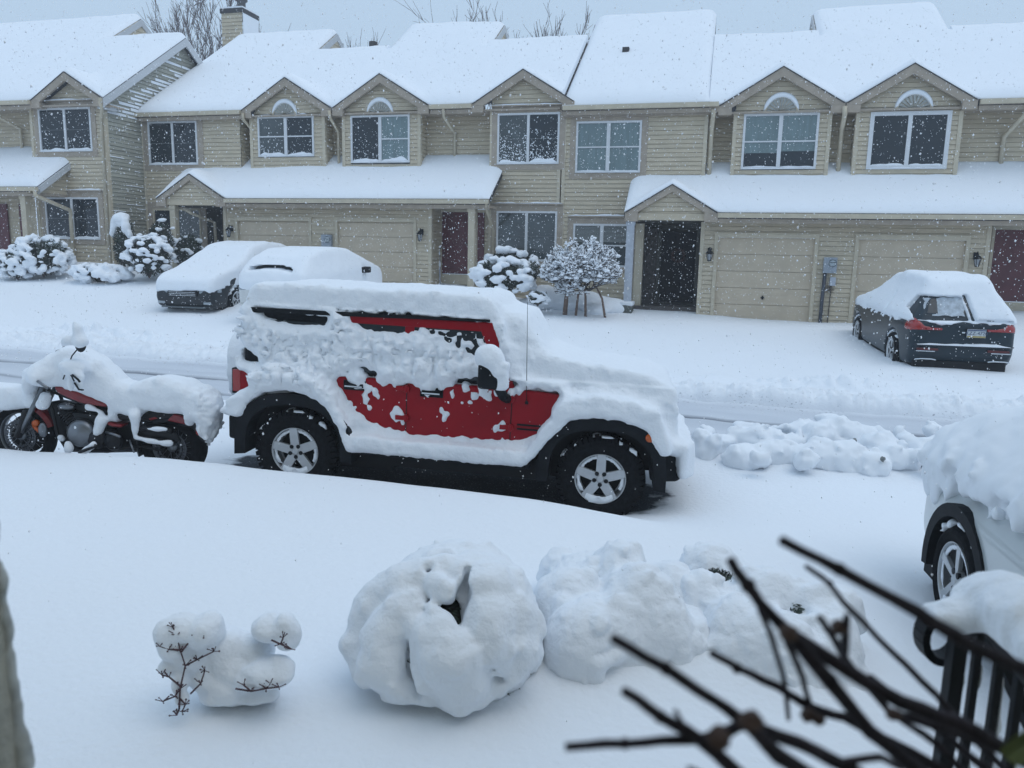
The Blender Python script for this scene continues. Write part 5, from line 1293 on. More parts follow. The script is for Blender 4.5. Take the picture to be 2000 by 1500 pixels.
# letters face -x (towards the street): text plane normal -x, reading from +y to -y
text('KZZ-4720', .082, (-.047, -.18, .856), (pi/2, 0, -pi/2), mat('plate_ink', (.05, .07, .14), .5), pl)
for (y_, w_) in ((-.44, .03), (-.48, .03)):
    mb = MB(); mb.box(-.035, -.02, y_-w_/2, y_+w_/2-.008, .70, .725); mb.build('badge', chrome_m, c3)
mb = MB(); mb.box(-.034, -.02, .0, .05, .85, .875); mb.build('badge', chrome_m, c3)
mb = MB(); mb.box(.06, .5, -.76, .76, .16, .34); mb.build('rear_valance', under_m, c3, bevel=.03)
mb = MB(); mb.box(.5, 4.3, -.85, .85, .16, .30); mb.build('underbody', under_m, c3)
for c_ in (c1, c2):
    mb = MB(); mb.box(.4, 4.1, -.80, .80, .12, .30); mb.build('underbody', under_m, c_)

# white car at the right edge, nose to the street
WH = pd(1858, 1133, 4.9)
hd = radians(90-9.5)                                       # heading in world
fwd = np.array([cos(hd), sin(hd), 0]); lft = np.array([-sin(hd), cos(hd), 0])
side4 = [(.1, .30), (0, .6), (.05, 1.1), (.5, 1.66), (1.2, 1.72), (2.3, 1.70), (2.75, 1.60), (3.40, 1.32), (3.8, 1.22), (4.4, 1.10), (4.62, .90), (4.66, .5), (4.55, .28), (.3, .24)]
Rw = .36
org4 = WH-lft*.93-fwd*3.72-np.array([0, 0, Rw])
s4, t4 = float(org4@es), float(org4@et)
def bare4(X_, Y_, Z_, a, b, c):
    z_ = Z_-(.97+.09*b+.10*c+.05*a-.12*np.clip((X_-3.9)/.3, 0, 1)*1.6+.10*np.clip((3.4-X_)/.8, 0, 1))
    cl_ = np.maximum(.0, 0)
    drip = .10-np.abs(((X_*3.2+a*1.2) % 1)-.5)*.55
    spot = np.sqrt((X_-3.15)**2+((Z_-.72)*1.0)**2)-.17-.06*b
    spot2 = np.sqrt((X_-3.28)**2+((Z_-.50)*1.0)**2)-.10-.05*b
    return z_
c4 = car('parked_car', 'pale silver car at the right edge, snow heaped high on its hood', 0, 0, 0, silver_m, side4, .93, (.95, 3.72), R=Rw, rr=.245, snow_d=.27, bare=bare4, h=.024, face='L', flakeseed=9, top_w=.30, belt=.80, th_=.75, side_t=.03, style='fork', spokes=5, bl=4, roundk=.22)
c4.location = tuple(org4); c4.rotation_euler = (0, 0, hd)
# black wheel-arch cladding
mb = MB(); n_ = 20; Ra = Rw+.055
for i in range(n_):
    a0 = radians(-8+196*i/n_); a1 = radians(-8+196*(i+1)/n_); P4 = [(3.72+q*cos(a_), Rw+q*sin(a_)) for a_, q in ((a0, Ra-.01), (a0, Ra+.075), (a1, Ra+.075), (a1, Ra-.01))]
    V = [(p_[0], y_, p_[1]) for y_ in (.80, .945) for p_ in P4]; mb.add(V, [(0, 1, 2, 3), (7, 6, 5, 4), (1, 5, 6, 2), (0, 3, 7, 4)])
mb.build('wheel_arch_trim', plastic_m, c4)
mb = MB(); mb.box(.5, 4.4, -.85, .85, .15, .30); mb.box(3.3, 4.15, -.82, .70, .3, .80); mb.build('underbody', under_m, c4)
mb = MB(); mb.box(1.35, 3.25, .90, .95, .24, .36); mb.build('sill_trim', plastic_m, c4, bevel=.01)
# ================================================================== NEAR THINGS
def snow_net(name, lobes, crev, h, m, parent, k=.05, petals=(), kp=.014, pad=.1, zmin=None, n_amp=(.02, .010, .004), n_sc=(.22, .09, .04), seed=0, box_=None, it=1, bil=0.0):
    """snow formed from lobes [(x,y,z,r) or (x,y,z,rx,ry,rz)], opened by crevices [(a,b,ra,rb)]; all in parent coordinates"""
    L = np.array([[l[0], l[1], l[2], max(l[3:])] for l in lobes]+[[q_[0], q_[1], q_[2], r_] for pt in petals for q_, r_ in pt]); lo = (L[:, :3]-L[:, 3:]).min(0)-pad; hi = (L[:, :3]+L[:, 3:]).max(0)+pad
    if zmin is not None: lo[2] = zmin
    g = grid(lo, hi, h); X_, Y_, Z_ = g[3:]; f = np.full((len(g[0]), len(g[1]), len(g[2])), 9., np.float32)
    for l in lobes:
        r = (l[3],)*3 if len(l) == 4 else l[3:6]
        f = smin(f, ellip(X_, Y_, Z_, l[:3], r), k).astype(np.float32)
    for pt in petals:
        q = None
        for (p0_, r0_), (p1_, r1_) in zip(pt[:-1], pt[1:]):
            d_ = capsule(X_, Y_, Z_, p0_, p1_, r0_, r1_); q = d_ if q is None else smin(q, d_, .03)
        f = smin(f, q, kp).astype(np.float32)
    a, b, c = [noise3(g[0], g[1], g[2], s_, seed+i) for i, s_ in enumerate(n_sc)]
    f = f-n_amp[0]*a-n_amp[1]*b-n_amp[2]*c-bil*(np.abs(b)-.25)-bil*.5*(np.abs(c)-.25)
    for (p, q, r0, r1) in crev: f = smax(f, -(capsule(X_, Y_, Z_, p, q, r0, r1)-.012*b-.008*c), .02)
    if zmin is not None: f[:, :, :2] = np.minimum(f[:, :, :2], 9)
    return net_obj(name, f, g, m, parent, it)
def leaves(name, blobs, n, m, parent, size=.035, shell=.55, seed=0, lohi=None):
    """many small leaf faces spread through the outer part of some ellipsoids"""
    r = np.random.RandomState(seed); B = np.array([list(b[:3])+([b[3]]*3 if len(b) == 4 else list(b[3:6])) for b in blobs])
    w_ = B[:, 3]*B[:, 4]+B[:, 4]*B[:, 5]; i = r.choice(len(B), n, p=w_/w_.sum())
    d = r.normal(size=(n, 3)); d /= np.linalg.norm(d, axis=1)[:, None]; q = r.uniform(shell, 1, (n, 1))**.6
    P = B[i, :3]+d*q*B[i, 3:6]
    u = r.normal(size=(n, 3)); u /= np.linalg.norm(u, axis=1)[:, None]; v = np.cross(u, d+.01); v /= np.linalg.norm(v, axis=1)[:, None]+1e-6
    L_ = size*r.uniform(.6, 1.4, (n, 1))
    V = np.stack([P-u*L_, P+v*L_*.32, P+u*L_, P-v*L_*.32], 1).reshape(-1, 3); Q = np.arange(n*4).reshape(-1, 4)
    return mesh_np(name, V, Q, m, parent, False)

# ---- the house we look out from: its wall behind the camera and the post at the left edge
own = empty('house', (0, 0, 0), (0, 0, 0), 'weathered beige corner post of the near house, cut off at the left edge', 'house')
e0 = pd(0, 1130, .95); e1 = pd(47, 1500, .95); ed = (e1-e0)/np.linalg.norm(e1-e0); ea = e0-ed*2.4; eb = e1+ed*(e1[2]+.1)/abs(ed[2])
mb = MB(); V = [p_+np.array(q) for p_ in (ea, eb) for q in ((0, -.11, 0), (0, 0, 0), (-.14, 0, 0), (-.14, -.11, 0))]; mb.add(V, [(0, 1, 2, 3), (7, 6, 5, 4)]+[(i, i+4, (i+1) % 4+4, (i+1) % 4) for i in range(4)])
mb.build('corner_post', mat('weathered_post', (.27, .26, .215), .85, var=.35, vscale=9, bump=.6, bscale=35), own)
mb = MB()
for z_ in np.arange(-.1, 7.0, .118): mb.add([(-8.5, -.30, z_), (7, -.30, z_), (7, -.282, z_+.118), (-8.5, -.282, z_+.118), (-8.5, -.282, z_), (7, -.282, z_)], [(0, 1, 2, 3), (4, 5, 1, 0)])
mb.box(-8.5, 7, -.281, -.05-.5+.3, -.1, 7.0) if False else mb.box(-8.5, 7, -.60, -.303, -.1, 7.0)
mb.build('rear_wall', siding_m, own)
g = grid((e0[0]-.04, min(e0[1], e1[1])-.10, e1[2]-.35), (e1[0]+.10, max(e0[1], e1[1])+.06, e0[2]+.15), .005)
f = capsule(g[3], g[4], g[5], e0-ed*.1, e1+ed*.3, .008)-.006*noise3(g[0], g[1], g[2], .03, 2)-.004*noise3(g[0], g[1], g[2], .012, 2)
V, Q = surf_net(f, *g[:3]); mesh_np('rime', V, Q, mat('rime', (.36, .375, .36), .9, var=.3, vscale=30), own)

# ---- three snow-buried shrubs on the lawn
def at(px, py, z): return tuple(pz(px, py, z))
def shrub(name, label, base, lobes, crev, foliage, core=.82, h=.013, k=.05, seed=0, group='shrubs buried in snow on the near lawn', bil=.010, fsize=.018, nf=9000, petals=(), kp=.014):
    b = np.array(base); root = empty(name, tuple(b), label=label, cat='shrub', group=group)
    Lb = [tuple(np.array(l[:3])-b)+tuple(l[3:]) for l in lobes]; Cv = [(np.array(p)-b, np.array(q)-b, r0, r1) for p, q, r0, r1 in crev]
    fo = [tuple(np.array(l[:3])-b)+tuple(l[3:]) for l in foliage]
    leaves('foliage', fo, nf, ever_m, root, fsize, .75, seed)
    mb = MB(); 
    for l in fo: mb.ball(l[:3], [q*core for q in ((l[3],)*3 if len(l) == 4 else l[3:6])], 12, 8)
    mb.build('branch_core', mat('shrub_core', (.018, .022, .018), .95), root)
    snow_net('snow_cover', Lb, Cv, h, snow_m, root, k, [[(np.array(p_)-b, r_) for p_, r_ in pt] for pt in petals], kp, seed=seed, bil=bil)
    return root
G0 = .2
def dome(px, py, C_, R_):     # point of an ellipsoid surface seen at a pixel
    o = (cC-np.array(C_))/np.array(R_); d = ray(px, py)/np.array(R_)
    a = d@d; b = 2*o@d; c = o@o-1; D = b*b-4*a*c
    if D < 0: k = -b/(2*a)
    else: k = (-b-sqrt(D))/(2*a)
    return cC+ray(px, py)*k
C1 = pz(868, 1300, .42); C1 = np.array([C1[0], C1[1]+.36, .36]); R1_ = (.52, .47, .50)
def dl(px, py, r, inn=.0, C_=C1, R_=R1_):
    p = dome(px, py, C_, R_); n_ = (p-np.array(C_)); n_ /= np.linalg.norm(n_); p = p-n_*inn
    return tuple(p)+((r,) if np.isscalar(r) else tuple(r))
def pet(*q): return [(dl(a, b, 1., inn)[:3], r) for a, b, r, inn in q]
PT = [pet((905, 1105, .09, .07), (960, 1140, .125, .07), (1012, 1205, .125, .08), (1025, 1280, .11, .07), (1008, 1330, .05, .03)),
      pet((935, 1150, .075, .04), (962, 1205, .135, .06), (965, 1265, .12, .06), (1000, 1320, .06, .04)),
      pet((850, 1190, .05, .03), (858, 1235, .11, .05), (885, 1290, .15, .06), (905, 1345, .135, .07), (890, 1375, .08, .05)),
      pet((820, 1260, .06, .05), (835, 1330, .09, .06)),
      pet((775, 1185, .09, .07), (735, 1235, .10, .06), (732, 1300, .115, .06), (758, 1345, .06, .04)),
      pet((745, 1140, .10, .09), (695, 1190, .10, .08), (678, 1255, .09, .07), (690, 1310, .06, .05)),
      pet((835, 1105, .09, .07), (775, 1130, .10, .08), (715, 1160, .09, .08)),
      pet((868, 1092, .065, .05), (935, 1095, .11, .10), (1005, 1140, .12, .10), (1048, 1215, .09, .08), (1055, 1280, .06, .06)),
      pet((848, 1135, .055, .03), (878, 1168, .055, .02)), pet((790, 1160, .08, .07), (800, 1210, .07, .06)),
      pet((700, 1320, .06, .06), (770, 1360, .06, .06), (830, 1375, .05, .05)), pet((940, 1372, .06, .06), (1000, 1345, .05, .06))]
L1 = [(C1[0], C1[1]+.03, C1[2]-.04, .425, .395, .39), (C1[0], C1[1]+.13, C1[2]-.01, .44, .36, .44)]
K1 = []
for pts_ in ([(914, 1118, .016), (906, 1160, .024), (893, 1192, .036), (899, 1224, .018)], [(848, 1178, .012), (884, 1188, .026)], [(768, 1262, .010), (778, 1300, .018), (794, 1335, .024), (812, 1364, .022)], [(1008, 1352, .028), (1030, 1335, .034), (1046, 1300, .018)], [(836, 1112, .018), (842, 1108, .014)], [(958, 1300, .010), (985, 1330, .014)]):
    for (a_, b_, r_), (c_, d_, e_) in zip(pts_[:-1], pts_[1:]):
        for inn in (-.01, .035, .075): K1.append((dl(a_, b_, 1., inn)[:3], dl(c_, d_, 1., inn)[:3], r_, e_))
shrub('snowy_shrub', 'large round shrub under thick snow with a dark crevice down its middle', (C1[0], C1[1], .15), L1, K1, [(C1[0], C1[1]-.01, C1[2]-.01, .41, .37, .36)], seed=3, core=.98, nf=16000, k=.03, bil=.016, petals=PT, kp=.012)
def pzl(px, py, z, r):
    rr_ = (r, r, r) if np.isscalar(r) else tuple(r); p = at(px, py, z); return (p[0], p[1], p[2]-.07)+(rr_[0]*.92, rr_[1]*.95, rr_[2]+.035)
L2 = [pzl(1085, 1230, .26, (.16, .22, .12)), pzl(1345, 1230, .28, (.18, .24, .14)), pzl(1330, 1130, .30, (.2, .2, .12)), pzl(1120, 1270, .20, (.22, .2, .07)), pzl(1230, 1290, .20, (.3, .2, .06)), pzl(1130, 1235, .38, .20), pzl(1110, 1170, .42, .20), pzl(1160, 1110, .46, (.22, .2, .13)), pzl(1215, 1085, .58, (.15, .17, .13)), pzl(1250, 1150, .52, (.20, .2, .17)), pzl(1200, 1215, .40, (.22, .18, .17)), pzl(1290, 1210, .40, (.19, .18, .18)), pzl(1310, 1140, .42, (.17, .18, .14)), pzl(1170, 1265, .26, (.16, .12, .11)), pzl(1270, 1280, .24, (.15, .11, .09)), pzl(1090, 1100, .40, .13)]
K2 = [(at(1185, 1290, .24), at(1205, 1270, .30), .02, .016), (at(1310, 1300, .24), at(1325, 1265, .34), .014, .012), (at(1150, 1155, .60), at(1170, 1150, .60), .02, .02)]
b2 = at(1210, 1240, .15)
shrub('snowy_shrub', 'snow-buried shrub of soft lumps, middle one of the lawn row', (b2[0], b2[1]+.15, .12), L2, K2, [pzl(1210, 1190, .34, (.34, .28, .20))], seed=9, k=.085, bil=.022)
L3 = [pzl(1470, 1230, .30, (.30, .26, .16)), pzl(1440, 1140, .34, (.24, .2, .14)), pzl(1420, 1290, .18, (.3, .2, .06)), pzl(1560, 1310, .16, (.34, .2, .06)), pzl(1390, 1100, .42, (.20, .2, .16)), pzl(1370, 1170, .36, .18), pzl(1440, 1210, .36, (.2, .17, .16)), pzl(1420, 1270, .24, (.16, .13, .10)), pzl(1500, 1150, .42, (.24, .2, .15)), pzl(1520, 1250, .32, (.22, .18, .17)), pzl(1510, 1310, .18, (.19, .11, .08)), pzl(1590, 1180, .38, (.2, .2, .17)), pzl(1620, 1240, .30, (.18, .17, .17)), pzl(1580, 1290, .22, (.16, .12, .11)), pzl(1640, 1180, .32, .14)]
K3 = [(at(1395, 1150, .58), at(1412, 1163, .56), .022, .03), (at(1380, 1290, .24), at(1398, 1275, .28), .02, .014), (at(1575, 1205, .55), at(1582, 1215, .5), .02, .016)]
b3 = at(1510, 1250, .15)
shrub('snowy_shrub', 'snow-buried shrub behind the bare branches, farthest right of the lawn row', (b3[0], b3[1]+.15, .10), L3, K3, [pzl(1400, 1160, .34, (.2, .2, .17)), pzl(1560, 1210, .30, (.24, .22, .17))], seed=14, k=.085, bil=.022)

# ---- small twiggy plant at the left, weighed down
D0 = 3.30
def q3(px, py, r=None, d=0.): p = pd(px, py, D0+d); return tuple(p) if r is None else tuple(p)+((r,) if np.isscalar(r) else tuple(r))
Lp = [q3(430, 1345, (.10, .1, .05), .1), q3(500, 1345, (.08, .1, .04), .12), q3(335, 1235, (.075, .08, .075)), q3(360, 1222, (.085, .08, .06)), q3(405, 1232, (.07, .09, .075)), q3(345, 1262, (.07, .07, .05)), q3(372, 1290, (.07, .08, .05), .03), q3(335, 1300, (.045, .05, .03)), q3(398, 1275, (.06, .07, .08), .05), q3(400, 1320, (.07, .08, .07), .06),
      q3(440, 1270, (.10, .11, .10), .10), q3(470, 1300, (.11, .12, .09), .1), q3(450, 1330, (.09, .1, .06), .08), q3(500, 1265, (.07, .1, .07), .12), q3(535, 1225, (.085, .09, .06), .06), q3(562, 1228, (.05, .06, .075), .02), q3(558, 1255, (.03, .035, .035), .0),
      q3(520, 1315, (.10, .09, .055), .0), q3(488, 1325, (.07, .07, .045), .0), q3(545, 1305, (.045, .05, .05), 0), q3(352, 1335, (.035, .04, .05), -.03), q3(355, 1365, (.028, .035, .03), -.04)]
bp = pz(420, 1330, .16); plant = empty('snowy_shrub', tuple(bp), label='small twiggy reddish plant bent under snow, alone at the left of the lawn', cat='shrub')
snow_net('snow_cover', [tuple(np.array(l[:3])-bp)+tuple(l[3:]) for l in Lp], [], .009, snow_m, plant, .018, seed=21, n_amp=(.012, .008, .004), bil=.008)
tw = [[(350, 1385), (352, 1345), (362, 1300), (352, 1270), (345, 1240)], [(362, 1300), (385, 1288), (418, 1272)], [(352, 1340), (330, 1322), (316, 1318)], [(352, 1270), (330, 1268), (312, 1262)], [(352, 1345), (342, 1360), (318, 1370)], [(345, 1240), (338, 1225)], [(353, 1275), (372, 1250), (392, 1245)],
      [(460, 1345), (490, 1350), (520, 1345), (545, 1342)], [(490, 1350), (476, 1338)], [(520, 1345), (528, 1335)], [(530, 1250), (548, 1258), (570, 1268)], [(548, 1258), (553, 1245)], [(350, 1385), (345, 1397)], [(352, 1365), (362, 1376), (356, 1390)], [(372, 1355), (392, 1335), (400, 1310)]]
mb = MB(bp)
for t_ in tw:
    P_ = [pd(x_, y_, D0-.075) for x_, y_ in t_]; mb.tube(P_, [.0042*(1-.45*i/len(P_)) for i in range(len(P_))], 5)
    for P2 in P_[1:]:
        for k in range(5):
            d_ = np.array([random.uniform(-1, 1), random.uniform(-.6, .3), random.uniform(-.2, 1)])*.028; mb.tube([P2, P2+d_*.6, P2+d_], [.0022, .0018, .0026], 4)
            mb.ball(P2+d_, random.uniform(.002, .0045), 5, 4)
mb.build('twigs', twig_m, plant)['kind'] = 'stuff'

# ---- bare branches right in front of the window
br_ = [([(1525, 1055), (1640, 1112), (1790, 1195), (1900, 1262), (2010, 1312), (2140, 1400)], 19, 34, .50),
 ([(1425, 1095), (1462, 1145), (1495, 1190), (1540, 1235), (1640, 1300), (1760, 1370), (1870, 1412), (2000, 1482), (2120, 1560)], 20, 36, .52),
 ([(1540, 1235), (1620, 1330), (1700, 1430), (1770, 1485), (1850, 1560)], 26, 34, .52),
 ([(1195, 1245), (1300, 1305), (1400, 1370), (1460, 1412), (1560, 1452), (1660, 1500), (1780, 1580)], 19, 32, .47),
 ([(1220, 1350), (1290, 1400), (1360, 1440), (1420, 1490), (1500, 1570)], 18, 34, .46),
 ([(1105, 1458), (1220, 1452), (1330, 1446), (1400, 1438), (1460, 1412)], 16, 26, .46),
 ([(1345, 1502), (1420, 1540), (1500, 1590)], 16, 20, .45),
 ([(1390, 1275), (1440, 1305), (1520, 1342), (1590, 1385), (1650, 1402), (1740, 1450), (1850, 1510), (1940, 1580)], 13, 26, .56),
 ([(1575, 1105), (1620, 1140), (1660, 1190), (1740, 1270), (1830, 1360), (1880, 1420), (1960, 1500)], 9, 17, .60),
 ([(1485, 1190), (1505, 1240), (1530, 1320), (1540, 1405)], 13, 9, .55), ([(1530, 1235), (1560, 1300), (1580, 1370), (1592, 1402)], 13, 10, .55),
 ([(1600, 1205), (1625, 1240), (1660, 1300), (1740, 1392), (1850, 1425), (1940, 1462)], 13, 18, .57),
 ([(1750, 1400), (1830, 1452), (1900, 1530)], 12, 18, .58), ([(1318, 1388), (1332, 1412), (1350, 1436)], 9, 12, .46), ([(1655, 1205), (1650, 1250), (1648, 1275)], 13, 20, .54),
 ([(1460, 1412), (1520, 1475), (1600, 1530), (1660, 1600)], 30, 36, .47), ([(1560, 1452), (1640, 1490), (1720, 1478), (1760, 1500)], 18, 14, .49), ([(1700, 1320), (1800, 1400), (1900, 1480), (1990, 1550)], 11, 22, .60)]
TB_ = pd(2080, 1640, .56)
bush = empty('bare_shrub', (float(TB_[0]), float(TB_[1]), .1), label='out-of-focus bare dark branches reaching in from the lower right', cat='shrub')
bo = np.array([TB_[0], TB_[1], .1]); 
dark_tw = mat('dark_branch', (.022, .017, .022), .7, var=.5, vscale=60, bump=.5, bscale=200, spec=.2)
for P_, w0, w1, dp in br_:
    m_ = len(P_); V = [pd(x_, y_, dp+.02*math.sin(i*1.7+w0)*0+.06*i/m_) for i, (x_, y_) in enumerate(P_)]
    V2 = []; R2 = []
    for i in range(m_-1):
        for f_ in (0, .33, .66): 
            V2.append(V[i]*(1-f_)+V[i+1]*f_+np.array([random.uniform(-1, 1), 0, random.uniform(-1, 1)])*.0006); u = (i+f_)/(m_-1); R2.append((w0*(1-u)+w1*u)/2/F*dp*random.uniform(.93, 1.1))
    V2.append(V[-1]); R2.append(w1/2/F*dp)
    if P_[-1][1] > 1500: V2.append(TB_); R2.append(.009)
    mb = MB(bo); mb.tube(V2, R2, 8); 
    for i in (1,): mb.ball(V[i], (w0+w1)/4/F*dp*1.12, 7, 5, .1)
    mb.build('branch', dark_tw, bush, True)
mb = MB(bo); mb.tube([TB_, TB_+np.array([.02, 0, -.6]), (TB_[0]+.02, TB_[1]+.02, -.1)], [.016, .02, .026], 8); mb.build('trunk', dark_tw, bush, True)
for (px, py, s_) in ((1990, 1448, .011), (1998, 1470, .012), (1975, 1462, .008)):
    c_ = pd(px, py, .50); mb = MB(bo); mb.add([c_+(-s_, 0, -s_*.3), c_+(0, .002, -s_), c_+(s_, 0, s_*.2), c_+(.1*s_, -.003, s_)], [(0, 1, 2, 3)]); mb.build('leaf', mat('yellow_green_leaf', (.10, .13, .03), .6), bush)
mb = MB(bo)
for (px, py, s_, d_) in ((1405, 1440, .008, .46), (1540, 1236, .007, .52), (1640, 1225, .0065, .55), (1580, 1398, .006, .56), (1465, 1408, .008, .465), (1598, 1405, .005, .56), (1745, 1395, .006, .57)):
    mb.ball(pd(px, py, d_), (s_, s_, s_*.8), 8, 6, .15)
BB_ = mb.build('bud', mat('brown_bud', (.05, .028, .02), .8), bush); BB_['kind'] = 'stuff'

# ---- iron porch railing with its snow
ZR = 1.58
rl = [pz(px, py, ZR) for px, py in ((1873, 1220), (1925, 1200), (1962, 1240), (2005, 1292), (2080, 1385))]
rail = empty('porch_railing', (float(rl[1][0]), float(rl[1][1]), -.1), label='black iron porch railing with a curled end, heaped with snow, at lower right', cat='railing')
ro = np.array([rl[1][0], rl[1][1], -.1])
mb = MB(ro)
for i in range(len(rl)-1):
    a_, b_ = rl[i], rl[i+1]; d_ = (b_-a_)/np.linalg.norm(b_-a_); n_ = np.array([-d_[1], d_[0], 0])*.021; e_ = d_*.006
    for (za, zb, k_) in ((-.022, -.004, .7), (-.004, .006, 1.0)):
        V = [p_+s_*n_*k_+np.array([0, 0, z_]) for p_ in (a_-e_, b_+e_) for s_ in (-1, 1) for z_ in (za, zb)]; mb.add(V, [(0, 1, 3, 2), (4, 6, 7, 5), (0, 4, 5, 1), (2, 3, 7, 6), (0, 2, 6, 4), (1, 5, 7, 3)])
mb.build('handrail', black_m, rail)
mb = MB(ro); cv = pz(1838, 1240, ZR-.055); pts = []
p0 = rl[0]
for i in range(13):
    a_ = pi/2+i/12*pi*1.35; pts.append(np.array([cv[0]+(.036)*cos(a_)-.0+.036*max(0, 1-i/3), cv[1], ZR-.055+.047*sin(a_)]))
pts = [p0+np.array([.0, 0, -.006])]+pts
for i in range(len(pts)-1):
    a_, b_ = pts[i], pts[i+1]; d_ = (b_-a_)/(np.linalg.norm(b_-a_)+1e-6); up = np.cross(d_, [0, 1, 0])*.007; n_ = np.array([0, .018, 0])
    V = [p_+s_*n_+q_*up for p_ in (a_, b_) for s_ in (-1, 1) for q_ in (-1, 1)]; mb.add(V, [(0, 1, 3, 2), (4, 6, 7, 5), (0, 4, 5, 1), (2, 3, 7, 6), (0, 2, 6, 4), (1, 5, 7, 3)])
mb.build('curled_end', black_m, rail)
bars = [(1873, 1232, .0125), (1916, 1215, .0068), (1958, 1244, .0068), (1996, 1290, .0068), (2045, 1345, .0068)]
for px, py, r_ in bars:
    c_ = pz(px, py, ZR-.02); mb = MB(ro); mb.box(c_[0]-r_, c_[0]+r_, c_[1]-r_, c_[1]+r_, -.1, ZR-.02); o_ = mb.build('newel_post' if r_ > .01 else 'baluster', black_m, rail, bevel=.0015)
    g = grid((c_[0]+r_-.004, c_[1]-.014, .5), (c_[0]+r_+.022, c_[1]+.014, ZR-.03), .006)
    f = boxd(g[3], g[4], g[5], (c_[0]+r_, c_[1]+.002, .98), (.0005, .006, .5))-.003-.010*noise3(g[0], g[1], g[2], .07, int(px))-.005*noise3(g[0], g[1], g[2], .025, 2)
    try:
        V, Q = surf_net(f, *g[:3]); s__ = mesh_np('rime_strip', V-ro, Q, snow_m, o_); s__['kind'] = 'stuff'
    except ValueError: pass
mb = MB(ro); a_ = pd(1905, 1195, 1.62); b_ = pd(1955, 1290, 1.60); c_ = pd(2040, 1470, 1.55); mb.tube([a_, b_, c_], [.014, .016, .018], 6); mb.tube([pd(1915, 1225, 1.6), pd(1930, 1235, 1.6), pd(1945, 1225, 1.6), pd(1955, 1245, 1.6)], .008, 6); mb.build('stair_rail', black_m, rail)
Ls = []
for i in range(len(rl)-1):
    for f_ in (0, .33, .66):
        p = rl[i]*(1-f_)+rl[i+1]*f_; u = i+f_; q = min(1, .42+.42*u); Ls.append((p[0]-.002+.010*u, p[1]+.004, ZR+.004+.036*q, .040*q+.010, .045*q+.01, .046*q))
p = rl[0]; Ls += [(p[0]-.022, p[1], ZR+.008, .026, .03, .016), (rl[2][0]+.02, rl[2][1], ZR+.060, .05, .05, .032), (rl[3][0]+.02, rl[3][1]+.02, ZR+.060, .055, .05, .038)]
snow_net('snow_cover', [tuple(np.array(l[:3])-ro)+tuple(l[3:]) for l in Ls], [(np.array([rl[0][0]-.3, rl[0][1], ZR-.045])-ro, rl[1]+np.array([0, 0, -.05])-ro, .045, .045), (rl[1]+np.array([0, 0, -.05])-ro, rl[3]+np.array([0, 0, -.05])-ro, .045, .045)], .007, snow_m, rail, .03, pad=.04, seed=31, n_amp=(.008, .005, .003), n_sc=(.11, .05, .025), bil=.006)

# ---- snow thrown up by the plough beside the road, in front of the off-road car
bk = []
for (px, py, z_, r) in ((1375, 880, .06, .13), (1400, 868, .10, .17), (1450, 858, .14, .20), (1492, 858, .16, .22), (1520, 885, .10, .20), (1548, 862, .15, .15), (1568, 842, .20, .17), (1602, 848, .22, .19), (1640, 838, .26, .22), (1665, 850, .2, .2), (1690, 845, .24, .16), (1712, 872, .17, .20), (1740, 890, .12, .18), (1770, 895, .08, .16), (1800, 882, .12, .17), (1830, 885, .1, .16), (1600, 885, .12, .20), (1560, 892, .08, .16), (1650, 892, .10, .22), (1700, 905, .07, .18), (1450, 892, .06, .18), (1760, 868, .02, .08), (1870, 900, .05, .16), (1850, 868, .10, .12), (1620, 822, .22, .12)):
    p = pz(px, py, z_); bk.append((p[0], p[1], p[2]-.02, r*1.12, r*.95, r*.86))
bc = np.array([2.6, 8.4, 0.]); bank = empty('snow_bank', tuple(bc), label='lumpy heap of ploughed snow between the red off-road car and the pale car', cat='snow bank')
random.seed(4)
for i in range(34):
    p = pz(random.uniform(1360, 1880), random.uniform(835, 900), random.uniform(.04, .2)); r = random.uniform(.06, .12); bk.append((p[0], p[1], p[2], r, r, r*.9))
snow_net('snow_heap', [tuple(np.array(l[:3])-bc)+tuple(l[3:]) for l in bk], [(np.array(pz(1668, 862, .38))-bc, np.array(pz(1672, 858, .36))-bc, .035, .03), (np.array(pz(1718, 888, .27))-bc, np.array(pz(1728, 902, .22))-bc, .05, .03)], .024, gs if False else snow_soft, bank, .055, zmin=-.25, seed=41, n_amp=(.045, .022, .008), n_sc=(.25, .1, .05), bil=.04)
bm_ = [(tuple(np.array(pz(1669, 860, .27))-bc), .022), (tuple(np.array(pz(1724, 897, .16))-bc), .028)]
mb = MB()
for c_, r_ in bm_: mb.ball(c_, r_, 8, 6, .3)
mb.build('dirty_ice', mat('dirty_ice', (.16, .17, .17), .8, var=.4, vscale=25), bank)['kind'] = 'stuff'
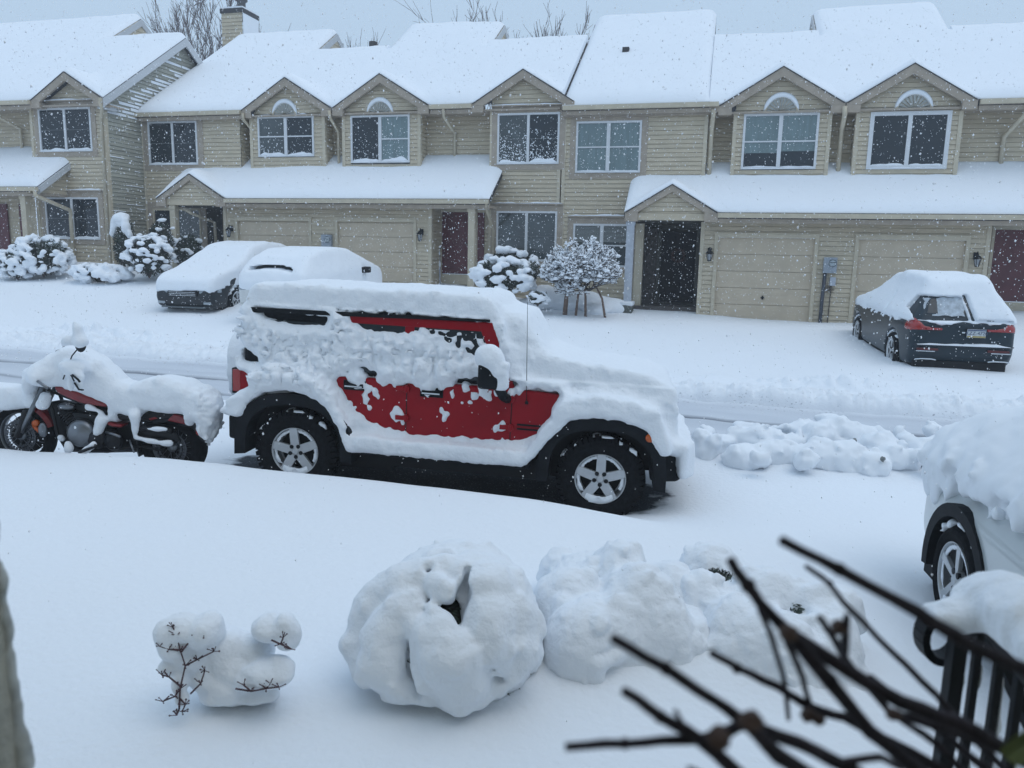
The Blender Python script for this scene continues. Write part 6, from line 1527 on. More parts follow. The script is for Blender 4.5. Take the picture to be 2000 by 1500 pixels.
# ================================================================== PLANTS AND TREES
def twig_tree(name, label, s_, t_, z0, h, n_main, spread, rise, seed, m_=None, r0=.09, levels=4, kid=(3, 5), group='bare winter trees beyond the roofs', cat='tree', trunk=.35, tw=.010):
    r = random.Random(seed); root = empty(name, tuple(stw(s_, t_, z0)), label=label, cat=cat, group=group)
    m_ = m_ or mat('hazed_bark', (.15, .13, .135), .9, var=.3, vscale=12)  # bark paled in its colour to stand for haze
    tk = MB(); br = MB(); tk.tube([(0, 0, -1), (0.03, 0, h*trunk*.5), (0, 0, h*trunk)], [r0*1.3, r0*1.1, r0], 8)
    def grow(p, d, L_, rad, lv):
        pts = [p]; q = p.copy(); dd = d.copy(); n_ = 4
        for i in range(n_):
            dd = dd+np.array([r.uniform(-1, 1), r.uniform(-1, 1), r.uniform(-.3, .7)*rise])*.16; dd /= np.linalg.norm(dd); q = q+dd*L_/n_; pts.append(q.copy())
        br.tube(pts, [max(rad*(1-.55*i/n_), tw*.6) for i in range(n_+1)], 4 if lv < 2 else 3, caps=False)
        if lv >= levels: return
        for k in range(r.randint(*kid)):
            i = r.randint(1, n_); th = r.uniform(0, 2*pi); sp = r.uniform(.35, .75)*spread
            a = np.cross(dd, [cos(th), sin(th), .2]); a /= np.linalg.norm(a)+1e-6
            nd = dd+a*sp+np.array([0, 0, .12*rise]); nd /= np.linalg.norm(nd); grow(pts[i], nd, L_*r.uniform(.5, .75), max(rad*.5, tw), lv+1)
    for k in range(n_main):
        th = 2*pi*k/n_main+r.uniform(-.4, .4); d = np.array([cos(th)*spread*.6, sin(th)*spread*.6, 1]); d /= np.linalg.norm(d); grow(np.array([0, 0, h*trunk*r.uniform(.6, 1)]), d, h*(1-trunk)*.62, r0*.6, 1)
    tk.build('trunk', m_, root, True); br.build('branches', m_, root)
    return root
def zt_at(px, py, t_): s_, z_ = fs(px, py, t_); return s_, z_
for (px, py, t_, nm, seed, spread, n_, lv, lab, hk) in (
    (388, -60, 36, 'bare_tree', 1, .55, 7, 5, 'tall bare tree with upright branches behind the roof, left of the chimney', 1.),
    (492, -5, 37, 'bare_tree', 2, .6, 4, 3, 'thin bare twigs just right of the chimney', 1.),
    (700, 58, 38, 'bare_tree', 3, .5, 6, 4, 'bare tree tips in a row above the low ridge, left of the high roof', 1.),
    (895, 17, 42, 'bare_tree', 4, .9, 6, 4, 'rounded bare treetop just above the middle high ridge', 1.),
    (1010, 35, 40, 'bare_tree', 5, .75, 6, 5, 'bushy bare tree beside the small striped gable end', 1.),
    (1050, 32, 40.5, 'bare_tree', 6, .75, 5, 5, 'twisted bare tree in the middle above the ridge', 1.),
    (1085, 50, 41, 'bare_tree', 7, .6, 4, 4, 'smallest bare treetop, farthest right above the ridge', 1.)):
    s_, zt_ = zt_at(px, py, t_); z0 = 2.0; twig_tree(nm, lab, s_, t_, z0, (zt_-z0)*.93, n_, spread, 1.0, seed, levels=lv, trunk=.52, r0=.13, kid=(3, 5) if lv < 5 else (3, 4), tw=.014)
s_, zt_ = zt_at(735, 62, 38.3); twig_tree('bare_tree', 'sparse upright bare tree beside the roof pipe above the low ridge', s_, 38.3, 2.0, (zt_-2)*.95, 6, .45, 1.2, 12, levels=4, trunk=.55, r0=.12, tw=.013)

def snowy_bush(name, label, s_, t_, z0, rx, ry, h, seed, clumps=60, cr=(.09, .18), leaf=2600, cover=.6, lean=0, group='snow-covered bushes against the houses', zf=.5, hres=.028):
    r = random.Random(seed); root = empty(name, tuple(stw(s_, t_, z0)), (0, 0, -A), label, 'bush', group)
    blobs = [(0, 0, h*zf, rx*.85, ry*.85, h*.46)]
    for k in range(7): a = r.uniform(0, 2*pi); q = r.uniform(.3, .75); blobs.append((rx*q*cos(a), ry*q*sin(a), h*r.uniform(.35, .68), rx*.38, ry*.38, h*.28))
    leaves('foliage', blobs, leaf, ever_m, root, .055, .45, seed)
    mb = MB()
    for k in range(14):
        a = r.uniform(0, 2*pi); q = r.uniform(.2, .8); mb.tube([(0, 0, 0), (rx*q*.5*cos(a), ry*q*.5*sin(a), h*.4), (rx*q*cos(a), ry*q*sin(a), h*.8)], [.02, .014, .006], 5)
    mb.build('stems', bark_m, root)
    L_ = []
    for k in range(clumps):
        a = r.uniform(0, 2*pi); el = r.uniform(-.85, 1) if cover > .8 else r.uniform(-.7, 1)
        c_ = sqrt(max(0, 1-el*el)); rr_ = r.uniform(*cr); kx = r.uniform(.82, 1.04)
        L_.append((rx*kx*c_*cos(a), ry*kx*c_*sin(a), h*.5+h*.48*el*kx, rr_*r.uniform(1, 1.5), rr_*r.uniform(.9, 1.3), rr_*r.uniform(.65, .95)))
    snow_net('snow_clumps', L_, [], hres, snow_soft, root, .03, seed=seed, n_amp=(.02, .02, .01), n_sc=(.2, .1, .05), bil=.02)['kind'] = 'stuff'
    return root
def gp(px, py, t_):
    s_, z_ = fs(px, py, t_); return s_, z_
s_, z_ = gp(85, 540, 19.2); snowy_bush('snowy_bush', 'wide bush covered in snow clumps under the windows of the left house', s_, 19.2, z_-.02, .95, .6, 1.25, 5, 230, (.05, .105), 4200, .9)
s_, z_ = gp(35, 545, 18.9); snowy_bush('snowy_bush', 'snow-clumped bush at the left edge, lowest of its cluster', s_, 18.9, z_-.02, .60, .45, .9, 6, 90, (.05, .10), 2000, .9)
s_, z_ = gp(195, 545, 19.0); snowy_bush('snowy_bush', 'low bush almost buried in snow, right of the wide bush of the left house', s_, 19.0, z_-.15, .85, .5, .60, 7, 130, (.07, .13), 600, 1.)
s_, z_ = gp(292, 540, 19.3); snowy_bush('snowy_bush', 'dark evergreen bush topped with snow beside the porch post', s_, 19.3, z_-.05, .68, .6, 1.28, 8, 120, (.045, .095), 6500, .5)
s_, z_ = gp(318, 520, 20.1); snowy_bush('snowy_bush', 'tall narrow evergreen tip behind the dark bush at the porch post', s_, 20.1, z_-.1, .42, .4, 1.55, 9, 40, (.05, .09), 3200, .5)
s_, z_ = gp(365, 520, 20.9); snowy_bush('snowy_bush', 'evergreen bush behind the porch post, under the window', s_, 21.0, z_-.2, .5, .4, 1.25, 10, 30, (.05, .09), 4000, .4)
s_, z_ = gp(985, 560, 20.2); snowy_bush('snowy_bush', 'evergreen bush with big snow pads right of the red front door', s_, 20.2, z_-.25, .92, .6, 1.02, 11, 90, (.07, .13), 5500, .7)
s_, z_ = gp(1000, 530, 21.2); snowy_bush('snowy_bush', 'taller snow-padded bush under the lower window, behind the evergreen one', s_, 21.2, z_-.5, .80, .35, 1.20, 12, 60, (.07, .12), 3600, .7)
s_, z_ = gp(1050, 590, 19.6); snowy_bush('snowy_bush', 'spiky little plant in the snow left of the round tree', s_, 19.6, z_-.1, 0.30, .3, .40, 13, 60, (.025, .045), 500, .8)
for k, (px, py, rx, h) in enumerate(((1090, 588, .5, .42), (1160, 590, .42, .34), (1205, 585, .38, .30), (1065, 600, .35, .25))):
    pass
# snow mounds round the foot of the round tree
s_, z_ = gp(1120, 592, 20.4); mo = empty('snow_bank', tuple(stw(s_, 20.4, z_-.3)), (0, 0, -A), 'soft snow mounds at the foot of the round tree by the house wall', 'snow bank')
snow_net('snow_heap', [(-.9, .3, .40, .42, .35, .36), (-.35, .5, .30, .5, .4, .35), (.25, .7, .30, .5, .35, .30), (.95, .7, .18, .5, .4, .26), (-1.25, 0, .18, .4, .3, .20), (.55, .2, .10, .35, .3, .2)], [], .04, snow_soft, mo, .15, seed=51)
# covered standing thing at the corner of the left house: a tall shrub wrapped by snow
s_, z_ = gp(243, 500, 20.2); tr_ = empty('snowy_shrub', tuple(stw(s_, 20.2, z_-.2)), (0, 0, -A), 'tall dark shrub with a cap of snow in the corner between two houses', 'shrub')
leaves('foliage', [(0, 0, .5, .30, .3, .75), (.1, 0, .9, .25, .25, .4)], 3500, ever_m, tr_, .05, .3, 4)
snow_net('snow_cover', [(0, -.05, 1.30, .26, .2, .17), (-.2, -.1, 1.10, .12, .14, .24), (.22, -.1, 1.06, .13, .15, .22), (-.26, -.12, .86, .09, .1, .14), (.03, -.1, 1.12, .1, .1, .2), (.32, -.1, .86, .09, .1, .12), (.02, .0, 1.42, .16, .15, .08)], [], .03, snow_soft, tr_, .06, seed=61)

# ---- the round little tree with snow on every twig
s_, z_ = gp(1128, 604, 19.9); rt = empty('snowy_tree', tuple(stw(s_, 19.9, z_)), (0, 0, -A), 'small round-crowned bare tree with snow on every twig, beside the porch post', 'tree')
r = random.Random(3); tk = MB()
for (x0, x1, zt_, rr_) in ((-.34, -.22, .95, .055), (.22, .15, .9, .03), (.75, .35, .8, .028), (-.05, .1, .9, .03)):
    tk.tube([(x0, 0, -.3), ((x0*.7+x1*.3), 0, .3), (x1, 0, zt_)], [rr_*1.25, rr_, rr_*.7], 7)
tk.build('trunk', brown_m, rt, True)
br = MB(); sb = []; cx, cz, RX, RZ = .05, 1.04, 1.06, .86
def inside(p, q=1.): return ((p[0]-cx)/RX)**2+(p[1]/(RX*.8))**2+((p[2]-cz)/(RZ*q))**2 < 1
segs = []
def g2(p, d, L_, rad, lv):
    pts = [p]; q = p.copy(); dd = d.copy()
    for i in range(3):
        dd = dd+np.array([r.uniform(-1, 1), r.uniform(-1, 1), r.uniform(-.5, .7)])*.28; dd /= np.linalg.norm(dd); q = q+dd*L_/3
        if not inside(q): break
        pts.append(q.copy())
    if len(pts) < 2: return
    br.tube(pts, [max(.006, rad*(1-.3*i)) for i in range(len(pts))], 4, caps=False)
    if lv >= 1: 
        for a_, b_ in zip(pts[:-1], pts[1:]): segs.append((a_, b_))
    if lv >= 4: return
    for k in range(r.randint(3, 4)):
        i = r.randint(1, len(pts)-1); th = r.uniform(0, 2*pi); a = np.array([cos(th), sin(th), r.uniform(-.35, .6)]); nd = dd*.75+a*.8; nd /= np.linalg.norm(nd); g2(pts[i], nd, L_*r.uniform(.6, .85), rad*.6, lv+1)
for k in range(20):
    th = 2*pi*k/20+r.uniform(-.2, .2); b_ = np.array([r.choice([-.22, .15, .3, .1]), 0, .50]); el = r.uniform(-.05, 1.2); d = np.array([cos(th)*cos(el), sin(th)*cos(el)*.8, sin(el)]); g2(b_, d, .62, .022, 0)
br.build('branches', mat('grey_twig', (.060, .050, .050), .9, var=.3, vscale=30), rt)
r.shuffle(segs); sm_ = MB()
for a_, b_ in segs[:9000]:
    if r.random() < .9:
        u = np.array([0, 0, 1.]); L_ = np.linalg.norm(b_-a_); w_ = r.uniform(.015, .032); c_ = (a_+b_)/2+u*w_*.6; d = (b_-a_)/L_; s1 = np.cross(d, u); s1 /= np.linalg.norm(s1)+1e-6
        P_ = [c_-d*L_*.5, c_+s1*w_*1.1, c_+d*L_*.5, c_-s1*w_*1.1, c_+u*w_*1.4, c_-u*w_*.4]; sm_.add(P_, [(0, 1, 4), (1, 2, 4), (2, 3, 4), (3, 0, 4), (1, 0, 5), (2, 1, 5), (3, 2, 5), (0, 3, 5)])
for k in range(420):
    a_, b_ = segs[k]; q = r.uniform(.03, .065); sm_.ball(b_, (q*1.3, q*1.1, q*.7), 6, 4, .2)
sm_.build('twig_snow', snow_soft, rt)['kind'] = 'stuff'

# black letter box and a shovel leaning by the red front door
s_, z_ = fs(857, 500, 22.15); lb = empty('snow_shovel', tuple(stw(s_, 22.1, 1.1)), (0, 0, -A), 'pale snow shovel with a dark grip leaning beside the red front door', 'shovel')
mb = MB(); mb.tube([(.10, -.10, 0.15), (.02, .05, 1.05)], .02, 6); mb.build('shaft', mat('pale_shaft', (.40, .44, .52), .5), lb)
mb = MB(); mb.tube([(.02, .05, 1.05), (0, .07, 1.3)], .035, 6); mb.box(-.07, .07, .04, .10, 1.28, 1.34); mb.build('grip', black_m, lb)
mb = MB(); mb.box(-.06, .24, -.16, -.10, -.15, .22); mb.build('blade', mat('blue_grey_blade', (.20, .24, .34), .5), lb, bevel=.01)
mb = MB(); mb.ball((.01, .0, 1.12), (.05, .05, .09), 8, 6, .2); mb.ball((.05, -.02, .80), (.04, .04, .1), 8, 6, .2); mb.build('snow_cap', snow_soft, lb)['kind'] = 'stuff'
# ================================================================== MOTORCYCLE
mr_w = pz(342, 871, .27); mf_w = pz(50, 848, .335)
mex = (mf_w-mr_w)/np.linalg.norm(mf_w-mr_w); mey = np.cross([0, 0, 1.], mex); mey /= np.linalg.norm(mey); mez = np.cross(mex, mey)
bike = empty('motorcycle', tuple(mr_w-mez*.30), (0, -math.asin(mex[2]), atan2(mex[1], mex[0])), 'red and black cruiser motorcycle under thick snow, left of the red off-road car', 'motorcycle')
BO = mr_w-mez*.30
def bl(px, py, y=0.):
    """a point of the photo on the bike's lengthwise plane y (left side positive: the side we see)"""
    d = ray(px, py); k = ((BO+y*mey-cC)@mey)/(d@mey); p = cC+k*d-BO; return np.array([p@mex, y, p@mez])
def bz(zx, zy, y=0.): return bl(zx/4.545, 600+zy/4.545, y)      # from the enlarged view
WB = np.linalg.norm(mf_w-mr_w)
def mwheel(x, R, rr, w, nm, disc=True, solid=False):
    root = empty('wheel', (x, 0, .30), parent=bike)
    mb = MB(); mb.lathe([(rr, -w*.5), (R*.93, -w*.55), (R, -w*.3), (R+.006, 0), (R, w*.3), (R*.93, w*.55), (rr, w*.5), (rr*.97, 0)], (0, 0, 0), (0, 1, 0), 40, True); mb.build('tyre', rubber_m, root, True)
    mb = MB(); mb.lathe([(rr, -w*.45), (rr*.94, -w*.2), (rr*.94, w*.2), (rr, w*.45), (rr*1.02, w*.45), (rr*1.02, -w*.45)], (0, 0, 0), (0, 1, 0), 40, True)
    mb.lathe([(0, .07), (.045, .07), (.05, -.07), (0, -.07)], (0, 0, 0), (0, 1, 0), 16)
    for k in range(18):
        a = 2*pi*k/18; mb.tube([(.045*cos(a+.4), .04*(-1)**k, .045*sin(a+.4)), (rr*.95*cos(a), 0, rr*.95*sin(a))], .0035, 4)
    mb.build('rim', mat('dull_chrome', (.20, .215, .235), .35, metal=.8), root, True)
    if disc:
        mb = MB(); n_ = 28; r0, r1 = disc
        for k in range(n_):
            a0 = 2*pi*k/n_; a1 = a0+2*pi/n_*.74
            for (q0, q1) in ((r0, r0+(r1-r0)*.36), (r0+(r1-r0)*.55, r1)):
                P_ = [(q*cos(a), q*sin(a)) for a, q in ((a0, q0), (a0, q1), (a1, q1), (a1, q0))]; V = [(p[0], y, p[1]) for y in (w*.5+.02, w*.5+.026) for p in P_]; mb.add(V, [(0, 1, 2, 3), (7, 6, 5, 4), (0, 4, 5, 1), (2, 6, 7, 3), (1, 5, 6, 2), (0, 3, 7, 4)])
        mb.lathe([(r1, w*.5+.02), (r1+.012, w*.5+.02), (r1+.012, w*.5+.026), (r1, w*.5+.026)], (0, 0, 0), (0, 1, 0), 40, True)
        mb.build('brake_disc', mat('disc_steel', (.07, .075, .085), .4, metal=.5), root)
    return root
mwheel(0, .315, .20, .15, 'rear', (.10, .155)); mwheel(WB, .315, .235, .11, 'front', (.09, .15))
bred = mat('bike_red', (.20, .006, .010), .35, coat=.3, var=.15, vscale=12); bchr = MATS['dull_chrome']; beng = mat('engine_black', (.010, .011, .014), .45, spec=.3, var=.4, vscale=25)
def poly_part(name, zpts, y0, y1, m_, bev=.012):
    mb = MB(); P_ = [bz(a, b, y1)[[0, 2]] for a, b in zpts]; mb.prism([tuple(p) for p in P_], 'y', y0, y1); return mb.build(name, m_, bike, bevel=bev)
# dark block added behind the engine for the shade between its parts
poly_part('engine_backing', [(400, 850), (520, 830), (960, 900), (1060, 1030), (1230, 1020), (1260, 1290), (600, 1290), (470, 1100)], -.06, .03, beng, .02)
poly_part('belt_guard', [(1200, 1060), (1420, 1060), (1560, 1110), (1600, 1200), (1480, 1180), (1200, 1180)], .09, .125, beng, .01)
poly_part('tail_section', [(1240, 960), (1660, 960), (1800, 1040), (1860, 1180), (1780, 1200), (1700, 1080), (1500, 1040), (1300, 1080)], -.10, .095, beng, .03)
for x_ in (0, WB):
    mb = MB(); mb.lathe([(0, -.035), (.19, -.035), (.19, -.045), (0, -.045)], (x_, 0, .30), (0, 1, 0), 28); mb.build('far_side_disc', beng, bike)  # dark disc added behind the spokes for the shade seen through them
# tank, side covers, fenders
tank = poly_part('fuel_tank', [(470, 700), (560, 700), (700, 760), (945, 850), (940, 890), (860, 880), (700, 850), (600, 810), (500, 760)], -.14, .14, bred, .03)
poly_part('side_cover', [(945, 1015), (1010, 1040), (1085, 1045), (1075, 1070), (990, 1062), (950, 1045)], -.13, .135, bred)
def fender(cx, R, a0, a1, w, name, m_, cz=.30):
    mb = MB(); n_ = 16
    for i in range(n_):
        A0 = radians(a0+(a1-a0)*i/n_); A1 = radians(a0+(a1-a0)*(i+1)/n_)
        prof = [(-w, -.03), (-w*.7, .0), (0, .012), (w*.7, .0), (w, -.03)]
        V = [((R+dr+o)*cos(a)+cx, y, (R+dr+o)*sin(a)+cz) for a in (A0, A1) for o in (0, -.006) for (y, dr) in prof]
        Fc = []
        for j in range(4): Fc += [(j, j+1, j+11, j+10), (j+5, j+15, j+16, j+6)]
        Fc += [(0, 10, 15, 5), (4, 9, 19, 14), (0, 5, 6, 1), (1, 6, 7, 2), (2, 7, 8, 3), (3, 8, 9, 4), (10, 11, 16, 15), (11, 12, 17, 16), (12, 13, 18, 17), (13, 14, 19, 18)]
        mb.add(V, Fc)
    return mb.build(name, m_, bike)
fender(WB, .345, 20, 160, .085, 'front_fender', bred); fender(0, .36, -20, 130, .10, 'rear_fender', beng)
poly_part('fender_panel', [(1540, 950), (1600, 965), (1640, 985), (1645, 1045), (1580, 1030), (1480, 1010), (1500, 985)], .06, .115, bred)
poly_part('fender_panel', [(1310, 990), (1370, 975), (1400, 990), (1330, 1010)], .06, .112, bred)
poly_part('saddle', [(1000, 930), (1250, 950), (1330, 925), (1560, 940), (1740, 1010), (1700, 1060), (1500, 1010), (1300, 1030), (1050, 1010)], -.15, .10, beng, .03)
# forks, bars
mb = MB(); 
for sg in (-1, 1): mb.tube([(WB, sg*.11, .30), bz(330, 930)*[1, 0, 1]+[0, sg*.11, 0], bz(440, 700)*[1, 0, 1]+[0, sg*.11, 0]], [.028, .026, .022], 10)
mb.build('fork', bchr, bike, True)
mb = MB()
for sg in (-1, 1): mb.tube([(WB, sg*.11, .30), bz(300, 900)*[1, 0, 1]+[0, sg*.11, 0]], [.036, .033], 10)
mb.build('fork_leg', beng, bike, True)
mb = MB(); hb = bz(470, 660); mb.tube([(hb[0]-.22, .40, hb[2]+.02), (hb[0]-.08, .33, hb[2]+.06), (hb[0], .10, hb[2]+.03), (hb[0], -.10, hb[2]+.03), (hb[0]-.08, -.33, hb[2]+.06), (hb[0]-.22, -.40, hb[2]+.02)], .014, 8); mb.build('handlebar', bchr, bike, True)
mb = MB(); a_, b_, c_ = bz(360, 665, .2), bz(400, 620, .2), bz(490, 597, .2); mb.tube([a_, b_, c_], .006, 6); mb.tube([bz(640, 600, .38), bz(690, 640, .4), bz(710, 665, .4)], .010, 6); mb.tube([bz(660, 670, .36), bz(700, 730, .38), bz(740, 735, .38)], .009, 6); mb.tube([bz(600, 560, .3), bz(640, 620, .36), bz(660, 660, .36)], .007, 6); mb.build('hand_controls', black_m, bike)['kind'] = 'stuff'
mb = MB(); c_ = bz(390, 700); mb.lathe([(0, -.11), (.07, -.09), (.095, 0), (.095, .02), (0, .03)], (c_[0]+.06, 0, c_[2]), (1, 0, 0), 20); mb.build('headlamp', bchr, bike, True)
# engine: two finned cylinders in a V, crankcase, covers, pipes, frame
def cyl(a, b, r0, nf, y=.0):
    a = np.array(a); b = np.array(b); d = (b-a)/np.linalg.norm(b-a); L_ = np.linalg.norm(b-a); mb = MB(); prof = [(0, 0)]
    for i in range(nf): h0 = L_*i/nf; prof += [(r0*.78, h0), (r0*.78, h0+L_/nf*.5), (r0, h0+L_/nf*.52), (r0, h0+L_/nf*.95)]
    prof += [(r0*.7, L_*1.02), (r0*.6, L_*1.12), (0, L_*1.13)]; mb.lathe(prof, a, d, 18); return mb.build('cylinder', beng, bike)
cc = bz(720, 1090)*[1, 0, 1]
cyl(cc+[.0, .03, .05], bz(590, 890)*[1, 0, 1]+[0, .03, 0], .088, 9); cyl(cc+[-.06, .0, .05], bz(790, 950)*[1, 0, 1]+[-.02, 0, .0], .088, 8)
mb = MB(); c1_ = bz(590, 880, .09); mb.ball(c1_, (.09, .05, .035), 12, 8); mb.tube([bz(530, 900, .1), bz(620, 860, .1)], .02, 8); mb.build('rocker_cover', bchr, bike, True)
poly_part('crankcase', [(560, 1060), (700, 1010), (860, 1050), (1000, 1100), (1000, 1240), (800, 1260), (640, 1230)], -.13, .12, beng, .03)
mb = MB(); q = bz(715, 1120, .14); mb.lathe([(0, .045), (.10, .035), (.135, .01), (.14, -.04), (0, -.04)], q, (0, 1, 0), 24); mb.build('primary_cover', bchr, bike, True)
mb = MB(); q = bz(865, 1170, .13); mb.lathe([(0, .05), (.075, .04), (.10, 0), (0, 0)], q, (0, 1, 0), 20); q = bz(1010, 1190, .12); mb.lathe([(0, .05), (.07, .04), (.10, 0), (0, 0)], q, (0, 1, 0), 20); mb.build('engine_cover', beng, bike, True)
mb = MB(); mb.ball(bz(380, 1090, .12), (.045, .03, .075), 12, 8); mb.build('passing_lamp', bchr, bike, True)
poly_part('air_box', [(560, 1000), (640, 930), (940, 960), (1050, 1080), (900, 1100), (640, 1060)], -.10, .09, beng, .03)
mb = MB()
for pts_ in ([(470, 760), (520, 900), (560, 1100), (640, 1240), (1000, 1260), (1300, 1210)], [(480, 720), (950, 900), (1200, 960), (1400, 1000)], [(950, 900), (1000, 1150)], [(1300, 1210), (1490, 1250)]):
    for sg in (-.09, .09): mb.tube([bz(a, b)*[1, 0, 1]+[0, sg, 0] for a, b in pts_], .017, 8)
mb.build('frame', beng, bike, True)
mb = MB()
for y_, dz in ((.15, 0), (.15, 85)):
    mb.tube([bz(1190, 1075+dz, y_), bz(1420, 1078+dz*1.25, y_), bz(1530, 1100+dz*1.3, y_)], [.026, .028, .026], 10)
mb.build('swing_arm', beng, bike, True)
mb = MB(); mb.tube([bz(640, 1140, -.16), bz(800, 1260, -.18), bz(1200, 1250, -.18), bz(1600, 1260, -.18)], .042, 10); mb.build('exhaust_pipe', bchr, bike, True)
mb = MB(); mb.tube([bz(300, 1050, .10), bz(350, 1100, .12)], .02, 8); mb.lathe([(0, .03), (.03, .02), (.035, -.01), (0, -.02)], bz(318, 1030, .12), (0, 1, 0), 14); mb.build('indicator', amber_m, bike, True)
mb = MB(); mb.lathe([(0, .04), (.03, .03), (.035, -.01), (0, -.02)], bz(1770, 1110, .13), (-.6, .8, 0), 14); mb.build('indicator', lens_m, bike, True)
mb = MB(); mb.tube([bz(1150, 1180, .16), bz(1190, 1290, .22)], .009, 6); mb.tube([bz(940, 1110, .13), bz(1000, 1125, .2), bz(1070, 1150, .2)], .012, 6); mb.build('side_stand', bchr, bike, True)
mb = MB(); mb.tube([bz(820, 1215, .2), bz(860, 1235, .28), bz(780, 1260, .28), bz(700, 1290, .28)], .016, 6); mb.build('foot_board', beng, bike, True)
# mirror standing up at the left grip
mb = MB(); mb.tube([bz(560, 640, .25), bz(640, 430, .3), bz(690, 370, .3)], .006, 6); mb.ball(bz(715, 330, .3), (.055, .03, .075), 12, 8); mb.build('mirror', black_m, bike, True)
mb = MB(); mb.tube([bz(495, 392, -.3), bz(540, 370, -.3), bz(570, 348, -.3)], .006, 6); mb.build('mirror_stalk', black_m, bike)
# snow: one traced saddle, thick across the bike
def zp(P_, y=.1): return [tuple(bz(a, b, y)[[0, 2]]) for a, b in P_]
xs = [bz(-200, 900)[0], bz(1920, 900)[0]]; lo_ = (min(xs)-.08, -.50, .02); hi_ = (max(xs)+.08, .50, 1.62)
g = grid(lo_, hi_, .0135); x2, z2 = g[3][:, 0, 0][:, None], g[5][0, 0, :][None, :]
Pm = zp([(190, 560), (330, 492), (490, 395), (560, 352), (640, 350), (700, 392), (800, 440), (900, 500), (980, 570), (1050, 650), (1150, 682), (1300, 630), (1420, 615), (1600, 650), (1760, 730), (1880, 815), (1905, 900), (1890, 1040), (1850, 1180), (1810, 1150), (1740, 1010), (1700, 1070), (1640, 1040), (1635, 955), (1450, 945), (1300, 925), (1240, 990), (1190, 975), (1060, 950), (1045, 1030), (955, 1010), (945, 868), (830, 800), (700, 755), (600, 730), (590, 700), (500, 700), (400, 690), (340, 665), (330, 730), (265, 770), (225, 720)])
Pf = zp([(-260, 760), (-100, 720), (100, 700), (230, 700), (330, 760), (345, 850), (290, 905), (150, 915), (0, 930), (-150, 1000), (-260, 1080)])
def ypr(P_, wf, k, amp=.0):
    d_ = poly2(P_, x2, z2)[:, None, :]; return smax(d_, np.abs(g[4])-wf, k)
xr = g[3]; wid = np.interp(xr[:, 0, 0], [bz(1900, 900)[0], bz(1700, 900)[0], bz(1300, 900)[0], bz(1050, 900)[0], bz(800, 800)[0], bz(500, 600)[0], bz(300, 600)[0], bz(200, 600)[0]], [.17, .20, .18, .17, .20, .24, .20, .12])[:, None, None]
wid = wid+.12*np.exp(-((xr-bz(480, 600)[0])/.12)**2)*np.exp(-((g[5]-bz(480, 600)[2])/.12)**2)
f = ypr(Pm, wid, .13); f = smin(f, ypr(Pf, .13, .11), .03)
for (a, b, c, d, r0, r1, y) in ((715, 300, 690, 200, .075, .035, .3), (680, 190, 665, 140, .04, .02, .3), (560, 330, 610, 300, .03, .05, .3), (395, 790, 385, 850, .05, .06, .14), (700, 610, 715, 700, .045, .03, .33), (620, 560, 630, 720, .04, .02, .30), (1205, 960, 1200, 1100, .05, .035, .17), (900, 1000, 870, 1100, .06, .05, .14), (700, 1060, 760, 1100, .055, .05, .13), (1270, 1078, 1480, 1085, .020, .022, .17), (1200, 1160, 1500, 1215, .026, .032, .17), (600, 1215, 610, 1260, .035, .05, .2), (740, 1290, 830, 1225, .03, .04, .24), (540, 1150, 560, 1180, .03, .03, .1), (1780, 1095, 1790, 1120, .035, .02, .14), (780, 880, 900, 930, .022, .025, .12), (1860, 1120, 1850, 1180, .05, .035, .0)):
    f = smin(f, capsule(g[3], g[4], g[5], bz(a, b, y), bz(c, d, y), r0, r1), .03)
f = smin(f, ellip(g[3], g[4], g[5], bz(650, 530, .26), (.13, .12, .08)), .05)
n1 = noise3(g[0], g[1], g[2], .12, 71); n2_ = noise3(g[0], g[1], g[2], .05, 72)
f = blur(f, 1)-.010*n1-.006*n2_-.012*(np.abs(n1)-.25)-.015*np.clip((bz(1750, 900)[0]-xr)/.1, 0, 1)*np.abs(n2_)*2
V, Q = surf_net(f, *g[:3]); mesh_np('snow_cover', V, Q, snow_m, bike)
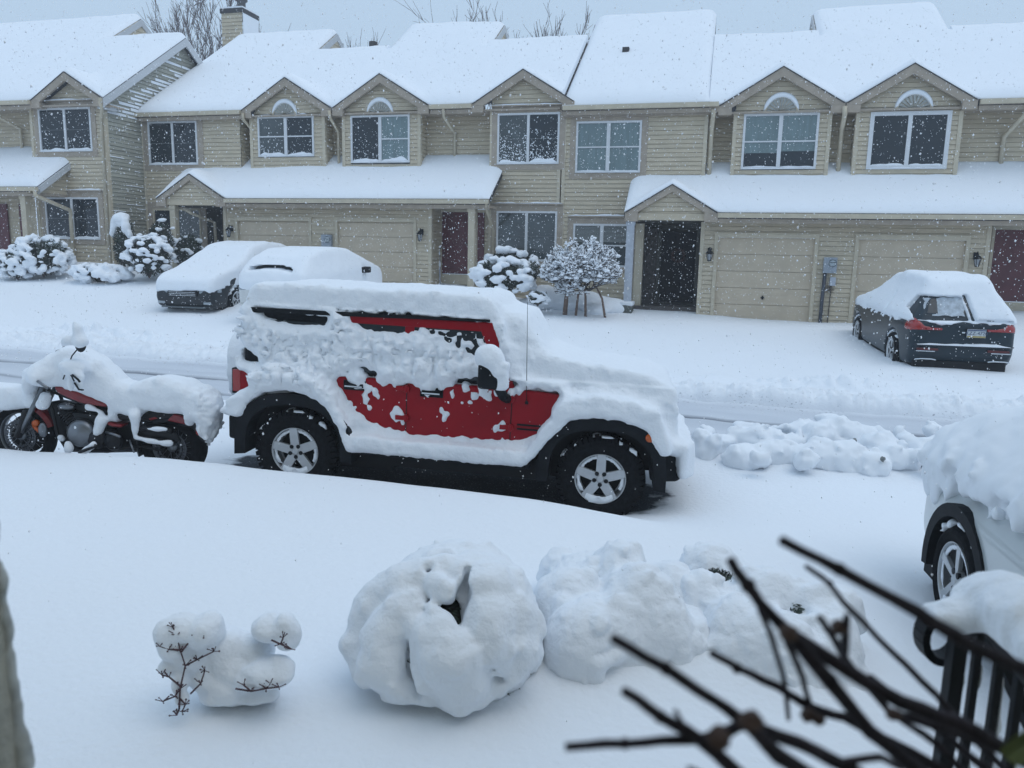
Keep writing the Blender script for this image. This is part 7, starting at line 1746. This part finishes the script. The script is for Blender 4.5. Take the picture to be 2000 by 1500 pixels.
# ================================================================== AIR
def flakes():
    n = 70000
    P = np.empty((0, 3))
    r2 = np.random.RandomState(11)
    x = r2.uniform(-19, 19, n*2); y = r2.uniform(1.8, 24, n*2); z = r2.uniform(-.6, 9.5, n*2)
    P = np.stack([x, y, z], 1)
    # nothing under the snow surface or inside a house
    s_ = P@es; t_ = P@et
    ok = (P[:, 2] > hzs(s_, t_)+.05) & (t_ < 20.9) & (np.abs(P[:, 0]) < P[:, 1]*.9+2)
    ok &= ~((s_ < -17.9) & (t_ > 19.2))
    # not inside the cars
    L = (P-JO)@np.stack([ex, ey, ez], 1); ok &= ~((L[:, 0] > -1.2) & (L[:, 0] < 3.9) & (np.abs(L[:, 1]) < 1.15) & (L[:, 2] < 2.2))
    ok &= (P[:, 1] > 2.6) | (r2.rand(len(P)) < .3)
    P = P[ok][:n]; n = len(P)
    r = np.clip(r2.lognormal(math.log(.0055), .42, n), .0020, .014)
    r = r*np.clip(np.linalg.norm(P-cC, axis=1)/9, .35, 1)
    O = np.array([[1, 0, 0], [-1, 0, 0], [0, 1, 0], [0, -1, 0], [0, 0, 1], [0, 0, -1]], float)
    sc3 = r2.uniform(.55, 1.25, (n, 6, 1)); lean = np.array([[.35, .1, 0]])
    q = r2.normal(size=(n, 3, 3)); q, _ = np.linalg.qr(q)
    V = np.einsum('nij,kj->nki', q, O)*sc3; V = V*r[:, None, None]
    V[..., 2] *= 1.35
    V = V+P[:, None, :]
    Fc = np.array([[0, 2, 4], [2, 1, 4], [1, 3, 4], [3, 0, 4], [2, 0, 5], [1, 2, 5], [3, 1, 5], [0, 3, 5]])
    Q = (Fc[None]+(np.arange(n)*6)[:, None, None]).reshape(-1, 3)
    return mesh_np('falling_snow', V.reshape(-1, 3), Q, mat('snowflake', (.88, .90, .93), .9, spec=.2), None, False)
tag(flakes(), 'snowflakes falling through the air in front of the houses', 'snowflakes', kind='stuff')
hz_m = bpy.data.materials.new('haze_air'); hz_m.use_nodes = True; hn = hz_m.node_tree; hn.nodes.clear()
ho = hn.nodes.new('ShaderNodeOutputMaterial'); hv = hn.nodes.new('ShaderNodeVolumePrincipled')
hv.inputs['Color'].default_value = (.92, .95, 1, 1); hv.inputs['Density'].default_value = .0020; hv.inputs['Anisotropy'].default_value = .2
hn.links.new(hv.outputs[0], ho.inputs['Volume'])
HB = MB(); HB.box(-620, 620, -620, 620, -40, 16); hb = HB.build('haze', hz_m); tag(hb, kind='stuff', label='pale falling-snow haze filling the air', cat='haze')
